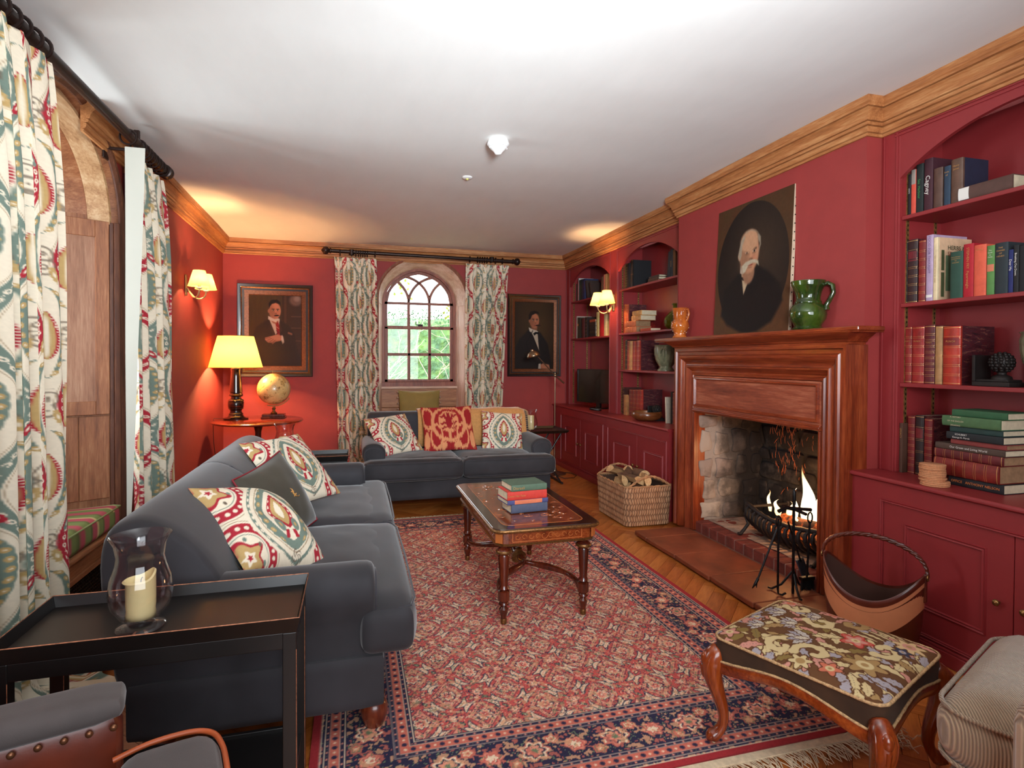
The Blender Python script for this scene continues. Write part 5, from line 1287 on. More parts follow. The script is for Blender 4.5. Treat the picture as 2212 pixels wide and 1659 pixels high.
def man3(c):
    X, Y = c.X, c.Y
    c.c = np.stack([.30+.06*(1-Y)+.05*fnoise(X, Y, 8, 4, 2), .20+.03*(1-Y)+.03*fnoise(X, Y, 8, 4, 3), .13+.02*(1-Y)+0*X], -1)
    c.ell(.50, .50, .475, .485, (38, 29, 26), soft=.012); c.ell(.62, .60, .30, .28, (86, 66, 48), soft=1.6, op=.55)
    c.poly([(.10, .16), (.14, .36), (.30, .45), (.42, .50), (.60, .50), (.74, .44), (.88, .34), (.92, .22), (.80, .08), (.62, .018), (.40, .018), (.2, .08)], (30, 24, 24), soft=.03)
    c.poly([(.38, .46), (.42, .30), (.50, .43)], (206, 176, 140), soft=.01)
    c.poly([(.36, .53), (.36, .47), (.47, .42), (.52, .46), (.44, .485)], (214, 198, 176), soft=.008)
    c.poly([(.37, .44), (.44, .43), (.53, .455), (.54, .43), (.46, .40), (.40, .41)], (16, 13, 13), soft=.006)
    face(c, .475, .605, .130, (206, 146, 110), 0, 0, .7, .86)
    c.ell(.47, .70, .12, .085, (214, 160, 122), soft=.25)
    W_ = (176, 162, 140)
    c.poly([(.335, .66), (.32, .60), (.345, .56), (.37, .60), (.375, .68), (.41, .73), (.40, .755), (.36, .72)], W_, soft=.012, op=.9)
    c.poly([(.585, .70), (.61, .66), (.60, .60), (.625, .65), (.62, .71), (.58, .745)], W_, soft=.012, op=.8); c.poly([(.40, .755), (.48, .775), (.58, .75), (.50, .785), (.42, .775)], W_, soft=.012, op=.6)
    c.poly([(.40, .46), (.38, .52), (.43, .545), (.51, .555), (.56, .55), (.60, .535), (.61, .50), (.58, .52), (.53, .53), (.47, .515), (.43, .47)], (208, 192, 164), soft=.012)
    for k in range(9): c.stroke([(.43+k*.02, .545), (.42+k*.021, .515)], .0015, (150, 130, 104), op=.6)
    c.c = c.c*(1+.12*(fnoise(X, Y, 60, 3, 5)[..., None]-.5))
def painting(name, label, x0, x1, z0, z1, fw_, fn, cols, grp):
    T = thing(name, label, 'painting', ((x0+x1)/2, YB, z0), 0, grp)
    B, G1, G2 = cols
    pts = [(x0, z0), (x0, z1), (x1, z1), (x1, z0)]
    def fr(o0, o1, pr, m, nm): mk(nm, frame_sweep([(x0+o0, z0+o0), (x0+o0, z1-o0), (x1-o0, z1-o0), (x1-o0, z0+o0)], pr, lambda u, v, h: (u, YB-h, v)), m, T, smooth=40)
    k = fw_
    fr(0, 0, [(0, 0), (0, .030), (.006, .040), (k*.30, .034), (k*.36, .026), (k*.36, 0)], B, 'outer_frame')
    fr(k*.34, 0, [(0, 0), (0, .030), (.006, .034), (.012, .030), (.012, 0)], G1, 'gilt_fillet')
    fr(k*.34+.012, 0, [(0, .0), (0, .026), (k*.22, .022), (k*.22, 0)], B, 'black_slope')
    fr(k*.56+.010, 0, [(0, 0), (0, .026), (k*.38, .014), (k*.40, .016), (k*.44, .012), (k*.44, 0)], G2, 'gilt_slope')
    i = k*.97+.004
    u, v, c = canvas_mesh(170, int(170*(z1-z0)/(x1-x0)*1.0), fn)
    P = np.stack([x0+i+(x1-x0-2*i)*u, np.full(u.shape, YB-.010), z0+i+(z1-z0-2*i)*v], -1)
    mk('canvas', MB().grid(P), PAINT, T, color=c.reshape(-1, 3))
GF1 = mat('dull_gilt', (150, 98, 58), .35, .6, var=.3, vscale=40); GF2 = mat('bronze_gilt', (112, 66, 38), .4, .5, var=.35, vscale=50)
BF = mat('ebonised_frame', (24, 17, 15), .3, var=.3, coat=.3)
painting('framed_portrait', 'framed portrait of a dark-haired man with crossed arms and red tie', -1.275, -.460, 1.140, 2.210, .118, man1, (BF, GF1, GF2), 'framed portraits on the back wall')
painting('framed_portrait', 'framed portrait of a moustached man in a bow tie, right of the window', 1.915, 2.640, 1.135, 2.200, .090, man2, (BF, GF2, GF2), 'framed portraits on the back wall')
# unframed canvas leaning on the mantel shelf
T = thing('canvas_portrait', 'unframed canvas portrait of a white-whiskered man leaning above the mantel shelf', 'painting', (2.56, 3.3, 1.531))
cy0, cy1, cz0, cz1 = 2.945, 3.70, 1.531, 2.44
def LN(d, y, z): return (2.572+(z-cz0)*.042+d, y, z)
u, v, c = canvas_mesh(200, 240, man3)
P = np.stack([2.572+(cz1-cz0)*v*.042, cy1-(cy1-cy0)*u, cz0+(cz1-cz0)*v], -1)
mk('canvas', MB().grid(P), PAINT, T, color=c.reshape(-1, 3))
m = MB(); m.add([LN(d, y, z) for d, y, z in ((.0006, cy0, cz0), (.0006, cy1, cz0), (.0006, cy1, cz1), (.0006, cy0, cz1), (.024, cy0, cz0), (.024, cy1, cz0), (.024, cy1, cz1), (.024, cy0, cz1))], [(0, 3, 2, 1), (4, 5, 6, 7), (0, 1, 5, 4), (1, 2, 6, 5), (2, 3, 7, 6), (3, 0, 4, 7)])
mk('stretcher_edge', m, mat('bare_canvas_edge', (196, 176, 150), .9, var=.15, vscale=30), T)
m = MB()
for i in range(17):
    z = cz0+.03+i*(cz1-cz0-.06)/16; p = LN(.013, cy0-.0008, z); m.sphere(p, .0042, 8, 5)
o = mk('canvas_tacks', m, IRON, T); o['kind'] = 'stuff'
# ------------------------------------------------------------------ mantel ornaments and shelf pottery
def glaze(name, c, dark, var=.3, rough=.12):
    m, n, b = _new(name); v = _coord(n, (1, 1, .5)); f = _noise(n, v, 14, 4)
    n.links.new(_ramp(n, f, [(.35, L4(dark)), (.62, L4(c))]), b.inputs['Base Color']); b.inputs['Roughness'].default_value = rough
    b.inputs['Coat Weight'].default_value = .6; b.inputs['Coat Roughness'].default_value = .05; return m
GG = glaze('green_majolica', (56, 76, 22), (18, 34, 14)); OG = glaze('orange_slipware', (196, 106, 40), (150, 66, 24))
T = thing('jug', 'tall green glazed jug with ribbed belly on the mantel shelf', 'jug', (2.53, 2.74, 1.531), math.radians(-62))
prof = [(.0, 0), (.080, 0), (.084, .008), (.070, .020), (.074, .032), (.092, .060), (.098, .085), (.095, .115), (.082, .140), (.070, .152), (.072, .160), (.066, .166), (.064, .185), (.070, .215), (.082, .245), (.090, .262), (.088, .266), (.093, .274), (.091, .280), (.084, .280), (.078, .262), (.060, .20), (.058, .16), (.06, .05), (.0, .03)]
mk('body', MB().lathe(prof, 40, cap=False, mod=lambda a, k: 1+(.018*abs(math.sin(a*7)) if 3 < k < 9 else .006*math.sin(a*2) if k > 14 else 0)), GG, T, smooth=60, world=False)
mk('handle', MB().tube([(.080, 0, .252), (.105, 0, .262), (.130, 0, .245), (.134, 0, .205), (.115, 0, .165), (.098, 0, .135), (.100, 0, .110)], [.010, .012, .013, .012, .012, .013, .016], 10, flat=1.4), GG, T, smooth=60, world=False)
T = thing('jug', 'orange slipware jug with pale specks at the left end of the mantel shelf', 'jug', (2.545, 4.11, 1.531), math.radians(-70))
prof = [(0, 0), (.056, 0), (.060, .006), (.048, .024), (.052, .05), (.068, .080), (.072, .10), (.068, .125), (.056, .145), (.052, .150), (.054, .154), (.056, .19), (.060, .225), (.064, .242), (.060, .243), (.05, .20), (.048, .15), (0, .03)]
mk('body', MB().lathe(prof, 32, cap=False, mod=lambda a, k: 1+.02*math.sin(a*5+k)), OG, T, smooth=60, world=False)
mk('handle', MB().tube([(.054, 0, .225), (.078, 0, .228), (.086, 0, .195), (.076, 0, .155), (.062, 0, .135)], .009, 8), OG, T, smooth=60, world=False)
SPW = mat('cream_slip', (226, 190, 160), .3); sp_ = MB()
for i in range(60):
    a = R.uniform(-PI, PI); z = R.uniform(.02, .235); r_ = np.interp(z, [.006, .024, .05, .08, .10, .125, .150, .19, .24], [.06, .048, .052, .068, .072, .068, .052, .056, .063])
    sp_.sphere((r_*math.cos(a), r_*math.sin(a), z), R.uniform(.002, .0042), 5, 4)
mk('slip_specks', sp_, SPW, T, world=False)['kind'] = 'stuff'
# green glass carboy
T = thing('glass_bottle', 'round green glass bottle on the second shelf beside the fireplace', 'bottle', (2.84, 4.66, 1.6353))
GB = glass('green_glass', (.62, .72, .14), .02, 1.5, body=(120, 132, 20))
mk('body', MB().lathe([(0, .004), (.06, 0), (.095, .03), (.105, .07), (.095, .11), (.060, .15), (.030, .175), (.024, .21), (.026, .222), (.034, .226), (.034, .236), (.026, .238)], 32, (2.84, 4.66, 1.6353), cap=False), GB, T, smooth=60)
def urn(label, loc, rz, s, col, n=18):
    T = thing('urn', label, 'vase', loc, rz)
    m_ = glaze('celadon_'+str(n), col, [q*.62 for q in col], rough=.25)
    prof = [(0, 0), (.078, 0), (.080, .010), (.062, .030), (.058, .040), (.075, .06), (.098, .11), (.108, .16), (.110, .21), (.104, .235), (.112, .245), (.106, .246), (.100, .23), (.10, .12), (.05, .05), (0, .05)]
    mk('body', MB().lathe([(r_*s, z*s) for r_, z in prof], n*4, cap=False, mod=lambda a, k: 1-.035*abs(math.sin(a*n/2)) if k > 2 else 1), m_, T, smooth=60, world=False)
    mk('loop_ornament', MB().tube([(-.03*s, -.113*s, .165*s), (-.028*s, -.120*s, .195*s), (-.010*s, -.122*s, .213*s), (.012*s, -.122*s, .210*s), (.028*s, -.118*s, .190*s), (.030*s, -.112*s, .16*s)], .006*s, 8).tube([(0, -.118*s, .20*s), (0, -.116*s, .12*s), (0, -.10*s, .09*s)], .006*s, 8), m_, T, smooth=60, world=False)
    return T
urn('ribbed grey-green urn beside the leather books near the mantel end', (2.86, 4.86, 1.2503), math.radians(-40), 1.0, (140, 142, 110))
urn('ribbed pale green urn at the right picture edge', (2.845, 1.725, 1.2403), math.radians(-60), .98, (158, 164, 130), 14)
# pine-cone book ends
BZ = mat('dark_bronze', (42, 36, 34), .5, .5, var=.3)
def bookend(label, loc, rz, s=1.):
    T = thing('bookend', label, 'bookend', loc, rz, 'pine-cone bookends')
    mk('plinth', MB().box(-.075*s, .075*s, -.05*s, .05*s, 0, .020*s).box(-.066*s, .066*s, -.042*s, .042*s, .020*s, .030*s), BZ, T, bevel=.003, world=False)
    mk('upright', MB().box(-.075*s, -.062*s, -.05*s, .05*s, .02*s, .135*s), BZ, T, bevel=.003, world=False)
    mk('stem', MB().lathe([(.038*s, .030*s), (.034*s, .042*s), (.016*s, .052*s), (.016*s, .060*s), (.026*s, .066*s)], 16, (.014*s, 0, 0)), BZ, T, smooth=50, world=False)
    cc = MB().sphere((.014*s, 0, .102*s), .040*s, 16, 10)
    for k in range(9):
        th = PI*(k+1)/10
        for a in range(max(4, int(14*math.sin(th)))):
            ph = 2*PI*a/max(4, int(14*math.sin(th)))+k*.3; d = Vector((math.sin(th)*math.cos(ph), math.sin(th)*math.sin(ph), math.cos(th)))
            p = Vector((.014*s, 0, .102*s))+d*.040*s; cc.sphere(tuple(p), .0085*s, 5, 4)
    mk('pine_cone', cc, BZ, T, smooth=70, world=False)
bookend('dark pine-cone bookend on the third shelf of the near bookcase', (2.80, 1.905, 1.2403), -PI/2, 1.05)
bookend('dark pine-cone bookend behind the wooden bowl', (2.80, 4.93, .7765), -PI/2)
# wooden bowl
T = thing('bowl', 'shallow dark turned-wood bowl on the worktop beside the fireplace', 'bowl', (2.70, 4.93, .7768))
mk('body', MB().lathe([(0, .004), (.07, 0), (.10, .006), (.135, .03), (.148, .055), (.140, .082), (.132, .088), (.124, .080), (.130, .055), (.11, .025), (0, .014)], 36, (2.70, 4.93, .7768), cap=False), wood('bowl_wood', (58, 26, 12), (112, 60, 28), (160, 100, 52), 'x', .3, 1., coat=.5), T, smooth=60)
# cork coasters
CK = mat('cork', (196, 134, 92), .9, var=.2, vscale=120, bump=.3, bscale=300)
z = .7768
for i in range(13):
    r_ = .052 if i > 2 else .058; c0 = (2.60+R.uniform(-.003, .003)+(-.0 if i > 2 else .004), 2.045+R.uniform(-.003, .003)-(0 if i > 2 else .008))
    tag(mk('coaster', MB().lathe([(r_-.001, 0), (r_, .001), (r_, .006), (r_-.001, .007)], 28, (c0[0], c0[1], z)), CK, smooth=50), ['bottom', 'second lowest', 'third lowest', 'fourth lowest', 'fifth lowest', 'sixth lowest', 'middle', 'sixth from the top', 'fifth from the top', 'fourth from the top', 'third from the top', 'second from the top', 'topmost'][i]+' round cork coaster of the pile before the stacked books', 'coaster', 'pile of cork coasters'); z += .0076
# television and remote
TVB = mat('tv_black_plastic', (12, 12, 14), .25, var=.1, coat=.5)
T = thing('television', 'black flat television angled in the farthest bay', 'television', (2.80, 6.28, .7768), math.radians(-66))
mk('screen', MB().box(-.33, .33, -.012, .012, .065, .465), mat('tv_screen', (8, 8, 9), .12, var=.05, coat=.8), T, bevel=.003, world=False)
mk('bezel', frame_sweep([(-.33, .065), (-.33, .465), (.33, .465), (.33, .065)], [(0, -.012), (0, .018), (.012, .018), (.012, .012)], lambda u, v, h: (u, -h, v)), TVB, T, world=False)
mk('back_shell', softbox(.5, .05, .30, .02, 4).mv(0, .035, .25), TVB, T, smooth=60, world=False)
mk('stand', MB().box(-.03, .03, -.005, .03, .012, .10).lathe([(.0, .014), (.10, .010), (.115, .0)], 28, (0, .01, 0)), TVB, T, bevel=.003, world=False)
T = thing('remote_control', 'black remote control lying in front of the television', 'remote control', (2.655, 6.03, .7768), math.radians(-78))
mk('body', softbox(.19, .045, .018, .008, 5).mv(0, 0, .0095), TVB, T, smooth=60, world=False)
m = MB()
for i in range(8):
    for j in range(3): m.box(-.08+i*.019, -.07+i*.019, -.015+j*.012, -.008+j*.012, .018, .0195)
mk('buttons', m, mat('grey_buttons', (120, 120, 122), .5), T, world=False)['kind'] = 'stuff'
# ------------------------------------------------------------------ lamps
def shade_mat(name, col, trans=.6, em=0):
    m, n, b = _new(name); n.nodes.remove(b); o = n.nodes['Material Output']
    d = n.nodes.new('ShaderNodeBsdfDiffuse'); t = n.nodes.new('ShaderNodeBsdfTranslucent')
    d.inputs[0].default_value = L4(col); t.inputs[0].default_value = L4(col)
    mx = n.nodes.new('ShaderNodeMixShader'); mx.inputs[0].default_value = trans
    n.links.new(d.outputs[0], mx.inputs[1]); n.links.new(t.outputs[0], mx.inputs[2]); n.links.new(mx.outputs[0], o.inputs[0]); return m
SH = shade_mat('pleated_silk_shade', (236, 196, 104), .26); SHC = shade_mat('card_shade', (240, 212, 130), .4)
def lampshade(c, rb, rtp, z0, z1, m, T, n=200, pleat=.012, nm='lamp_shade'):
    k = 10
    prof = [(rb+(rtp-rb)*i/k, z0+(z1-z0)*i/k) for i in range(k+1)]
    return mk(nm, MB().lathe(prof, n, (c[0], c[1], 0), cap=False, mod=lambda a, kk: 1+pleat*math.cos(a*n/2)), m, T, smooth=180)
T = thing('table_lamp', 'lit table lamp with pleated cream shade and black turned column', 'lamp', (-1.165, 6.45, .7255))
lx, ly, lz = -1.165, 6.45, .7255
prof = [(.0, 0), (.118, 0), (.120, .012), (.090, .020), (.075, .030), (.066, .050), (.070, .056), (.060, .066), (.054, .085), (.060, .10), (.072, .108), (.074, .116), (.068, .120), (.074, .126), (.076, .175), (.070, .182), (.076, .188), (.072, .20), (.050, .212), (.046, .23), (.062, .238), (.066, .25), (.058, .262), (.056, .27), (.062, .275), (.050, .44), (.046, .50), (.050, .506), (.050, .522), (.020, .53), (.014, .56), (.014, .60), (0, .60)]
mk('column', MB().lathe(prof, 36, (lx, ly, lz)), mat('black_gilt_wood', (26, 17, 13), .22, var=.5, vscale=10, coat=.7), T, smooth=45)
g_ = MB()
for z, r_ in ((.112, .0725), (.178, .0755), (.236, .0625)): g_.lathe([(r_-.004, z-.002), (r_+.002, z), (r_-.004, z+.002)], 36, (lx, ly, lz), cap=False)
mk('gilt_ring', g_, BRASS, T, smooth=60)
lampshade((lx, ly), .252, .168, 1.258, 1.580, SH, T)
for r_, z in ((.252, 1.258), (.168, 1.580)):
    mk('shade_trim', MB().tube([(lx+r_*math.cos(2*PI*i/48), ly+r_*math.sin(2*PI*i/48), z) for i in range(48)], .003, 5, closed=True), mat('shade_piping', (150, 104, 50), .7), T, smooth=60)
BULB = emis('warm_bulb', (255, 214, 150), 14)
mk('bulb', MB().sphere((lx, ly, 1.40), .03, 14, 10), BULB, T, smooth=180)
light('table_lamp_bulb', 'POINT', (lx, ly, 1.40), 180, (1, .54, .22), .035)
tag(mk('lamp_flex', MB().tube([(-1.24, 6.50, .735), (-1.31, 6.44, .732), (-1.362, 6.40, .74), (-1.372, 6.41, .70), (-1.375, 6.45, .5), (-1.36, 6.52, .2), (-1.37, 6.6, .02)], .003, 6), mat('brown_flex', (52, 30, 18), .6), smooth=60), 'thin brown flex running off the round table behind the lamp', 'cable')
def sconce(label, base, side):
    """side = +1: mounted on the left wall (faces +x), -1 on the right"""
    bx, by, bz = base; T = thing('wall_light', label, 'wall light', base, 0, 'twin-arm wall lights')
    mk('backplate', MB().box(bx, bx+side*.012, by-.022, by+.022, bz-.09, bz+.09), BRASS, T, bevel=.004)
    for sy in (-1, 1):
        ex, ey = bx+side*.135, by+sy*.115
        pts = [(bx+side*.012, by, bz-.02), (bx+side*.04, by+sy*.012, bz-.075), (bx+side*.075, by+sy*.04, bz-.115), (bx+side*.11, by+sy*.085, bz-.11), (ex, ey, bz-.07), (ex, ey, bz-.03)]
        P_ = []
        for i in range(len(pts)-1):
            for q in range(4): t = q/4; P_.append(tuple(Vector(pts[i]).lerp(Vector(pts[i+1]), t)))
        P_.append(pts[-1])
        P_ = [tuple(sum((Vector(P_[max(0, min(len(P_)-1, i+k))]) for k in (-2, -1, 0, 1, 2)), Vector())/5) for i in range(len(P_))]
        mk('arm', MB().tube(P_, .0065, 8), mat('cream_metal', (206, 180, 130), .35, .4), T, smooth=60)
        mk('candle_cup', MB().lathe([(.006, -.045), (.022, -.038), (.024, -.032), (.012, -.028), (.013, .03), (0, .03)], 16, (ex, ey, bz)), mat('cream_candle', (232, 214, 170), .5), T, smooth=50)
        lampshade((ex, ey), .088, .048, bz-.020, bz+.115, SHC, T, 32, 0)
        mk('bulb', MB().sphere((ex, ey, bz+.04), .014, 10, 8), BULB, T, smooth=180)
        light('wall_light_bulb', 'POINT', (ex, ey, bz+.035), 36, (1, .56, .24), .016)
sconce('lit twin-arm wall light on the left wall above the table lamp', (-1.404, 5.56, 1.985), 1)
sconce('lit twin-arm wall light on the pilaster between the far bookcase bays', (2.717, 5.70, 1.972), -1)
# smoke detector and small disc
T = thing('smoke_detector', 'white round smoke detector on the ceiling', 'smoke detector', (.865, 3.47, 2.715))
PW = mat('white_plastic', (232, 232, 230), .4, var=.02)
mk('base', MB().lathe([(.0, 0), (.060, 0), (.066, -.02), (.070, -.032), (.056, -.048), (0, -.048)][::-1], 32, (.865, 3.47, 2.715), cap=False), PW, T, smooth=40)
mk('vent_slots', MB().lathe([(.050, -.0485), (.052, -.050), (.050, -.0545), (0, -.0545)][::-1], 32, (.865, 3.47, 2.715), cap=False), IRON, T)
mk('cap', MB().lathe([(.056, -.050), (.054, -.054), (.026, -.078), (.020, -.090), (.012, -.094), (0, -.095)][::-1], 32, (.865, 3.47, 2.715), cap=False), PW, T, smooth=40)
m = MB()
for i in range(6): a = i*PI/3; m.box(-.0, .006, -.004, .004, 0, .012); 
for i in range(6):
    a = i*PI/3; q = MB().box(.044, .057, -.004, .004, -.056, -.046).xf(Matrix.Translation((.865, 3.47, 2.715)) @ Matrix.Rotation(a, 4, 'Z')); mk('slot_rib', q, PW, T)
T = thing('ceiling_sensor', 'small flat white sensor disc on the ceiling beyond the smoke detector', 'sensor', (.82, 4.24, 2.715))
mk('disc', MB().lathe([(0, 0), (.036, 0), (.038, -.008), (.026, -.014), (0, -.014)][::-1], 24, (.82, 4.24, 2.715), cap=False), PW, T, smooth=40)
mk('lens', MB().sphere((.82, 4.24, 2.702), .012, 12, 8), mat('amber_lens', (196, 190, 110), .2), T, smooth=180)
# ------------------------------------------------------------------ velvet sofas
VEL = mat('slate_velvet', (46, 44, 48), .8, var=.34, vscale=3.2, sheen=.3, bump=.12, bscale=500)
VELD = mat('slate_velvet_piping', (50, 48, 54), .8, var=.1, sheen=.3)
BUN = wood('bun_foot_wood', (60, 20, 10), (104, 42, 22), (140, 66, 36), 'z', .3, 1., coat=.5)
def loft_y(prof, ys, scale=None):
    """prof (y-depth,z) closed loop swept along x at stations; scale(t) insets the ends"""
    A = []
    cy = sum(p[0] for p in prof)/len(prof); cz = sum(p[1] for p in prof)/len(prof)
    for x, k in ys: A.append([(x, cy+(p[0]-cy)*k, cz+(p[1]-cz)*k) for p in prof])
    n = len(prof); m = MB()
    for r_ in A: m.v.extend(r_)
    for i in range(len(A)-1):
        for q in range(n): m.f.append((i*n+q, (i+1)*n+q, (i+1)*n+(q+1) % n, i*n+(q+1) % n))
    m.f += [tuple(range(n)), tuple(range((len(A)-1)*n, len(A)*n))[::-1]]
    return m
def smooth_loop(p, it=2):
    for _ in range(it):
        q = []
        for i in range(len(p)):
            a, b = p[i], p[(i+1) % len(p)]
            q += [(a[0]*.75+b[0]*.25, a[1]*.75+b[1]*.25), (a[0]*.25+b[0]*.75, a[1]*.25+b[1]*.75)]
        p = q
    return p
def sofa(label, loc, rz, Wd, D, back_h, back, arm=.2, arm_h=.600, seat_top=.475):
    T = thing('sofa', label, 'sofa', loc, rz)
    K = dict(world=False, smooth=50)
    # base and front border
    mk('base', softbox(Wd-.02, D-.24, .20, .03, 8).mv(Wd/2, .10+(D-.24)/2, .21), VEL, T, **K)
    # seat cushions, T-shaped, wrapping in front of the arms
    for i in range(2):
        x0 = 0 if i == 0 else Wd/2; cw = Wd/2-.006
        m = softbox(cw, .19, .175, .045, 12, puff=.012, pz=.010, noise=.0015, seed=i).mv(x0+cw/2, .095, seat_top-.086)
        inner0 = x0+(arm*.8 if i == 0 else 0); inner1 = x0+cw-(arm*.8 if i == 1 else 0)
        m.join(softbox(inner1-inner0, D-.34, .160, .05, 14, puff=.008, pz=.028, noise=.0055, seed=5+i).mv((inner0+inner1)/2, .06+(D-.34)/2, seat_top-.082))
        c = mk('seat_cushion', m, VEL, T, **K)
        for zz in (seat_top-.012, seat_top-.152):
            P = [(x0+.012, .06, zz), (x0+.03, .012, zz), (x0+.10, -.006, zz), (x0+cw/2, -.012, zz), (x0+cw-.10, -.006, zz), (x0+cw-.03, .012, zz), (x0+cw-.012, .06, zz), (x0+cw-.005, .17, zz)]
            mk('piping', MB().tube(P, .0045, 6), VELD, c, **K)
    # rolled arms
    for sgn, xo in ((-1, 0), (1, Wd)):
        pr = [(.012, .12), (.012, .40), (-.012, .46), (-.036, .52), (-.026, .585), (.035, arm_h+.018), (.115, arm_h+.012), (.168, .565), (.172, .51), (.158, .45), (.158, .12)]
        lp = smooth_loop([(xo+(.02+q[0] if sgn < 0 else -.02-q[0]), q[1]) for q in pr], 2)
        m = MB(); st = [(.138, .74), (.141, .86), (.150, .95), (.166, .99), (.19, 1), (.35, 1.0), (D-.30, 1.0), (D-.16, .97)]
        cx, cz = sum(a for a, b in lp)/len(lp), sum(b for a, b in lp)/len(lp)
        n = len(lp)
        for y, k in st: m.v.extend([(cx+(a-cx)*k, y, cz+(b-cz)*k) for a, b in lp])
        for i in range(len(st)-1):
            for q in range(n): m.f.append((i*n+q, i*n+(q+1) % n, (i+1)*n+(q+1) % n, (i+1)*n+q))
        m.f += [tuple(range(n))[::-1], tuple(range((len(st)-1)*n, len(st)*n))]
        a_ = mk('arm', m, VEL, T, world=False, smooth=50)
        P = [(cx+(a-cx)*.80, .1385, cz+(b-cz)*.80) for a, b in lp]
        mk('piping', MB().tube(P, .005, 6, closed=True), VELD, a_, **K)
    # back
    if back == 'roll':
        pr = smooth_loop([(D-.50, .40), (D-.45, .56), (D-.36, .72), (D-.24, back_h-.01), (D-.15, back_h+.012), (D-.07, back_h-.03), (D-.06, back_h-.2), (D-.13, .14), (D-.34, .14), (D-.40, .30)], 2)
        xs0, xs1 = .10, Wd-.10
        half = (xs0+xs1)/2
        for a, b in ((.03, half-.002), (half+.002, Wd-.03)):
            e0 = .975 if a < .1 else .985; e1 = (1, 1, .998, .992) if b < half+.1 else (1, .99, .955, .90); e2 = (.992, .998, 1, 1) if a > .1 else (.90, .955, .99, 1); st = [(a, e2[0]), (a+.010, e2[1]), (a+.035, e2[2]), (a+.09, e2[3]), (b-.09, e1[0]), (b-.035, e1[1]), (b-.010, e1[2]), (b, e1[3])]
            mk('back_cushion', loft_y(pr, st), VEL, T, world=False, smooth=60)
        mk('back_seam', MB().tube([(half, y, z) for y, z in [(D-.475, .44), (D-.437, .58), (D-.352, .715), (D-.25, back_h-.024), (D-.155, back_h-.006), (D-.075, back_h-.045)]], .006, 6), VELD, T, **K)
    else:
        pr = smooth_loop([(D-.30, .38), (D-.28, .60), (D-.25, back_h-.05), (D-.20, back_h), (D-.10, back_h), (D-.05, back_h-.06), (D-.03, .14), (D-.26, .14)], 2)
        st = [(.05, .93), (.062, .975), (.08, 1), (Wd-.08, 1), (Wd-.062, .975), (Wd-.05, .93)]
        mk('back_cushion', loft_y(pr, st), VEL, T, world=False, smooth=60)
    for x in (.10, Wd-.10):
        for y in (.14, D-.22):
            mk('leg', MB().lathe([(.022, 0), (.034, .012), (.046, .045), (.050, .075), (.044, .095), (.034, .105), (.040, .115), (.040, .125)], 20, (x, y, 0)), BUN, T, **K)
    return T
SOFA1 = sofa('long slate velvet sofa standing along the left wall', (.215, 2.05, 0), PI/2, 2.25, 1.06, .825, 'roll')
SOFA2 = sofa('smaller slate velvet sofa in front of the arched window', (.085, 4.95, 0), 0, 1.71, .98, .835, 'flat')
# ------------------------------------------------------------------ scatter cushions
def cushion(name, label, w, h, t, M, colfn=None, m=None, back=None, piping=None, n=None, res=.0038, pinch=.06, grp='scatter cushions', fold=0, extra=None):
    T = thing(name, label, 'cushion', tuple(M.translation), 0, grp)
    T.rotation_mode = 'QUATERNION'; T.rotation_quaternion = M.to_quaternion()
    k = int(w/res) if colfn else 26; k2 = int(h/res) if colfn else 26
    u, v = np.meshgrid(np.linspace(-1, 1, k), np.linspace(-1, 1, k2), indexing='ij')
    def surf(sgn):
        e = (1-np.abs(u)**2.4).clip(0)**.55*(1-np.abs(v)**2.4).clip(0)**.55
        X = u*w/2*(1-pinch*(1-v**2)*np.abs(u)**2); Y = v*h/2*(1-pinch*(1-u**2)*np.abs(v)**2)
        wr = .004*np.sin(u*9+v*4)*np.sin(v*7-u*3)*e
        Z = sgn*(t/2*e+wr*.6)
        if fold: Z = Z+fold*np.sin((u*.9+v*.4)*PI)*(.5)-abs(fold)*.8*np.exp(-((u+.05)**2+(v-.1)**2)/.06)*(sgn > 0)
        return np.stack([X, Y, Z], -1)
    f_ = surf(1); b_ = surf(-1)
    if colfn:
        c = colfn(u*w/2, v*h/2)
        mk('front_cover', MB().grid(f_), CUSHM, T, color=c.reshape(-1, 3), smooth=180, world=False)
    else: mk('front_cover', MB().grid(f_), m, T, smooth=180, world=False)
    mk('back_cover', MB().grid(b_[::-1]) if not colfn else MB().grid(b_[::-4, ::4]), back or m or LINC, T, smooth=180, world=False)
    if piping:
        q = []
        for a in np.linspace(-1, 1, 30): q.append((a, -1))
        for a in np.linspace(-1, 1, 30)[1:]: q.append((1, a))
        for a in np.linspace(1, -1, 30)[1:]: q.append((a, 1))
        for a in np.linspace(1, -1, 30)[1:-1]: q.append((-1, a))
        mk('piping', MB().tube([(a*w/2*(1-pinch*(1-b*b)*a*a), b*h/2*(1-pinch*(1-a*a)*b*b), (fold*.5*math.sin((a*.9+b*.4)*PI) if fold else 0)) for a, b in q], .005, 6, closed=True), piping, T, smooth=60, world=False)
    if extra: extra(T, w, h, t)
    return T
CUSHM = vmat('printed_cushion_linen', .9, bump=.2, bscale=600, spec=.2); LINC = mat('cushion_linen_back', (216, 200, 172), .9, var=.05)
def pose(loc, normal, up):
    n = Vector(normal).normalized(); u_ = Vector(up); u_ = (u_-n*u_.dot(n)).normalized(); x = u_.cross(n)
    M = Matrix.Identity(4)
    for i in range(3): M[i][0] = x[i]; M[i][1] = u_[i]; M[i][2] = n[i]; M[i][3] = loc[i]
    return M
def med(s, off=(0, 0)): return lambda a, b: medallion(a, b, s, off)
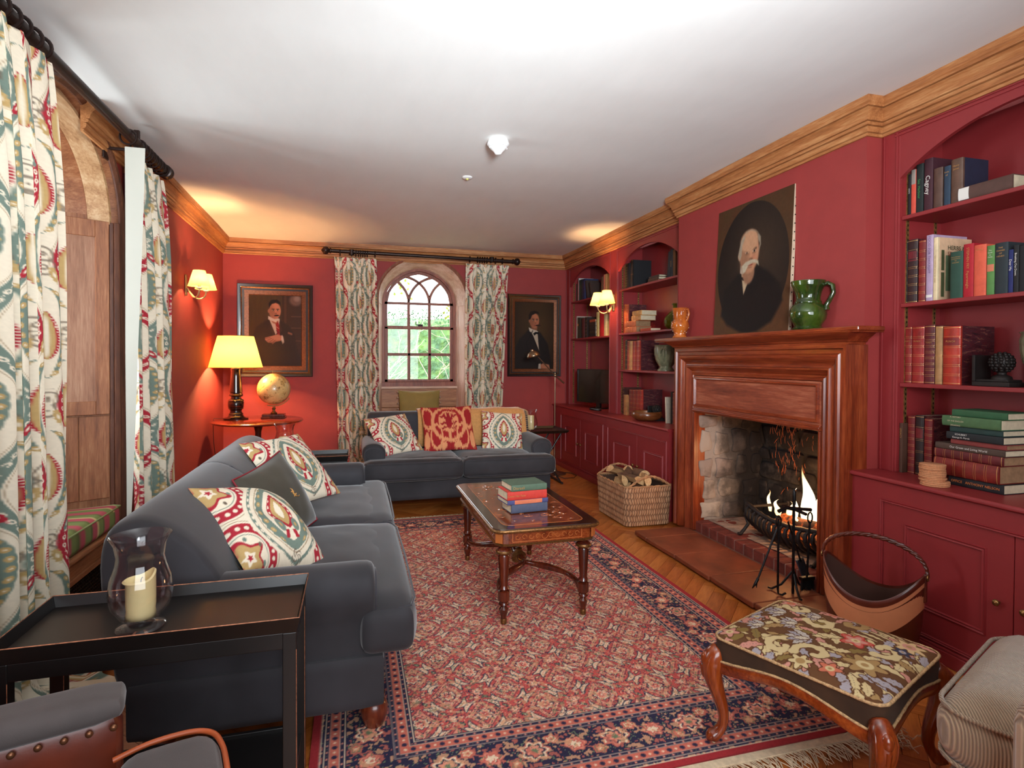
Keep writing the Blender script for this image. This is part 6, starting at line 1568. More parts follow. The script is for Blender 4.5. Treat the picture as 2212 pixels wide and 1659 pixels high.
# on the long sofa
cushion('scatter_cushion', 'printed cushion slumped against the near arm of the long sofa', .47, .47, .19, pose((-.365, 2.555, .640), (.619, -.179, .765), (-.527, .627, .573)), med(1.0, (.03, .0)), fold=.02)
cushion('scatter_cushion', 'dark green velvet cushion with an embroidered lizard, between the two printed ones', .42, .42, .17, pose((-.36, 3.05, .640), (.80, -.40, .42), (-.50, .05, .86)), m=mat('moss_velvet', (66, 60, 48), .8, var=.12, sheen=.4), piping=mat('crimson_piping', (132, 26, 38), .7),
    extra=lambda T, w, h, t: mk('embroidered_lizard', MB().tube([(.01, .035, .083), (.018, .022, .085), (.012, .004, .086), (.022, -.014, .086), (.040, -.026, .084), (.058, -.022, .081)], [.004, .006, .007, .006, .004, .002], 6, flat=.3).tube([(.004, .016, .085), (.026, .010, .085)], .003, 5).tube([(.010, -.012, .085), (.036, -.006, .085)], .003, 5), mat('gold_thread', (206, 150, 84), .5), T, smooth=60, world=False))
cushion('scatter_cushion', 'printed cushion leaning in the far corner of the long sofa', .48, .48, .14, pose((-.345, 3.58, .700), (.60, -.42, .68), (-.56, .40, .72)), med(1.0, (.0, .01)))
# on the smaller sofa
cushion('scatter_cushion', 'printed cushion at the left end of the smaller sofa', .44, .44, .13, pose((.36, 5.42, .650), (.279, -.674, .684), (-.339, .598, .727)), med(.92), fold=0)
cushion('scatter_cushion', 'large red ikat cushion in the middle of the smaller sofa', .50, .50, .14, pose((.88, 5.46, .690), (-.032, -.791, .612), (-.006, .612, .791)), ikat)
cushion('scatter_cushion', 'printed cushion at the right end of the smaller sofa, over the mustard throw', .42, .42, .13, pose((1.41, 5.44, .640), (.02, -.90, .43), (.09, .43, .90)), med(.90))
# olive cushion in the window seat
def poms(T, w, h, t):
    for sx in (-1, 1):
        for i in range(7): mk('pompom', MB().sphere((sx*(w/2+.004), -h/2+.02+i*(h-.04)/6, 0), .010, 8, 6), mat('taupe_pompom', (176, 148, 124), .9), T, smooth=180, world=False)
cushion('window_cushion', 'olive velvet cushion with pompom edges on the window bench', .52, .46, .12, pose((.80, 7.22, .735), (0, -.98, .18), (0, .18, .98)), m=mat('olive_velvet', (142, 118, 58), .75, var=.1, sheen=.4), grp='window cushions', extra=poms)
# mustard throw over the back of the smaller sofa
A = []
for i in range(50):
    u = i/49; x = .62+1.03*u
    pr = [(5.60, .50), (5.615, .60), (5.635, .70), (5.66, .78), (5.70, .835), (5.76, .851), (5.82, .851), (5.87, .84), (5.905, .79), (5.915, .70), (5.92, .60)]
    row_ = []
    for k, (y, z) in enumerate(pr):
        xx = x+.12*(1-k/10)*(.5-u)*(-.2)+(.05 if k < 5 else 0)*u
        row_.append((xx, y-.006*math.sin(u*14+k*.7), z+.004*math.sin(u*19+k)))
    A.append(row_)
TH = mat('mustard_wool', (206, 148, 88), .95, var=.12, vscale=60, sheen=.4, bump=.5, bscale=160)
T = thing('throw_blanket', 'mustard wool throw draped over the back of the smaller sofa', 'blanket', (1.13, 5.76, .84))
mk('cloth', MB().grid(A), TH, T, smooth=180, solid=.008)
fr = MB()
for i in range(44):
    t = i/43; k = t*10; a = int(min(9, k)); p = Vector(A[-1][a]).lerp(Vector(A[-1][a+1]), k-a)
    fr.tube([p, p+Vector((.02, -.004, .002)), p+Vector((.045, -.004+R.uniform(-.004, .004), -.018))], .0016, 4)
mk('fringe', fr, mat('cream_wool_fringe', (226, 190, 140), .95), T)['kind'] = 'stuff'
# ------------------------------------------------------------------ rug
RX0, RX1, RY0, RY1 = -.14, 1.86, 1.66, 4.86
nx, ny = 480, 720
gx, gy = np.meshgrid(np.linspace(RX0, RX1, nx), np.linspace(RY0, RY1, ny), indexing='ij')
z_ = .010+.0010*np.sin(gx*7+gy*3)
T = thing('rug', 'large red and navy Persian rug with floral borders on the oak floor', 'rug', (.86, 3.26, 0))
mk('pile', MB().grid(np.stack([gx, gy, z_], -1)), vmat('rug_wool', .95, bump=.35, bscale=350, spec=.15), T, color=rug_color(gx, gy, RX0, RX1, RY0, RY1).reshape(-1, 3))
mk('backing', MB().box(RX0, RX1, RY0, RY1, .001, .0085), mat('rug_edge', (150, 52, 50), .95), T)
FR = mat('cream_fringe', (214, 192, 160), .95, var=.15, vscale=50)
mk('woven_end', MB().box(RX0, RX1, RY0-.035, RY0-.001, .001, .007), FR, T); mk('woven_end', MB().box(RX0, RX1, RY1+.001, RY1+.022, .001, .007), FR, T)
fr = MB()
for i in range(420):
    x = RX0+(RX1-RX0)*i/419
    for y0, sg in ((RY0-.035, -1), (RY1+.022, 1)):
        a = R.uniform(-.6, .6); l = R.uniform(.05, .085) if sg < 0 else .035
        fr.tube([(x, y0, .004), (x+a*l*.4, y0+sg*l*.5, .006+R.random()*.006), (x+a*l, y0+sg*l, .003)], .0018, 4)
for i in range(90):
    x, y = 1.83+R.gauss(0, .04), 1.60+R.gauss(0, .03); a = R.uniform(0, 2*PI); l = .05
    fr.tube([(x, y, .006), (x+math.cos(a)*l*.5, y+math.sin(a)*l*.5, .02), (x+math.cos(a)*l, y+math.sin(a)*l, .006)], .002, 4)
mk('fringe', fr, FR, T)['kind'] = 'stuff'
# ------------------------------------------------------------------ marquetry coffee table
T = thing('coffee_table', 'marquetry coffee table with turned legs and crossed stretcher on the rug', 'table', (.955, 3.28, .010))
MQ = wood('walnut_marquetry', (70, 24, 12), (122, 52, 24), (156, 82, 40), 'y', .16, 1., coat=.7, ring=26)
BUR = mat('burr_walnut', (124, 58, 30), .15, var=.55, vscale=26, coat=.8)
TI = mat('satinwood_inlay', (176, 98, 50), .25, var=.1, coat=.5)
ORM = mat('gilt_bronze_mount', (120, 82, 44), .35, .7, var=.5, vscale=120, bump=.6, bscale=160)
tx0, tx1, ty0, ty1 = .672, 1.240, 2.735, 3.835
def oct_(i=0, c=.055): 
    a, b, d, e = tx0+i, tx1-i, ty0+i, ty1-i
    o = [];
    for (px, py, sx, sy) in ((a, d, 1, 1), (b, d, -1, 1), (b, e, -1, -1), (a, e, 1, -1)):
        seq = [(px+sx*c, py), (px+sx*c*.95, py+sy*c*.25), (px+sx*c*.62, py+sy*c*.62), (px+sx*c*.25, py+sy*c*.95), (px, py+sy*c)]
        seq = [(px+sx*c, py), (px+sx*c*.55, py+sy*c*.12), (px+sx*c*.30, py+sy*c*.30), (px+sx*c*.12, py+sy*c*.55), (px, py+sy*c)]
        if sx*sy < 0: pass
        o += (seq if (sx, sy) in ((-1, 1), (1, -1)) else seq[::-1])
    return o
mk('top', MB().prism(oct_(), 'z', .493, .508), mat('ebony_border', (38, 18, 12), .18, var=.3, coat=.8), T, bevel=.004, seg=3)
mk('burr_field', MB().prism(oct_(.062, .05), 'z', .508, .5088), BUR, T)
mk('inlay_line', frame_sweep(oct_(.060, .05)[::-1], [(0, 0), (0, .0012), (.005, .0012), (.005, 0)], lambda u, v, h: (u, v, .508+h)), TI, T)
sc_ = MB()
rg = random.Random(5)
for i in range(90):
    x, y = rg.uniform(tx0+.09, tx1-.09), rg.uniform(ty0+.09, ty1-.09); a = rg.uniform(0, 6.28); r_ = rg.uniform(.012, .032)
    pts = [(x+r_*(1-t*.1)*math.cos(a+t), y+r_*(1-t*.1)*math.sin(a+t), .5089) for t in np.linspace(0, 3.4, 10)]
    sc_.tube(pts, .0011, 4, flat=.3)
mk('scroll_inlay', sc_, TI, T)['kind'] = 'stuff'
mk('bronze_edge', frame_sweep(oct_()[::-1], [(0, -.012), (-.008, -.008), (-.011, 0), (-.008, .006), (0, .008)], lambda u, v, h: (u, v, .497+h)), ORM, T, smooth=40)
mk('apron', MB().prism(oct_(.022), 'z', .420, .492), MQ, T, bevel=.002)
mk('lower_bronze_edge', frame_sweep(oct_(.022)[::-1], [(0, -.006), (-.006, -.004), (-.008, .002), (0, .007)], lambda u, v, h: (u, v, .420+h)), ORM, T, smooth=40)
ax0, ax1, ay0, ay1 = tx0+.022, tx1-.022, ty0+.022, ty1-.022
il = MB()
for (a, b, c) in ((ax0+.085, ax1-.085, 'f'),):
    for y in (ay0-.0006,):
        for k in range(10):
            cx = a+(b-a)*(k+.5)/10; r_ = .013
            if k in (4, 5): r_ = .018
            il.tube([(cx+r_*math.cos(t)*(1-t*.09), y, .457+r_*math.sin(t)*(1-t*.09)*(1 if k % 2 else -1)) for t in np.linspace(0, 5, 12)], .0018, 4)
    il.join(frame_sweep([(a-.01, .434), (a-.01, .481), (b+.01, .481), (b+.01, .434)], [(0, 0), (0, .0012), (.003, .0012), (.003, 0)], lambda u, v, h: (u, ay0-h, v)))
n_ = 22
for k in range(n_):
    cy = ay0+.07+(ay1-ay0-.14)*(k+.5)/n_; r_ = .013
    il.tube([(ax0-.0006, cy+r_*math.cos(t)*(1-t*.09), .457+r_*math.sin(t)*(1-t*.09)*(1 if k % 2 else -1)) for t in np.linspace(0, 5, 12)], .0016, 4)
mk('apron_marquetry', il, TI, T)['kind'] = 'stuff'
for cx, cy, sx, sy in ((ax0+.027, ay0+.027, -1, -1), (ax1-.027, ay0+.027, 1, -1)):
    q = MB(); c0 = Vector((cx+sx*.020, cy+sy*.020, .457)); n0 = Vector((sx, sy, 0)).normalized(); t0 = Vector((-n0.y, n0.x, 0))
    for a, b in ((-.020, .020),):
        vs = [c0+t0*a+Vector((0, 0, -.024)), c0+t0*b+Vector((0, 0, -.024)), c0+t0*b+Vector((0, 0, .024)), c0+t0*a+Vector((0, 0, .024))]
        q.add([v+n0*.001 for v in vs]+[v-n0*.004 for v in vs], [(0, 1, 2, 3), (7, 6, 5, 4), (0, 4, 5, 1), (1, 5, 6, 2), (2, 6, 7, 3), (3, 7, 4, 0)])
    mk('corner_inlay', q, TI, T)
LP = [(.0, .0), (.014, 0), (.014, .035), (.020, .055), (.024, .075), (.014, .088), (.026, .098), (.024, .108), (.018, .114), (.030, .120), (.030, .165), (.018, .170), (.028, .180), (.022, .192), (.021, .20), (.030, .345), (.026, .352), (.038, .360), (.040, .372), (.030, .384), (.022, .390), (.026, .400), (.022, .42)]
legs = [(.737, 2.800), (1.170, 2.800), (.737, 3.760), (1.170, 3.760)]
for (x, y) in legs:
    l_ = mk('leg', MB().lathe(LP, 28, (x, y, .012), mod=lambda a, k: 1-.06*abs(math.sin(a*5)) if k in (14, 15) else 1), DKWOOD, T, smooth=40)
    mk('bronze_collar', MB().lathe([(.030, .355), (.041, .362), (.042, .372), (.031, .380)], 24, (x, y, .012), cap=False), ORM, l_, smooth=60)
    mk('bronze_toe', MB().lathe([(0, 0), (.0155, 0), (.0165, .022), (.015, .026), (0, .026)], 20, (x, y, .012)), ORM, l_, smooth=60)
cx, cy = .955, 3.28
for (x, y) in legs:
    d = Vector((x-cx, y-cy, 0)); n0 = Vector((-d.y, d.x, 0)).normalized(); sg = 1 if d.x*d.y > 0 else -1
    pts = []; L = d.length
    for i in range(17):
        t = i/16; s_ = sg*.05*math.sin(t*PI*2)
        pts.append((cx+d.x*t*.96+n0.x*s_, cy+d.y*t*.96+n0.y*s_, .150+.055*math.sin(PI*min(1, t*1.0+.0))**1.0*(1-t)*1.2+(.02 if t < .1 else 0)))
    mk('stretcher', MB().tube(pts, [.020-.006*abs(math.sin(PI*i/8)) for i in range(17)], 8, flat=1.0), DKWOOD, T, smooth=50)
mk('stretcher_boss', MB().lathe([(.0, .15), (.040, .15), (.046, .168), (.040, .180), (.044, .188), (.030, .20), (.016, .215), (.020, .225), (0, .235)], 20, (cx, cy, 0), mod=lambda a, k: 1+.06*math.sin(a*8)), ORM, T, smooth=50)
# ------------------------------------------------------------------ needlepoint stool
T = thing('footstool', 'carved walnut footstool with floral needlepoint top, near the rug corner', 'stool', (1.545, 1.585, 0), math.radians(22.5))
SW, SD = .50, .535
ST = wood('stool_walnut', (74, 24, 8), (130, 52, 18), (168, 82, 34), 'z', .22, 1., coat=.6)
STX = wood('stool_walnut_x', (74, 24, 8), (130, 52, 18), (168, 82, 34), 'x', .22, 1., coat=.6)
def needle(u, v):
    c = Canvas(u, v, (112, 76, 50))
    CRM, TAN, LIL, PNK, COR, OLV, NVY, BG_ = (222, 198, 146), (178, 142, 92), (176, 166, 170), (216, 150, 132), (206, 100, 84), (142, 116, 66), (66, 66, 84), (96, 60, 38)
    def flower(x, y, r, n, col, ctr, ol=None, rot=0):
        dx, dy = u-x, v-y; th = np.arctan2(dy, dx)+rot; rr = np.hypot(dx, dy)
        R1 = r*(.78+.22*np.cos(th*n)); c.fill((R1+.005-rr)/.002, ol or BG_); c.fill((R1-rr)/.002, col); c.fill((r*.42-rr)/.003, ctr); c.fill((r*.2-rr)/.003, TAN)
    def leaf(x, y, L, w, rot, col, vein=None):
        cr, sr = math.cos(rot), math.sin(rot); a = (u-x)*cr+(v-y)*sr; b = -(u-x)*sr+(v-y)*cr; t = a/L
        ins = (t > 0) & (t < 1); wd = w*np.sin(PI*np.clip(t, 0, 1))**.7*(1+.18*np.sin(t*26)); b2 = b-.25*L*t*t
        c.fill(ins*(wd+.004-np.abs(b2))/.002, BG_); c.fill(ins*(wd-np.abs(b2))/.002, col)
        if vein: c.fill(ins*(.0016-np.abs(b2))/.001+ins*(.0012-np.abs(((t*9) % 1-.5)*.02-np.abs(b2)*.4))/.001*.6, vein)
    def scroll(x, y, r, rot, sg, col, w=.012):
        pts = [(x+r*(1-k*.085)*math.cos(rot+sg*k*.55), y+r*(1-k*.085)*math.sin(rot+sg*k*.55)) for k in range(10)]
        c.stroke(pts, w+.004, BG_); c.stroke(pts, w, col, soft=.002)
        for k in range(0, 8, 2): c.ell(pts[k][0]*1.0, pts[k][1], w*1.5, w*1.3, col, soft=.2)
    n = fnoise(u, v, 26, 3, 4)
    rgg = random.Random(3)
    for i in range(150):
        leaf(rgg.uniform(-.25, .25), rgg.uniform(-.27, .27), rgg.uniform(.05, .10), .015, rgg.uniform(0, 6.28), rgg.choice([CRM, TAN, OLV, CRM, PNK, LIL]), rgg.choice([OLV, None, NVY]))
    for (x, y, r_, rt_, sg, col) in ((-.17, .06, .055, .3, 1, CRM), (-.14, -.03, .06, 2.2, -1, CRM), (.17, .16, .06, 1., 1, CRM), (.06, -.16, .055, 3., 1, CRM), (-.05, .22, .045, 4., -1, PNK), (.18, -.02, .05, .0, -1, TAN), (-.2, .2, .04, 0, 1, OLV), (.1, .05, .05, 2, 1, CRM)): scroll(x, y, r_, rt_, sg, col)
    for (x, y, s_) in ((-.06, .02, 1.), (.08, .17, .9), (.02, .10, .8), (-.08, .17, .8), (.14, .07, .7)):
        for k in range(5): leaf(x, y, .075*s_, .013*s_, 2.6-k*.42, LIL if k % 2 else (202, 190, 178), NVY)
        leaf(x, y, .05*s_, .012, 2.0, (222, 206, 180), NVY)
    flower(-.09, -.16, .062, 6, TAN, CRM, rot=.3); flower(.05, -.08, .05, 5, COR, CRM, (178, 48, 44)); flower(.05, -.08, .036, 5, PNK, CRM, COR); flower(.16, -.20, .05, 7, (226, 190, 140), PNK, OLV)
    flower(.20, .21, .042, 5, PNK, (220, 110, 80)); flower(.10, -.20, .028, 6, NVY, LIL); flower(-.21, -.02, .036, 6, CRM, TAN); flower(-.19, -.10, .035, 5, (214, 120, 92), CRM); flower(-.20, .23, .035, 5, PNK, CRM); flower(.21, .06, .036, 5, PNK, COR); flower(-.02, .23, .028, 5, LIL, CRM)
    for k in range(6): leaf(.10+k*.024, -.13-.012*k, .085, .008, 1.3-.1*k, CRM if k % 2 else (214, 186, 140), None); 
    st = .90+.10*np.cos((u+v)*2*PI/.0032)
    return np.clip(c.c*st[..., None], 0, 1)
u, v = np.meshgrid(np.linspace(-SW/2, SW/2, 230), np.linspace(-SD/2, SD/2, 245), indexing='ij')
rc = .045
qx, qy = np.abs(u)-(SW/2-rc), np.abs(v)-(SD/2-rc)
dd = np.hypot(np.maximum(qx, 0), np.maximum(qy, 0)); sc2 = np.where((qx > 0) & (qy > 0) & (dd > rc), rc/np.maximum(dd, 1e-6), 1)
X_ = np.where((qx > 0) & (qy > 0), np.sign(u)*((SW/2-rc)+qx*sc2), u); Y_ = np.where((qx > 0) & (qy > 0), np.sign(v)*((SD/2-rc)+qy*sc2), v)
Z_ = .385+.030*((1-(u/(SW/2))**4).clip(0)*(1-(v/(SD/2))**4).clip(0))**.5
mk('needlepoint_top', MB().grid(np.stack([X_, Y_, Z_], -1)), vmat('needlepoint_wool', .95, bump=.4, bscale=500, spec=.1), T, color=needle(X_, Y_).reshape(-1, 3), smooth=180, world=False)
def rrect(w, h, r_, k=6):
    p = []
    for (sx, sy, a0) in ((1, 1, 0), (-1, 1, PI/2), (-1, -1, PI), (1, -1, PI*1.5)):
        for i in range(k+1): a = a0+PI/2*i/k; p.append((sx*(w/2-r_)+r_*math.cos(a), sy*(h/2-r_)+r_*math.sin(a)))
    return p
rr = rrect(SW, SD, rc)
BV = mat('brown_velvet_border', (62, 40, 22), .9, var=.25, vscale=12, sheen=.05)
def dip(x, y):  # serpentine lower edge
    t = x/(SW/2) if abs(abs(y)-SD/2) < .02 else y/(SD/2)
    return .018*math.cos(t*PI*1.0)-.0
dense = []
for i in range(len(rr)):
    a, b = rr[i], rr[(i+1) % len(rr)]; n = max(1, int(math.hypot(b[0]-a[0], b[1]-a[1])/.02))
    for k in range(n): dense.append((a[0]+(b[0]-a[0])*k/n, a[1]+(b[1]-a[1])*k/n))
mk('velvet_side', MB().grid([[(x, y, .388), (x*1.006, y*1.006, .36), (x*1.0, y*1.0, .325+dip(x, y)*1.)] for x, y in dense], closed_u=True), BV, T, smooth=60, world=False)
CORD = mat('twisted_cord', (186, 150, 106), .9, var=.4, vscale=150)
mk('cord', MB().tube([(x*1.004, y*1.004, .3875) for x, y in dense], [.0045+.001*(i % 2) for i in range(len(dense))], 6, closed=True), CORD, T, smooth=60, world=False)
mk('braid', MB().tube([(x*1.012, y*1.012, .328+dip(x, y)) for x, y in dense], [.004+.001*(i % 2) for i in range(len(dense))], 6, closed=True), CORD, T, smooth=60, world=False)
mk('seat_rail', MB().grid([[(x*1.0, y*1.0, .328+dip(x, y)), (x*1.022, y*1.022, .322+dip(x, y)), (x*1.026, y*1.026, .305+dip(x, y)), (x*1.014, y*1.014, .290+dip(x, y)*1.2), (x*.99, y*.99, .286+dip(x, y)*1.2), (x*.96, y*.96, .30)] for x, y in dense], closed_u=True), STX, T, smooth=60, world=False)
for sx, sy in ((-1, -1), (1, -1), (1, 1), (-1, 1)):
    c0 = Vector((sx*(SW/2-.03), sy*(SD/2-.03), 0)); n0 = Vector((sx, sy, 0)).normalized()
    pr_l = [(.345, .012, .022), (.33, .026, .032), (.30, .040, .038), (.26, .042, .034), (.21, .028, .027), (.16, .010, .022), (.11, -.002, .018), (.075, .002, .0165), (.050, .018, .019), (.036, .036, .024), (.026, .044, .020), (.022, .042, .010)]
    pts = [c0+n0*o+Vector((0, 0, z)) for z, o, r_ in pr_l]
    # resample for smoothness
    P_, R_ = [], []
    for i in range(len(pts)-1):
        for q in range(4):
            t = q/4; P_.append(pts[i].lerp(pts[i+1], t)); R_.append(pr_l[i][2]*(1-t)+pr_l[i+1][2]*t)
    P_.append(pts[-1]); R_.append(pr_l[-1][2])
    P_ = [sum((P_[max(0, min(len(P_)-1, i+k))] for k in (-2, -1, 0, 1, 2)), Vector())/5 for i in range(len(P_))]
    l_ = mk('leg', MB().tube(P_, R_, 12), ST, T, smooth=70, world=False)
    m = MB()
    for s2 in (-1, 1):
        a = math.atan2(n0.y, n0.x)
        q = [P_[i]+Vector((math.cos(a+s2*.9), math.sin(a+s2*.9), 0))*R_[i]*.98 for i in range(2, len(P_)-6)]
        m.tube(q, .0035, 6)
    mk('carved_edge', m, ST, l_, smooth=60, world=False)
    mk('knee_carving', MB().sphere(tuple(c0+n0*.062+Vector((0, 0, .305))), .018, 10, 8, (1, 1, 1.5)).tube([c0+n0*.075+Vector((0, 0, .285)), c0+n0*.07+Vector((0, 0, .25)), c0+n0*.055+Vector((0, 0, .225))], [.008, .007, .003], 8), ST, l_, smooth=60, world=False)
    cst = c0+n0*.032
    mk('castor', MB().tube([cst+Vector((0, 0, .03)), cst+Vector((0, 0, .016))], .007, 8).join(MB().lathe([(0, -.004), (.011, -.004), (.012, 0), (.011, .004), (0, .004)], 16).xf(Matrix.Translation(tuple(cst+Vector((.006, 0, .0125)))) @ Matrix.Rotation(PI/2, 4, 'X'))), mat('ivory_castor', (206, 186, 150), .35), l_, smooth=50, world=False)
# ------------------------------------------------------------------ tray tables
EDGE = mat('copper_edge_highlight', (176, 118, 88), .5, .3, var=.5, vscale=60)  # copper edge lines, lightened and thickened as painted highlights
def tray_table(label, x0, x1, y0, y1, h, grp=None):
    T = thing('tray_table', label, 'table', ((x0+x1)/2, (y0+y1)/2, 0), 0, grp)
    rim = .042; t = .012
    mk('tray', MB().box(x0+.004, x1-.004, y0+.004, y1-.004, h-rim, h-rim+.012), BLACK, T)
    r_ = MB(); fl_ = .010
    sides = [((x0-fl_, y0-fl_), (x1+fl_, y0-fl_), (x1, y0), (x0, y0)), ((x1+fl_, y0-fl_), (x1+fl_, y1+fl_), (x1, y1), (x1, y0)), ((x1+fl_, y1+fl_), (x0-fl_, y1+fl_), (x0, y1), (x1, y1)), ((x0-fl_, y1+fl_), (x0-fl_, y0-fl_), (x0, y0), (x0, y1))]
    mk('tray_rim', frame_sweep([(x0, y0), (x1, y0), (x1, y1), (x0, y1)], [(0, h-rim), (fl_, h), (fl_-.004, h+.0), (-.005, h-rim+.005)], lambda u, v, hh: (u, v, hh)), BLACK, T)
    mk('edge_highlight', MB().tube([(x0-.008, y0-.008, h), (x1+.008, y0-.008, h), (x1+.008, y1+.008, h), (x0-.008, y1+.008, h)], .0022, 5, closed=True), EDGE, T)
    m = MB().box(x0+.034, x1-.034, y0+.002, y0+.018, h-rim-.045, h-rim).box(x0+.034, x1-.034, y1-.018, y1-.002, h-rim-.045, h-rim).box(x0+.002, x0+.018, y0+.034, y1-.034, h-rim-.045, h-rim).box(x1-.018, x1-.002, y0+.034, y1-.034, h-rim-.045, h-rim)
    mk('frame', m, BLACK, T, bevel=.002)
    for x in (x0, x1-.036):
        for y in (y0, y1-.036):
            l_ = mk('leg', MB().box(x, x+.036, y, y+.036, 0, h-rim-.0005), BLACK, T, bevel=.002)
            mk('edge_highlight', MB().tube([(x+.0355, y+.0005, .02), (x+.0355, y+.0005, h-.09)], .0010, 4), EDGE, l_)
    m = MB().box(x0+.01, x1-.01, y0+.01, y1-.01, .13, .142).box(x0, x1, y0, y0+.014, .12, .155).box(x0, x1, y1-.014, y1, .12, .155)
    mk('lower_shelf', m, BLACK, T, bevel=.002)
    return T
tray_table('black lacquer tray table in the foreground, beside the near sofa arm', -.850, -.150, 1.665, 1.985, .642)
tray_table('black lacquer tray table beyond the far arm of the long sofa', -.80, -.045, 4.62, 4.94, .60)
# ------------------------------------------------------------------ hurricane lamps
HG = glass('hurricane_glass', (.97, .95, .95), .01, 1.45)
WAX = mat('ivory_wax', (238, 224, 164), .45, var=.06); 
def hurricane(label, loc, s=1., ch=.12, cr=.036, melted=False):
    T = thing('hurricane_lamp', label, 'candle holder', loc, 0, 'glass hurricane lamps')
    x, y, z = loc
    prof = [(.0, .006), (.058, .0), (.062, .004), (.058, .010), (.034, .016), (.034, .024), (.052, .034), (.072, .065), (.079, .10), (.074, .14), (.062, .175), (.058, .20), (.064, .235), (.076, .258), (.0765, .2585), (.063, .234), (.0565, .20), (.060, .175), (.072, .14), (.077, .10), (.070, .066), (.05, .036), (.0, .028)]
    mk('glass', MB().lathe([(r_*s, q*s) for r_, q in prof], 40, loc, cap=False), HG, T, smooth=70)
    if melted:
        m = MB().lathe([(0, 0), (cr*.95, 0), (cr, .010), (cr*.96, .02), (cr, .035), (cr, ch-.012), (cr*1.02, ch-.004), (cr*.9, ch), (cr*.6, ch-.012), (0, ch-.014)], 30, (x, y, z+.030), mod=lambda a, k: 1+(.18*max(0, math.cos(a-3.4)) if k >= 6 else 0))
        m.v = [(p[0], p[1], p[2]+(.022*max(0, math.cos(math.atan2(p[1]-y, p[0]-x)-.5))**2 if p[2]-z > ch+.0 and math.hypot(p[0]-x, p[1]-y) > cr*.7 else 0)) for p in m.v]
    else:
        m = MB().lathe([(0, 0), (cr, 0), (cr, ch-.004), (cr*.94, ch), (cr*.6, ch-.008), (0, ch-.010)], 28, (x, y, z+.030), mod=lambda a, k: 1+.02*math.sin(a*3))
    c = mk('candle', m, WAX, T, smooth=50)
    mk('wick', MB().tube([(x, y, z+.030+ch-.014), (x+.001, y, z+.030+ch-.002), (x+.004, y, z+.030+ch+.003)], .0012, 5), IRON, c)
    return T
hurricane('glass hurricane lamp with a melted candle on the foreground tray table', (-.560, 1.775, .6125), .985, .105, .036, True)
hurricane('glass hurricane lamp on the tray table beyond the long sofa', (-.515, 4.78, .5705), 1.06, .14, .045)
# ------------------------------------------------------------------ round table with globe
T = thing('round_table', 'round tilt-top mahogany table in the left corner under the lamp', 'table', (-.94, 6.36, 0))
tp = MB().lathe([(0, .700), (.425, .700), (.436, .708), (.436, .718), (.425, .7245), (0, .7245)], 48)
tp.v = [(-.94+p[0], 6.36+p[1]*1.08, p[2]) for p in tp.v]
mk('table_top', tp, wood('mahogany_top', (70, 22, 10), (124, 44, 20), (150, 66, 34), 'x', .15, 1., coat=.8), T, smooth=40)
mk('pedestal', MB().lathe([(.05, .06), (.055, .10), (.045, .14), (.028, .17), (.034, .22), (.045, .28), (.036, .36), (.028, .42), (.034, .43), (.028, .44), (.030, .60), (.045, .66), (.060, .685), (.060, .70)], 24, (-.94, 6.36, 0)), DKWOOD, T, smooth=50)
for k in range(3):
    a = PI/2+k*2*PI/3+.3; d = Vector((math.cos(a), math.sin(a), 0)); c0 = Vector((-.94, 6.36, 0))
    mk('leg', MB().tube([c0+d*.03+Vector((0, 0, .14)), c0+d*.10+Vector((0, 0, .15)), c0+d*.20+Vector((0, 0, .10)), c0+d*.28+Vector((0, 0, .035)), c0+d*.34+Vector((0, 0, .018))], [.026, .024, .020, .018, .017], 10), DKWOOD, T, smooth=60)
T = thing('globe', 'small antique yellowed globe on a square wooden stand', 'globe', (-.81, 6.52, .7248))
def globe_mat():
    m, n, b = _new('aged_map_globe'); v = _coord(n); f = _noise(n, v, 5.5, 6, .6); g2 = _noise(n, v, 60, 3)
    mx = n.nodes.new('ShaderNodeMix'); mx.data_type = 'FLOAT'; mx.inputs[0].default_value = .18; n.links.new(f, mx.inputs[2]); n.links.new(g2, mx.inputs[3])
    n.links.new(_ramp(n, mx.outputs[0], [(.38, L4((132, 96, 50))), (.42, L4((206, 172, 110))), (.52, L4((222, 190, 126))), (.535, L4((120, 84, 44))), (.55, L4((198, 158, 92))), (.7, L4((212, 178, 112)))]), b.inputs['Base Color'])
    b.inputs['Roughness'].default_value = .35; b.inputs['Coat Weight'].default_value = .4; return m
gc = (-.81, 6.52, 1.028)
mk('sphere', MB().sphere(gc, .165, 40, 24).xf(Matrix.Identity(4)), globe_mat(), T, smooth=180)
mk('base', MB().box(-.93, -.69, 6.44, 6.60, .7255, .740).box(-.92, -.70, 6.45, 6.59, .740, .768), DKWOOD, T, bevel=.005)
mk('stem', MB().lathe([(.030, .768), (.034, .775), (.016, .79), (.012, .81), (.022, .82), (.014, .832), (.012, .842)], 18, (-.81, 6.52, 0)), BRASS, T, smooth=50)
mk('half_meridian', MB().tube([(gc[0]+.178*math.cos(a), gc[1], gc[2]+.178*math.sin(a)) for a in np.linspace(-PI*.62, -PI*.18, 16)], .0055, 6), BRASS, T, smooth=60)
mk('axis_pin', MB().tube([(gc[0]-.01, gc[1], gc[2]+.16), (gc[0]-.012, gc[1], gc[2]+.190)], .004, 6), BRASS, T)
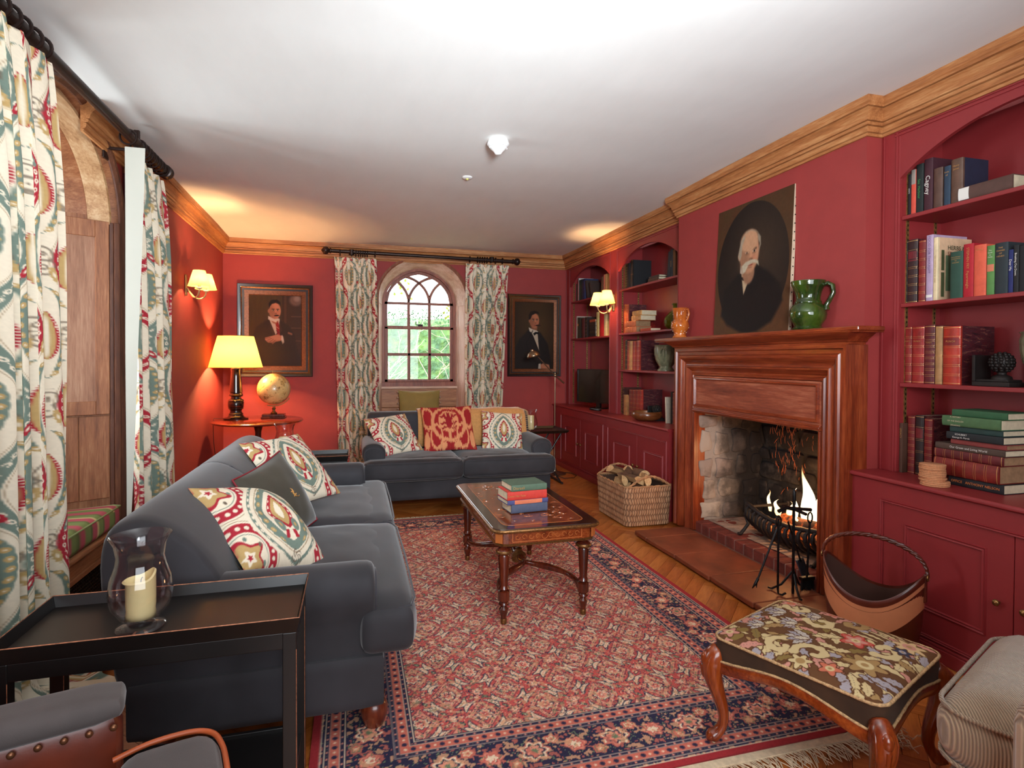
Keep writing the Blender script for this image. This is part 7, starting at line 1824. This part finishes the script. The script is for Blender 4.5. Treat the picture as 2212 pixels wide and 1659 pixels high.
# ------------------------------------------------------------------ reading lamp, butler's tray, candle
T = thing('floor_lamp', 'slim brushed-steel reading floor lamp with adjustable arm behind the smaller sofa', 'floor lamp', (2.30, 6.40, 0))
STL = mat('antique_nickel', (150, 128, 104), .28, .9, var=.15)
mk('base', MB().lathe([(0, 0), (.135, 0), (.137, .008), (.12, .016), (.05, .026), (.030, .040), (.024, .07), (.012, .085), (0, .085)], 36, (2.30, 6.40, 0)), STL, T, smooth=40)
mk('pole', MB().tube([(2.30, 6.40, .07), (2.30, 6.40, 1.20)], .0075, 10), STL, T, smooth=60)
hd = Vector((2.02, 6.36, 1.365)); jn = Vector((2.30, 6.40, 1.165)); tl = Vector((2.42, 6.42, 1.075))
mk('arm', MB().tube([hd+Vector((.06, .01, .02)), jn, tl], [.006, .0075, .011], 10), STL, T, smooth=60)
mk('joint', MB().sphere(tuple(jn), .018, 14, 8), STL, T, smooth=180)
hm = MB().lathe([(.075, 0), (.074, .02), (.062, .045), (.040, .062), (.018, .070), (.016, .085), (0, .088)], 28, cap=False).xf(Matrix.Translation(tuple(hd+Vector((0, 0, .02)))) @ Matrix.Rotation(math.radians(-12), 4, 'Y'))
mk('lamp_head', hm, STL, T, smooth=60, solid=.002)
tag(mk('lamp_flex', MB().tube([(2.40, 6.43, .012), (2.48, 6.34, .012), (2.50, 6.20, .012), (2.42, 6.08, .012), (2.30, 6.08, .012), (2.24, 6.20, .03), (2.12, 6.5, .12), (2.05, 6.9, .26), (2.02, 7.14, .34)], .004, 6), mat('black_flex', (18, 16, 16), .6), smooth=60), 'black flex looping on the floor beside the reading lamp', 'cable')
T = thing('wall_socket', 'black double socket low on the back wall behind the folding tray', 'socket', (2.10, 7.15, .33))
mk('plate', MB().box(1.98, 2.13, 7.138, 7.1545, .28, .38), mat('black_socket', (22, 18, 18), .4), T, bevel=.004); mk('plug', softbox(.045, .04, .05, .008, 4).mv(2.02, 7.125, .33), PW, T, smooth=60)
T = thing('folding_tray', 'small black folding butler tray behind the right arm of the smaller sofa', 'tray', (2.02, 6.0, 0))
fx0, fx1, fy0, fy1 = 1.80, 2.24, 5.84, 6.28
mk('tray', MB().box(fx0, fx1, fy0, fy1, .556, .564), BLACK, T, bevel=.003)
mk('tray_rim', frame_sweep([(fx0, fy0), (fx1, fy0), (fx1, fy1), (fx0, fy1)], [(0, .556), (.022, .585), (.018, .587), (-.006, .564)], lambda u, v, hh: (u, v, hh)), BLACK, T, smooth=30)
for y in (fy0+.05, fy1-.05):
    mk('leg', MB().tube([(fx0+.04, y, .55), (fx1-.05, y, .01)], .010, 8), BLACK, T, smooth=60); mk('leg', MB().tube([(fx1-.04, y+.02, .55), (fx0+.05, y+.02, .01)], .010, 8), BLACK, T, smooth=60)
mk('foot_bar', MB().tube([(fx1-.05, fy0, .012), (fx1-.05, fy1, .012)], .012, 8), BLACK, T, smooth=60); mk('foot_bar', MB().tube([(fx0+.05, fy0, .012), (fx0+.05, fy1, .012)], .012, 8), BLACK, T, smooth=60)
hurricane('glass hurricane lamp with a tall candle on the folding tray', (1.865, 5.96, .5645), .95, .15, .036)
# ------------------------------------------------------------------ log basket
T = thing('log_basket', 'rectangular wicker basket with arched handles, full of split logs', 'basket', (2.31, 4.46, 0), 0)
WK = mat('water_hyacinth', (172, 124, 84), .75, var=.35, vscale=22, bump=.5, bscale=90, stretch=(1, 1, .35)); WKD = mat('wicker_gap', (66, 42, 28), .9)
bw, bd = .42, .60; bcx, bcy = 2.315, 4.46
loop = []
rr = rrect(bw, bd, .05, 5)
for i in range(len(rr)):
    a, b = rr[i], rr[(i+1) % len(rr)]; n = max(1, int(math.hypot(b[0]-a[0], b[1]-a[1])/.0045))
    for k in range(n): loop.append((a[0]+(b[0]-a[0])*k/n, a[1]+(b[1]-a[1])*k/n))
loop = np.array(loop); N_ = len(loop); tg = np.roll(loop, -1, 0)-np.roll(loop, 1, 0); tg /= np.linalg.norm(tg, axis=1)[:, None]; nr = np.stack([tg[:, 1], -tg[:, 0]], -1)
zs = np.linspace(.012, .325, 100); s_i = np.arange(N_)*.0045
SI, ZZ = np.meshgrid(s_i, zs, indexing='ij')
ns = round(N_*.0045/.022); ph = SI/(N_*.0045)*ns*PI*2
rowp = ZZ/.047; off = np.where(np.floor(rowp) % 2 == 0, 0, PI)
hgt = .0060*np.abs(np.cos((ph+off)/2+.5*np.sin(ZZ*90)))**.7*(.45+.55*np.sin(PI*(rowp % 1))**.5)+.0015*fnoise(SI, ZZ, 60, 2, 4)
fl_ = .93+.07*(ZZ/.325)
Px = bcx+loop[:, 0][:, None]*fl_+nr[:, 0][:, None]*hgt; Py = bcy+loop[:, 1][:, None]*fl_+nr[:, 1][:, None]*hgt
kc = np.clip(hgt/.0065, 0, 1)[..., None]; wv = fnoise(SI*1.0, ZZ*.25, 90, 2, 6)[..., None]
wc = np.array((70, 42, 28))/255*(1-kc)+kc*(np.array((160, 112, 76))/255*(1-wv)+np.array((214, 170, 130))/255*wv)  # gaps between strands darkened in the vertex colour, as shade
mk('woven_side', MB().grid(np.stack([Px, Py, ZZ], -1), closed_u=True), vmat('wicker_strands', .75, bump=.2, bscale=300), T, smooth=180, color=wc.reshape(-1, 3))
mk('inner_side', MB().grid([[(bcx+x*.90*(f), bcy+y*.93*(f), z) for z, f in ((.32, 1), (.02, .93))] for x, y in loop[::6]], closed_u=True), WKD, T, smooth=180)
mk('bottom', MB().prism([(bcx+x*.9, bcy+y*.9) for x, y in loop[::12]][::-1], 'z', .010, .02), WKD, T)
def rope(pts, r_, nm, turns=1.):
    P_ = [Vector(p) for p in pts]
    for st in range(2):
        q = []
        for i, p in enumerate(P_):
            t = (P_[min(len(P_)-1, i+1)]-P_[max(0, i-1)]).normalized(); a = i*1.1*turns+st*PI; up = Vector((0, 0, 1)) if abs(t.z) < .9 else Vector((1, 0, 0)); x = t.cross(up).normalized(); y = t.cross(x)
            q.append(p+x*math.cos(a)*r_*.55+y*math.sin(a)*r_*.55)
        mk(nm, MB().tube(q, r_*.62, 6), WK, T, smooth=60)
rimp = [(bcx+x, bcy+y, .328) for x, y in loop[::5]]; rope(rimp+[rimp[0]], .009, 'rim_braid')
for yy in (bcy-bd/2+.004, bcy+bd/2-.004):
    rope([(bcx-bw/2+.02+(bw-.04)*i/30, yy, .325+.085*math.sin(PI*i/30)) for i in range(31)], .010, 'handle')
BARK = mat('log_bark', (104, 72, 50), .95, var=.5, vscale=18, bump=.9, bscale=50); CUT = wood('log_cut_wood', (176, 126, 80), (216, 170, 118), (234, 198, 150), 'x', .8, 1.)
def split_log(loc, L, r_, rot, lab, k):
    T2 = thing('split_log', lab, 'log', loc, 0, 'split logs in the basket'); T2.rotation_euler = rot
    n = 9; arc = [(r_*math.cos(a), r_*math.sin(a)) for a in np.linspace(-.7, PI*.62, n)]
    sec = [(0, 0)]+arc
    m = MB()
    st = [(-L/2, .96), (-L/4, 1.02), (0, .98), (L/4, 1.03), (L/2, .97)]
    for i, (x, kk) in enumerate(st): m.v.extend([(x, a*kk+.003*math.sin(i*2+k), b*kk) for a, b in sec])
    q = len(sec)
    mb_ = MB(); mb_.v = m.v[:]; mc = MB(); mc.v = m.v[:]
    for i in range(len(st)-1):
        for j in range(q):
            f = (i*q+j, (i+1)*q+j, (i+1)*q+(j+1) % q, i*q+(j+1) % q)
            (mc if j in (0, q-1) else mb_).f.append(f)
    mc.f += [tuple(range(q)), tuple(range((len(st)-1)*q, len(st)*q))[::-1]]
    mk('bark', mb_, BARK, T2, world=False, smooth=40); mk('cut_wood', mc, CUT, T2, world=False)
rl = random.Random(4)
for i, (x, y, z, L, r_, a, e) in enumerate([(2.24, 4.34, .09, .26, .06, 1.5, 0), (2.38, 4.34, .09, .26, .06, 1.6, 0), (2.25, 4.59, .09, .22, .06, 1.5, 0), (2.39, 4.59, .09, .22, .06, 1.6, 0), (2.31, 4.30, .235, .28, .065, .1, .05), (2.36, 4.46, .24, .28, .065, 1.35, -.1), (2.26, 4.60, .27, .22, .065, 1.7, .2), (2.35, 4.38, .345, .34, .058, 1.25, .10), (2.27, 4.52, .345, .26, .055, .9, -.15), (2.41, 4.62, .315, .22, .055, .4, .6), (2.25, 4.40, .33, .26, .06, 1.7, .05), (2.40, 4.52, .35, .26, .055, 1.5, .1), (2.28, 4.66, .34, .20, .06, .2, .3)]):
    split_log((x, y, z), L, r_, (rl.uniform(0, 3), e, a), ['split log at the bottom of the basket, hearth side', 'split log at the bottom of the basket, cupboard side', 'split log low at the far end of the basket', 'split log low in the far cupboard-side corner', 'split log lying across the near end of the basket', 'pale split log in the middle layer of the basket', 'split log in the middle layer at the far end', 'topmost long split log near the front handle', 'topmost split log with bark up in the middle', 'short split log standing up in the far corner', 'split log on top along the room side of the basket', 'split log on top along the cupboard side of the basket', 'short split log on top at the far end of the basket'][i], i)
# ------------------------------------------------------------------ fire irons
T = thing('fire_tool_set', 'black wrought-iron companion set standing on the hearth before the fire', 'fire tool set', (2.395, 2.68, .042))
fc = Vector((2.395, 2.68, .042)); BI = mat('wrought_iron', (20, 18, 18), .38, .5, var=.3, bump=.3, bscale=100)
def twist(a, b, r_=.006, n=26):
    a, b = Vector(a), Vector(b); return MB().tube([a.lerp(b, i/n) for i in range(n+1)], [r_*(1+.14*(i % 2)) for i in range(n+1)], 5)
mk('pole', twist(fc+Vector((-.01, -.01, .0)), fc+Vector((0, 0, .50)), .0075), BI, T, smooth=40)
mk('finial', MB().lathe([(.009, 0), (.011, .03), (.010, .07), (.004, .088), (0, .09)], 10, tuple(fc+Vector((0, 0, .50)))), BI, T, smooth=60)
mk('crossbar', MB().tube([fc+Vector((-.105, .0, .468)), fc+Vector((-.06, 0, .485)), fc+Vector((0, 0, .475)), fc+Vector((.06, 0, .470)), fc+Vector((.115, 0, .462))], [.011, .009, .012, .009, .011], 7), BI, T, smooth=40)
mk('crossbar', MB().tube([fc+Vector((0, -.09, .468)), fc+Vector((0, 0, .475)), fc+Vector((0, .09, .468))], [.009, .010, .009], 7), BI, T, smooth=40)
for a in (0.4, 2.5, 4.3):
    d = Vector((math.cos(a), math.sin(a), 0)); mk('tripod_foot', MB().tube([fc+d*.005+Vector((0, 0, .12)), fc+d*.06+Vector((0, 0, .04)), fc+d*.11+Vector((0, 0, .008)), fc+d*.13+Vector((0, 0, .014))], .0065, 6), BI, T, smooth=60)
def hookloop(p): return MB().tube([Vector(p)+Vector((.016*math.cos(t)*(1), 0, .03*math.sin(t))) for t in np.linspace(0, 2*PI, 15)[:-1]], .0045, 6, closed=True)
G = 'irons of the companion set'
T = thing('poker', 'black poker with a hooked foot, hanging at the left of the iron stand', 'poker', (2.285, 2.68, .05), 0, G)
mk('shaft', twist((2.292, 2.68, .47), (2.288, 2.675, .07), .006), BI, T, smooth=40); mk('handle_loop', hookloop((2.292, 2.68, .455)), BI, T, smooth=60); mk('hook', MB().tube([(2.288, 2.675, .08), (2.286, 2.67, .055), (2.30, 2.655, .050), (2.32, 2.65, .060)], .006, 6), BI, T, smooth=60)
T = thing('fire_tongs', 'black fire tongs slanting outwards with a claw end', 'fire tongs', (2.16, 2.68, .08), 0, G)
mk('shaft', twist((2.30, 2.69, .43), (2.155, 2.68, .135), .0055), BI, T, smooth=40)
for s2 in (-1, 1): mk('claw', MB().tube([(2.16, 2.68, .145), (2.145+s2*.012, 2.68+s2*.01, .12), (2.138+s2*.014, 2.68, .095)], [.008, .007, .002], 6), BI, T, smooth=60)
T = thing('hearth_brush', 'black hearth brush hanging at the right of the iron stand', 'brush', (2.47, 2.66, .05), 0, G)
mk('shaft', twist((2.505, 2.68, .44), (2.47, 2.66, .135), .006), BI, T, smooth=40); mk('handle_loop', hookloop((2.505, 2.68, .46)), BI, T, smooth=60)
mk('brush_head', MB().box(2.425, 2.515, 2.645, 2.675, .115, .135), BI, T, bevel=.004)
m = MB()
for i in range(120):
    x, y = 2.43+R.random()*.08, 2.648+R.random()*.024; m.tube([(x, y, .116), (x+(x-2.47)*.12, y, .055+R.random()*.01)], .0011, 3, cap=False)
mk('bristles', m, mat('black_bristle', (16, 14, 14), .8), T)['kind'] = 'stuff'
T = thing('fire_shovel', 'black shovel with a bluish steel blade leaning behind the brush', 'shovel', (2.52, 2.72, .05), 0, G)
mk('shaft', twist((2.40, 2.73, .43), (2.50, 2.74, .19), .0055), BI, T, smooth=40)
m = MB().add([(2.455, 2.735, .205), (2.545, 2.775, .20), (2.56, 2.70, .055), (2.47, 2.66, .06), (2.462, 2.725, .20), (2.540, 2.76, .195), (2.552, 2.705, .058), (2.478, 2.672, .062)], [(0, 1, 2, 3), (7, 6, 5, 4), (0, 4, 5, 1), (1, 5, 6, 2), (2, 6, 7, 3), (3, 7, 4, 0)])
mk('blade', m, mat('blued_steel', (70, 78, 92), .25, .8), T, bevel=.002)
# ------------------------------------------------------------------ leather log bucket
T = thing('log_bucket', 'saddle-shaped brown leather and copper bucket with braided handle beside the fireplace', 'bucket', (2.315, 2.10, 0), math.radians(-64))
LTH = mat('bridle_leather', (82, 30, 16), .35, var=.3, coat=.3); COP = mat('warm_copper_lining', (206, 134, 92), .45, .25, var=.08)
n = 64; ra, rb = .205, .135
def rimz(a): return .285+.135*abs(math.cos(a))**2.2
A = []; Bn = []; C_ = []
for i in range(n):
    a = 2*PI*i/n; ca, sa = math.cos(a), math.sin(a); zr = rimz(a)
    A.append([(ra*k*ca, rb*k*sa, z) for k, z in ((.80, .0), (.84, .03), (.90, .12), (.95, .20), (1.0, zr-.05))])
    C_.append([(ra*k*ca, rb*k*sa, z) for k, z in ((1.0, zr-.075), (1.008, zr-.05), (1.012, zr-.012), (1.0, zr), (.985, zr), (.975, zr-.012))])
    Bn.append([(ra*k*ca, rb*k*sa, z) for k, z in ((.975, zr-.010), (.94, .20), (.82, .02), (.0, .015))])
mk('leather_side', MB().grid(A, closed_u=True), LTH, T, smooth=60, world=False)
Cp = []
for i in range(n):
    a = 2*PI*i/n; zr = rimz(a); ca, sa = math.cos(a), math.sin(a)
    Cp.append([(ra*k*ca*1.006, rb*k*sa*1.006, z) for k, z in ((.972, zr-.150), (.982, zr-.09), (.998, zr-.03))])
mk('tan_band', MB().grid(Cp, closed_u=True), COP, T, smooth=60, world=False)
mk('rim_binding', MB().grid([[(ra*k*math.cos(2*PI*i/n), rb*k*math.sin(2*PI*i/n), rimz(2*PI*i/n)+z) for k, z in ((1.004, -.030), (1.014, -.015), (1.010, .0), (.985, .002), (.975, -.03))] for i in range(n)], closed_u=True), LTH, T, smooth=60, world=False)
mk('lining', MB().grid(Bn, closed_u=True), mat('dark_suede', (66, 34, 22), .9), T, smooth=60, world=False)
hp = []
for i in range(49):
    t = i/48; a = PI*t; hp.append((ra*1.04*math.cos(a), 0, .41+.135*math.sin(a)**.85))
for st in range(3): mk('braided_handle', MB().tube([(p[0]+.006*math.cos(i*.9+st*2.09)*0, p[1]+.006*math.cos(i*.9+st*2.09), p[2]+.006*math.sin(i*.9+st*2.09)) for i, p in enumerate(hp)], .0062, 6), LTH, T, smooth=60, world=False)
for sx in (-1, 1):
    mk('strap', MB().box(sx*ra*1.0-.004, sx*ra*1.0+.006, -.012, .012, .30, .425), LTH, T, bevel=.003, world=False)
    mk('buckle', MB().tube([(sx*(ra+.010)+.0, .016*math.cos(t), .41+.014*math.sin(t)) for t in np.linspace(0, 2*PI, 13)[:-1]], .003, 6, closed=True), BRASS, T, smooth=60, world=False)
# ------------------------------------------------------------------ leather armchair, bottom left
T = thing('leather_armchair', 'brown leather armchair with grey padded arm and brass nails, bottom left corner', 'armchair', (-.505, 1.13, 0), math.radians(16))
GF = mat('grey_wool_pad', (80, 73, 71), .85, var=.12, sheen=.3, bump=.2, bscale=400); TL = mat('tan_leather', (100, 40, 22), .38, var=.28, vscale=6, coat=.2, bump=.15, bscale=60)
AL = .62
def armc(yc, T):
    a_ = mk('arm', softbox(AL, .085, .46, .040, 10).mv(-AL/2+.10, yc, .36), TL, T, smooth=60, world=False)
    mk('arm_pad', softbox(AL+.01, .108, .055, .027, 10, pz=.006).mv(-AL/2+.10, yc, .597), GF, T, smooth=60, world=False)
    return a_
armc(.30, T); armc(-.30, T)
m = MB()
for i in range(15):
    x = .085-i*.042; mk('nail', MB().sphere((x, .30-.047, .560), .0075, 10, 6, (1, .7, 1)), mat('brass_nail', (120, 78, 52), .35, .7), T, smooth=180, world=False)
mk('seat', softbox(.56, .52, .20, .05, 8, pz=.01).mv(-.16, 0, .30), GF, T, smooth=60, world=False)
mk('backrest', softbox(.14, .66, .62, .06, 8).mv(-.52, 0, .52), TL, T, smooth=60, world=False)
ew = softbox(.20, .20, .12, .05, 8, pz=.012).mv(.185, .135, .455)
mk('seat_ear', ew, GF, T, smooth=60, world=False)
mk('leather_piping', MB().tube(spl([(.085, .235, .50), (.15, .238, .512), (.225, .232, .515), (.268, .21, .512), (.285, .16, .508), (.288, .09, .505), (.286, .03, .50)]), .006, 8), mat('orange_leather_piping', (176, 84, 44), .4), T, smooth=60, world=False)
for x in (.06, -.50):
    for y in (-.27, .27): mk('leg', MB().lathe([(.016, 0), (.022, .06), (.026, .14), (.026, .20)], 14, (x, y, 0)), DKWOOD, T, smooth=50, world=False)
# ------------------------------------------------------------------ corduroy armchair, bottom right
T = thing('corduroy_armchair', 'beige corduroy armchair cut off by the bottom right corner of the picture', 'armchair', (1.72, .70, 0), math.radians(22.5))
def cord():
    m, n, b = _new('beige_corduroy'); v = _coord(n, (1, 1, 1)); w = n.nodes.new('ShaderNodeTexWave'); w.bands_direction = 'X'; w.inputs['Scale'].default_value = 62; w.inputs['Distortion'].default_value = 0; w.inputs['Detail'].default_value = 1
    v.node.inputs['Rotation'].default_value = (0, 0, PI/4); n.links.new(v, w.inputs[0]); f = _noise(n, _coord(n, (4, .6, 1)), 5, 4)
    mx = n.nodes.new('ShaderNodeMix'); mx.data_type = 'FLOAT'; mx.inputs[0].default_value = .45; n.links.new(w.outputs[1], mx.inputs[2]); n.links.new(f, mx.inputs[3])
    n.links.new(_ramp(n, mx.outputs[0], [(.25, L4((128, 106, 82))), (.75, L4((176, 150, 120)))]), b.inputs['Base Color']); b.inputs['Roughness'].default_value = .9; b.inputs['Sheen Weight'].default_value = .4
    _bump(n, b, w.outputs[1], .8, .003); return m
CDR = cord()
cs = mk('seat_cushion', softbox(.62, .58, .19, .075, 16, puff=.012, pz=.03, noise=.003, seed=3).mv(.20, .20, .41), CDR, T, smooth=60, world=False)
for zz in (.475, .345):
    q = rrect(.63, .59, .085, 8); mk('piping', MB().tube([(.20+x, .20+y, zz) for x, y in q], .006, 6, closed=True), CDR, cs, smooth=60, world=False)
mk('base', softbox(.72, .62, .24, .05, 10, noise=.002).mv(.20, .17, .20), CDR, T, smooth=60, world=False)
for sx in (-1, 1): mk('arm', softbox(.13, .58, .36, .06, 10).mv(.20+sx*.385, .03, .44), CDR, T, smooth=60, world=False)
mk('backrest', softbox(.78, .18, .74, .07, 10).mv(.20, -.22, .50), CDR, T, smooth=60, world=False)
for x in (-.10, .50):
    for y in (-.2, .40): mk('leg', MB().lathe([(.018, 0), (.026, .08), (.026, .10)], 14, (x, y, 0)), DKWOOD, T, smooth=50, world=False)
# striped window-seat cushion
def stripes(u):
    c = np.zeros(u.shape+(3,)); p = (u/.155) % 1
    PKS, GRS, ST_ = np.array((178, 78, 90))/255, np.array((118, 130, 74))/255, np.array((206, 182, 130))/255
    c[:] = PKS; c[(p > .5)] = GRS
    for e in (.0, .5): 
        d = np.minimum(np.abs(p-e), 1-np.abs(p-e)); c[d < .045] = ST_; c[d < .018] = GRS*.8
    return c
T = thing('seat_cushion', 'pink and green striped box cushion on the left window seat', 'cushion', (-1.60, 3.45, .335))
m = softbox(.50, 1.14, .125, .035, 60, pz=.012, puff=.004)
v_ = np.array(m.v); yy = v_[:, 1].copy()
# taper to the splayed bay
wx = (v_[:, 0]-.25)/-.50; v_[:, 1] = v_[:, 1]*(1-.34*wx); v_ += np.array([-1.615, 3.425, .400])
m.v = [tuple(p) for p in v_]
mk('cover', m, vmat('striped_ticking', .9, bump=.2, bscale=500), T, color=stripes(yy).reshape(-1, 3), smooth=60)
P_ = [(-1.36, 2.88, .452), (-1.355, 3.2, .458), (-1.355, 3.6, .458), (-1.36, 3.97, .455), (-1.40, 3.99, .455), (-1.60, 3.90, .458), (-1.85, 3.79, .458)]
mk('piping', MB().tube(P_, .005, 6), mat('green_piping', (142, 152, 100), .8), T, smooth=60)
# ------------------------------------------------------------------ garden seen through the window
HD = vmat('hedge_leaf', .8, bump=0)
LEAFM = mat('hedge_green', (70, 104, 62), .7, var=.5, vscale=3)
T = thing('hedge', 'tall clipped green hedge across the garden behind the arched window', 'hedge', (1.5, 15.0, 0))
gx, gz = np.meshgrid(np.linspace(-5, 9, 260), np.linspace(-.6, 2.35, 90), indexing='ij')
dy = -.25*fnoise(gx, gz, 5, 4, 3)-.3*np.clip((gz-2.0)/.35, 0, 1)**2*-1
gzz = gz+.12*fnoise(gx*2, gz, 2, 3, 5)*(gz > 2.0)
col = np.stack([.27+.22*fnoise(gx, gz, 9, 4, 7), .38+.24*fnoise(gx, gz, 9, 4, 7), .24+.16*fnoise(gx, gz, 9, 4, 8)], -1)
mk('clipped_face', MB().grid(np.stack([gx, 15.0+dy, gzz], -1)), HD, T, color=col.reshape(-1, 3))
mk('core', MB().box(-5, 9, 15.2, 16.2, -.6, 2.2), LEAFM, T)
rgn = np.random.RandomState(2); lf = MB()
for i in range(9000):
    x = rgn.uniform(-4.5, 8.5); z = rgn.uniform(-.5, 2.5) if rgn.rand() < .8 else rgn.uniform(2.2, 2.62); s_ = rgn.uniform(.03, .06); a = rgn.uniform(0, 6.28)
    y = 14.86-rgn.rand()*.12; lf.add([(x, y, z), (x+s_*math.cos(a), y-.01, z+s_*math.sin(a)), (x+s_*math.cos(a+1.2), y+.01, z+s_*math.sin(a+1.2))], [(0, 1, 2)])
mk('leaves', lf, LEAFM, T)['kind'] = 'stuff'
struct(mk('ground', MB().box(-12, 16, 7.6, 30, -.75, -.6), mat('garden_ground', (150, 146, 110), .95, var=.4, vscale=2)))
T = thing('garden_wall', 'low pale stone wall in the garden below the hedge', 'wall', (1.5, 13.2, -.6))
for i in range(14): mk('coping_stone', softbox(.58, .35, .12, .03, 3).mv(-2.6+i*.6, 13.2, .35), mat('pale_stone', (190, 178, 156), .9, var=.2), T, smooth=60)
mk('wall_body', MB().box(-3, 6, 13.05, 13.35, -.6, .30), mat('pale_stone', (190, 178, 156), .9), T)
TW = mat('pale_twigs', (196, 180, 156), .9, var=.2)
def bush(label, x, y, z0, n, h, spread, seed, thick=.012):
    T = thing('bare_shrub', label, 'shrub', (x, y, -.6), 0, 'bare shrubs outside the window'); rg_ = random.Random(seed); m = MB()
    def br(p, d, L, r_, k):
        pts = [p]; dd = d.copy()
        for i in range(4):
            dd = (dd+Vector((rg_.gauss(0, .18), rg_.gauss(0, .18), rg_.gauss(0, .12)))).normalized(); pts.append(pts[-1]+dd*L/4)
        m.tube(pts, [r_*(1-i*.15) for i in range(5)], 5)
        if k > 0:
            for _ in range(3): q = pts[rg_.randint(1, 4)]; br(q, (dd+Vector((rg_.gauss(0, .6), rg_.gauss(0, .6), rg_.gauss(0, .4)))).normalized(), L*.62, r_*.6, k-1)
    for _ in range(n): br(Vector((x, y, z0)), Vector((rg_.gauss(0, spread), rg_.gauss(0, spread), 1)).normalized(), h, thick, 2)
    mk('branches', m, TW, T, smooth=60); return T
bush('bare pale shrub outside, seen low at the left of the arched window', .35, 9.6, -.6, 9, 1.5, .7, 3, .014)
bush('bare upright shrub outside, seen at the right of the arched window', 1.75, 10.2, -.6, 6, 1.8, .3, 5, .011)
LM = mat('lime_leaf', (150, 180, 60), .6, var=.3, vscale=20); lf = MB()
rg_ = random.Random(9)
for i in range(70):
    cx_, cz_ = rg_.choice([(1.30, 2.2), (1.20, 2.05), (1.42, 1.45), (.45, .95), (.60, 2.42)])
    x, z = cx_*1.15+rg_.gauss(0, .06), cz_+rg_.gauss(0, .06); y = 8.6+rg_.gauss(0, .1); s_ = .045; a = rg_.uniform(0, 6.28)
    lf.add([(x, y, z), (x+s_*math.cos(a), y, z+s_*math.sin(a)), (x+1.4*s_*math.cos(a+.5), y+.01, z+1.4*s_*math.sin(a+.5)), (x+s_*math.cos(a+1), y, z+s_*math.sin(a+1))], [(0, 1, 2, 3)])
st_ = MB().tube([(1.9, 8.65, -.6), (1.8, 8.62, 1.2), (1.62, 8.6, 2.0), (1.40, 8.6, 2.45)], .010, 6).tube([(1.7, 8.6, 1.7), (1.5, 8.6, 2.15), (1.3, 8.6, 2.3)], .006, 5).tube([(.2, 8.6, -.6), (.42, 8.6, .5), (.5, 8.6, 1.05)], .006, 5).tube([(.3, 8.62, -.6), (.2, 8.6, 1.6), (.62, 8.6, 2.45)], .006, 5)
T = thing('climber', 'sparse climber with lime-green leaves just outside the arched window', 'plant', (1.2, 8.6, -.6))
mk('stem', st_, TW, T, smooth=60); mk('leaves', lf, LM, T)['kind'] = 'stuff'
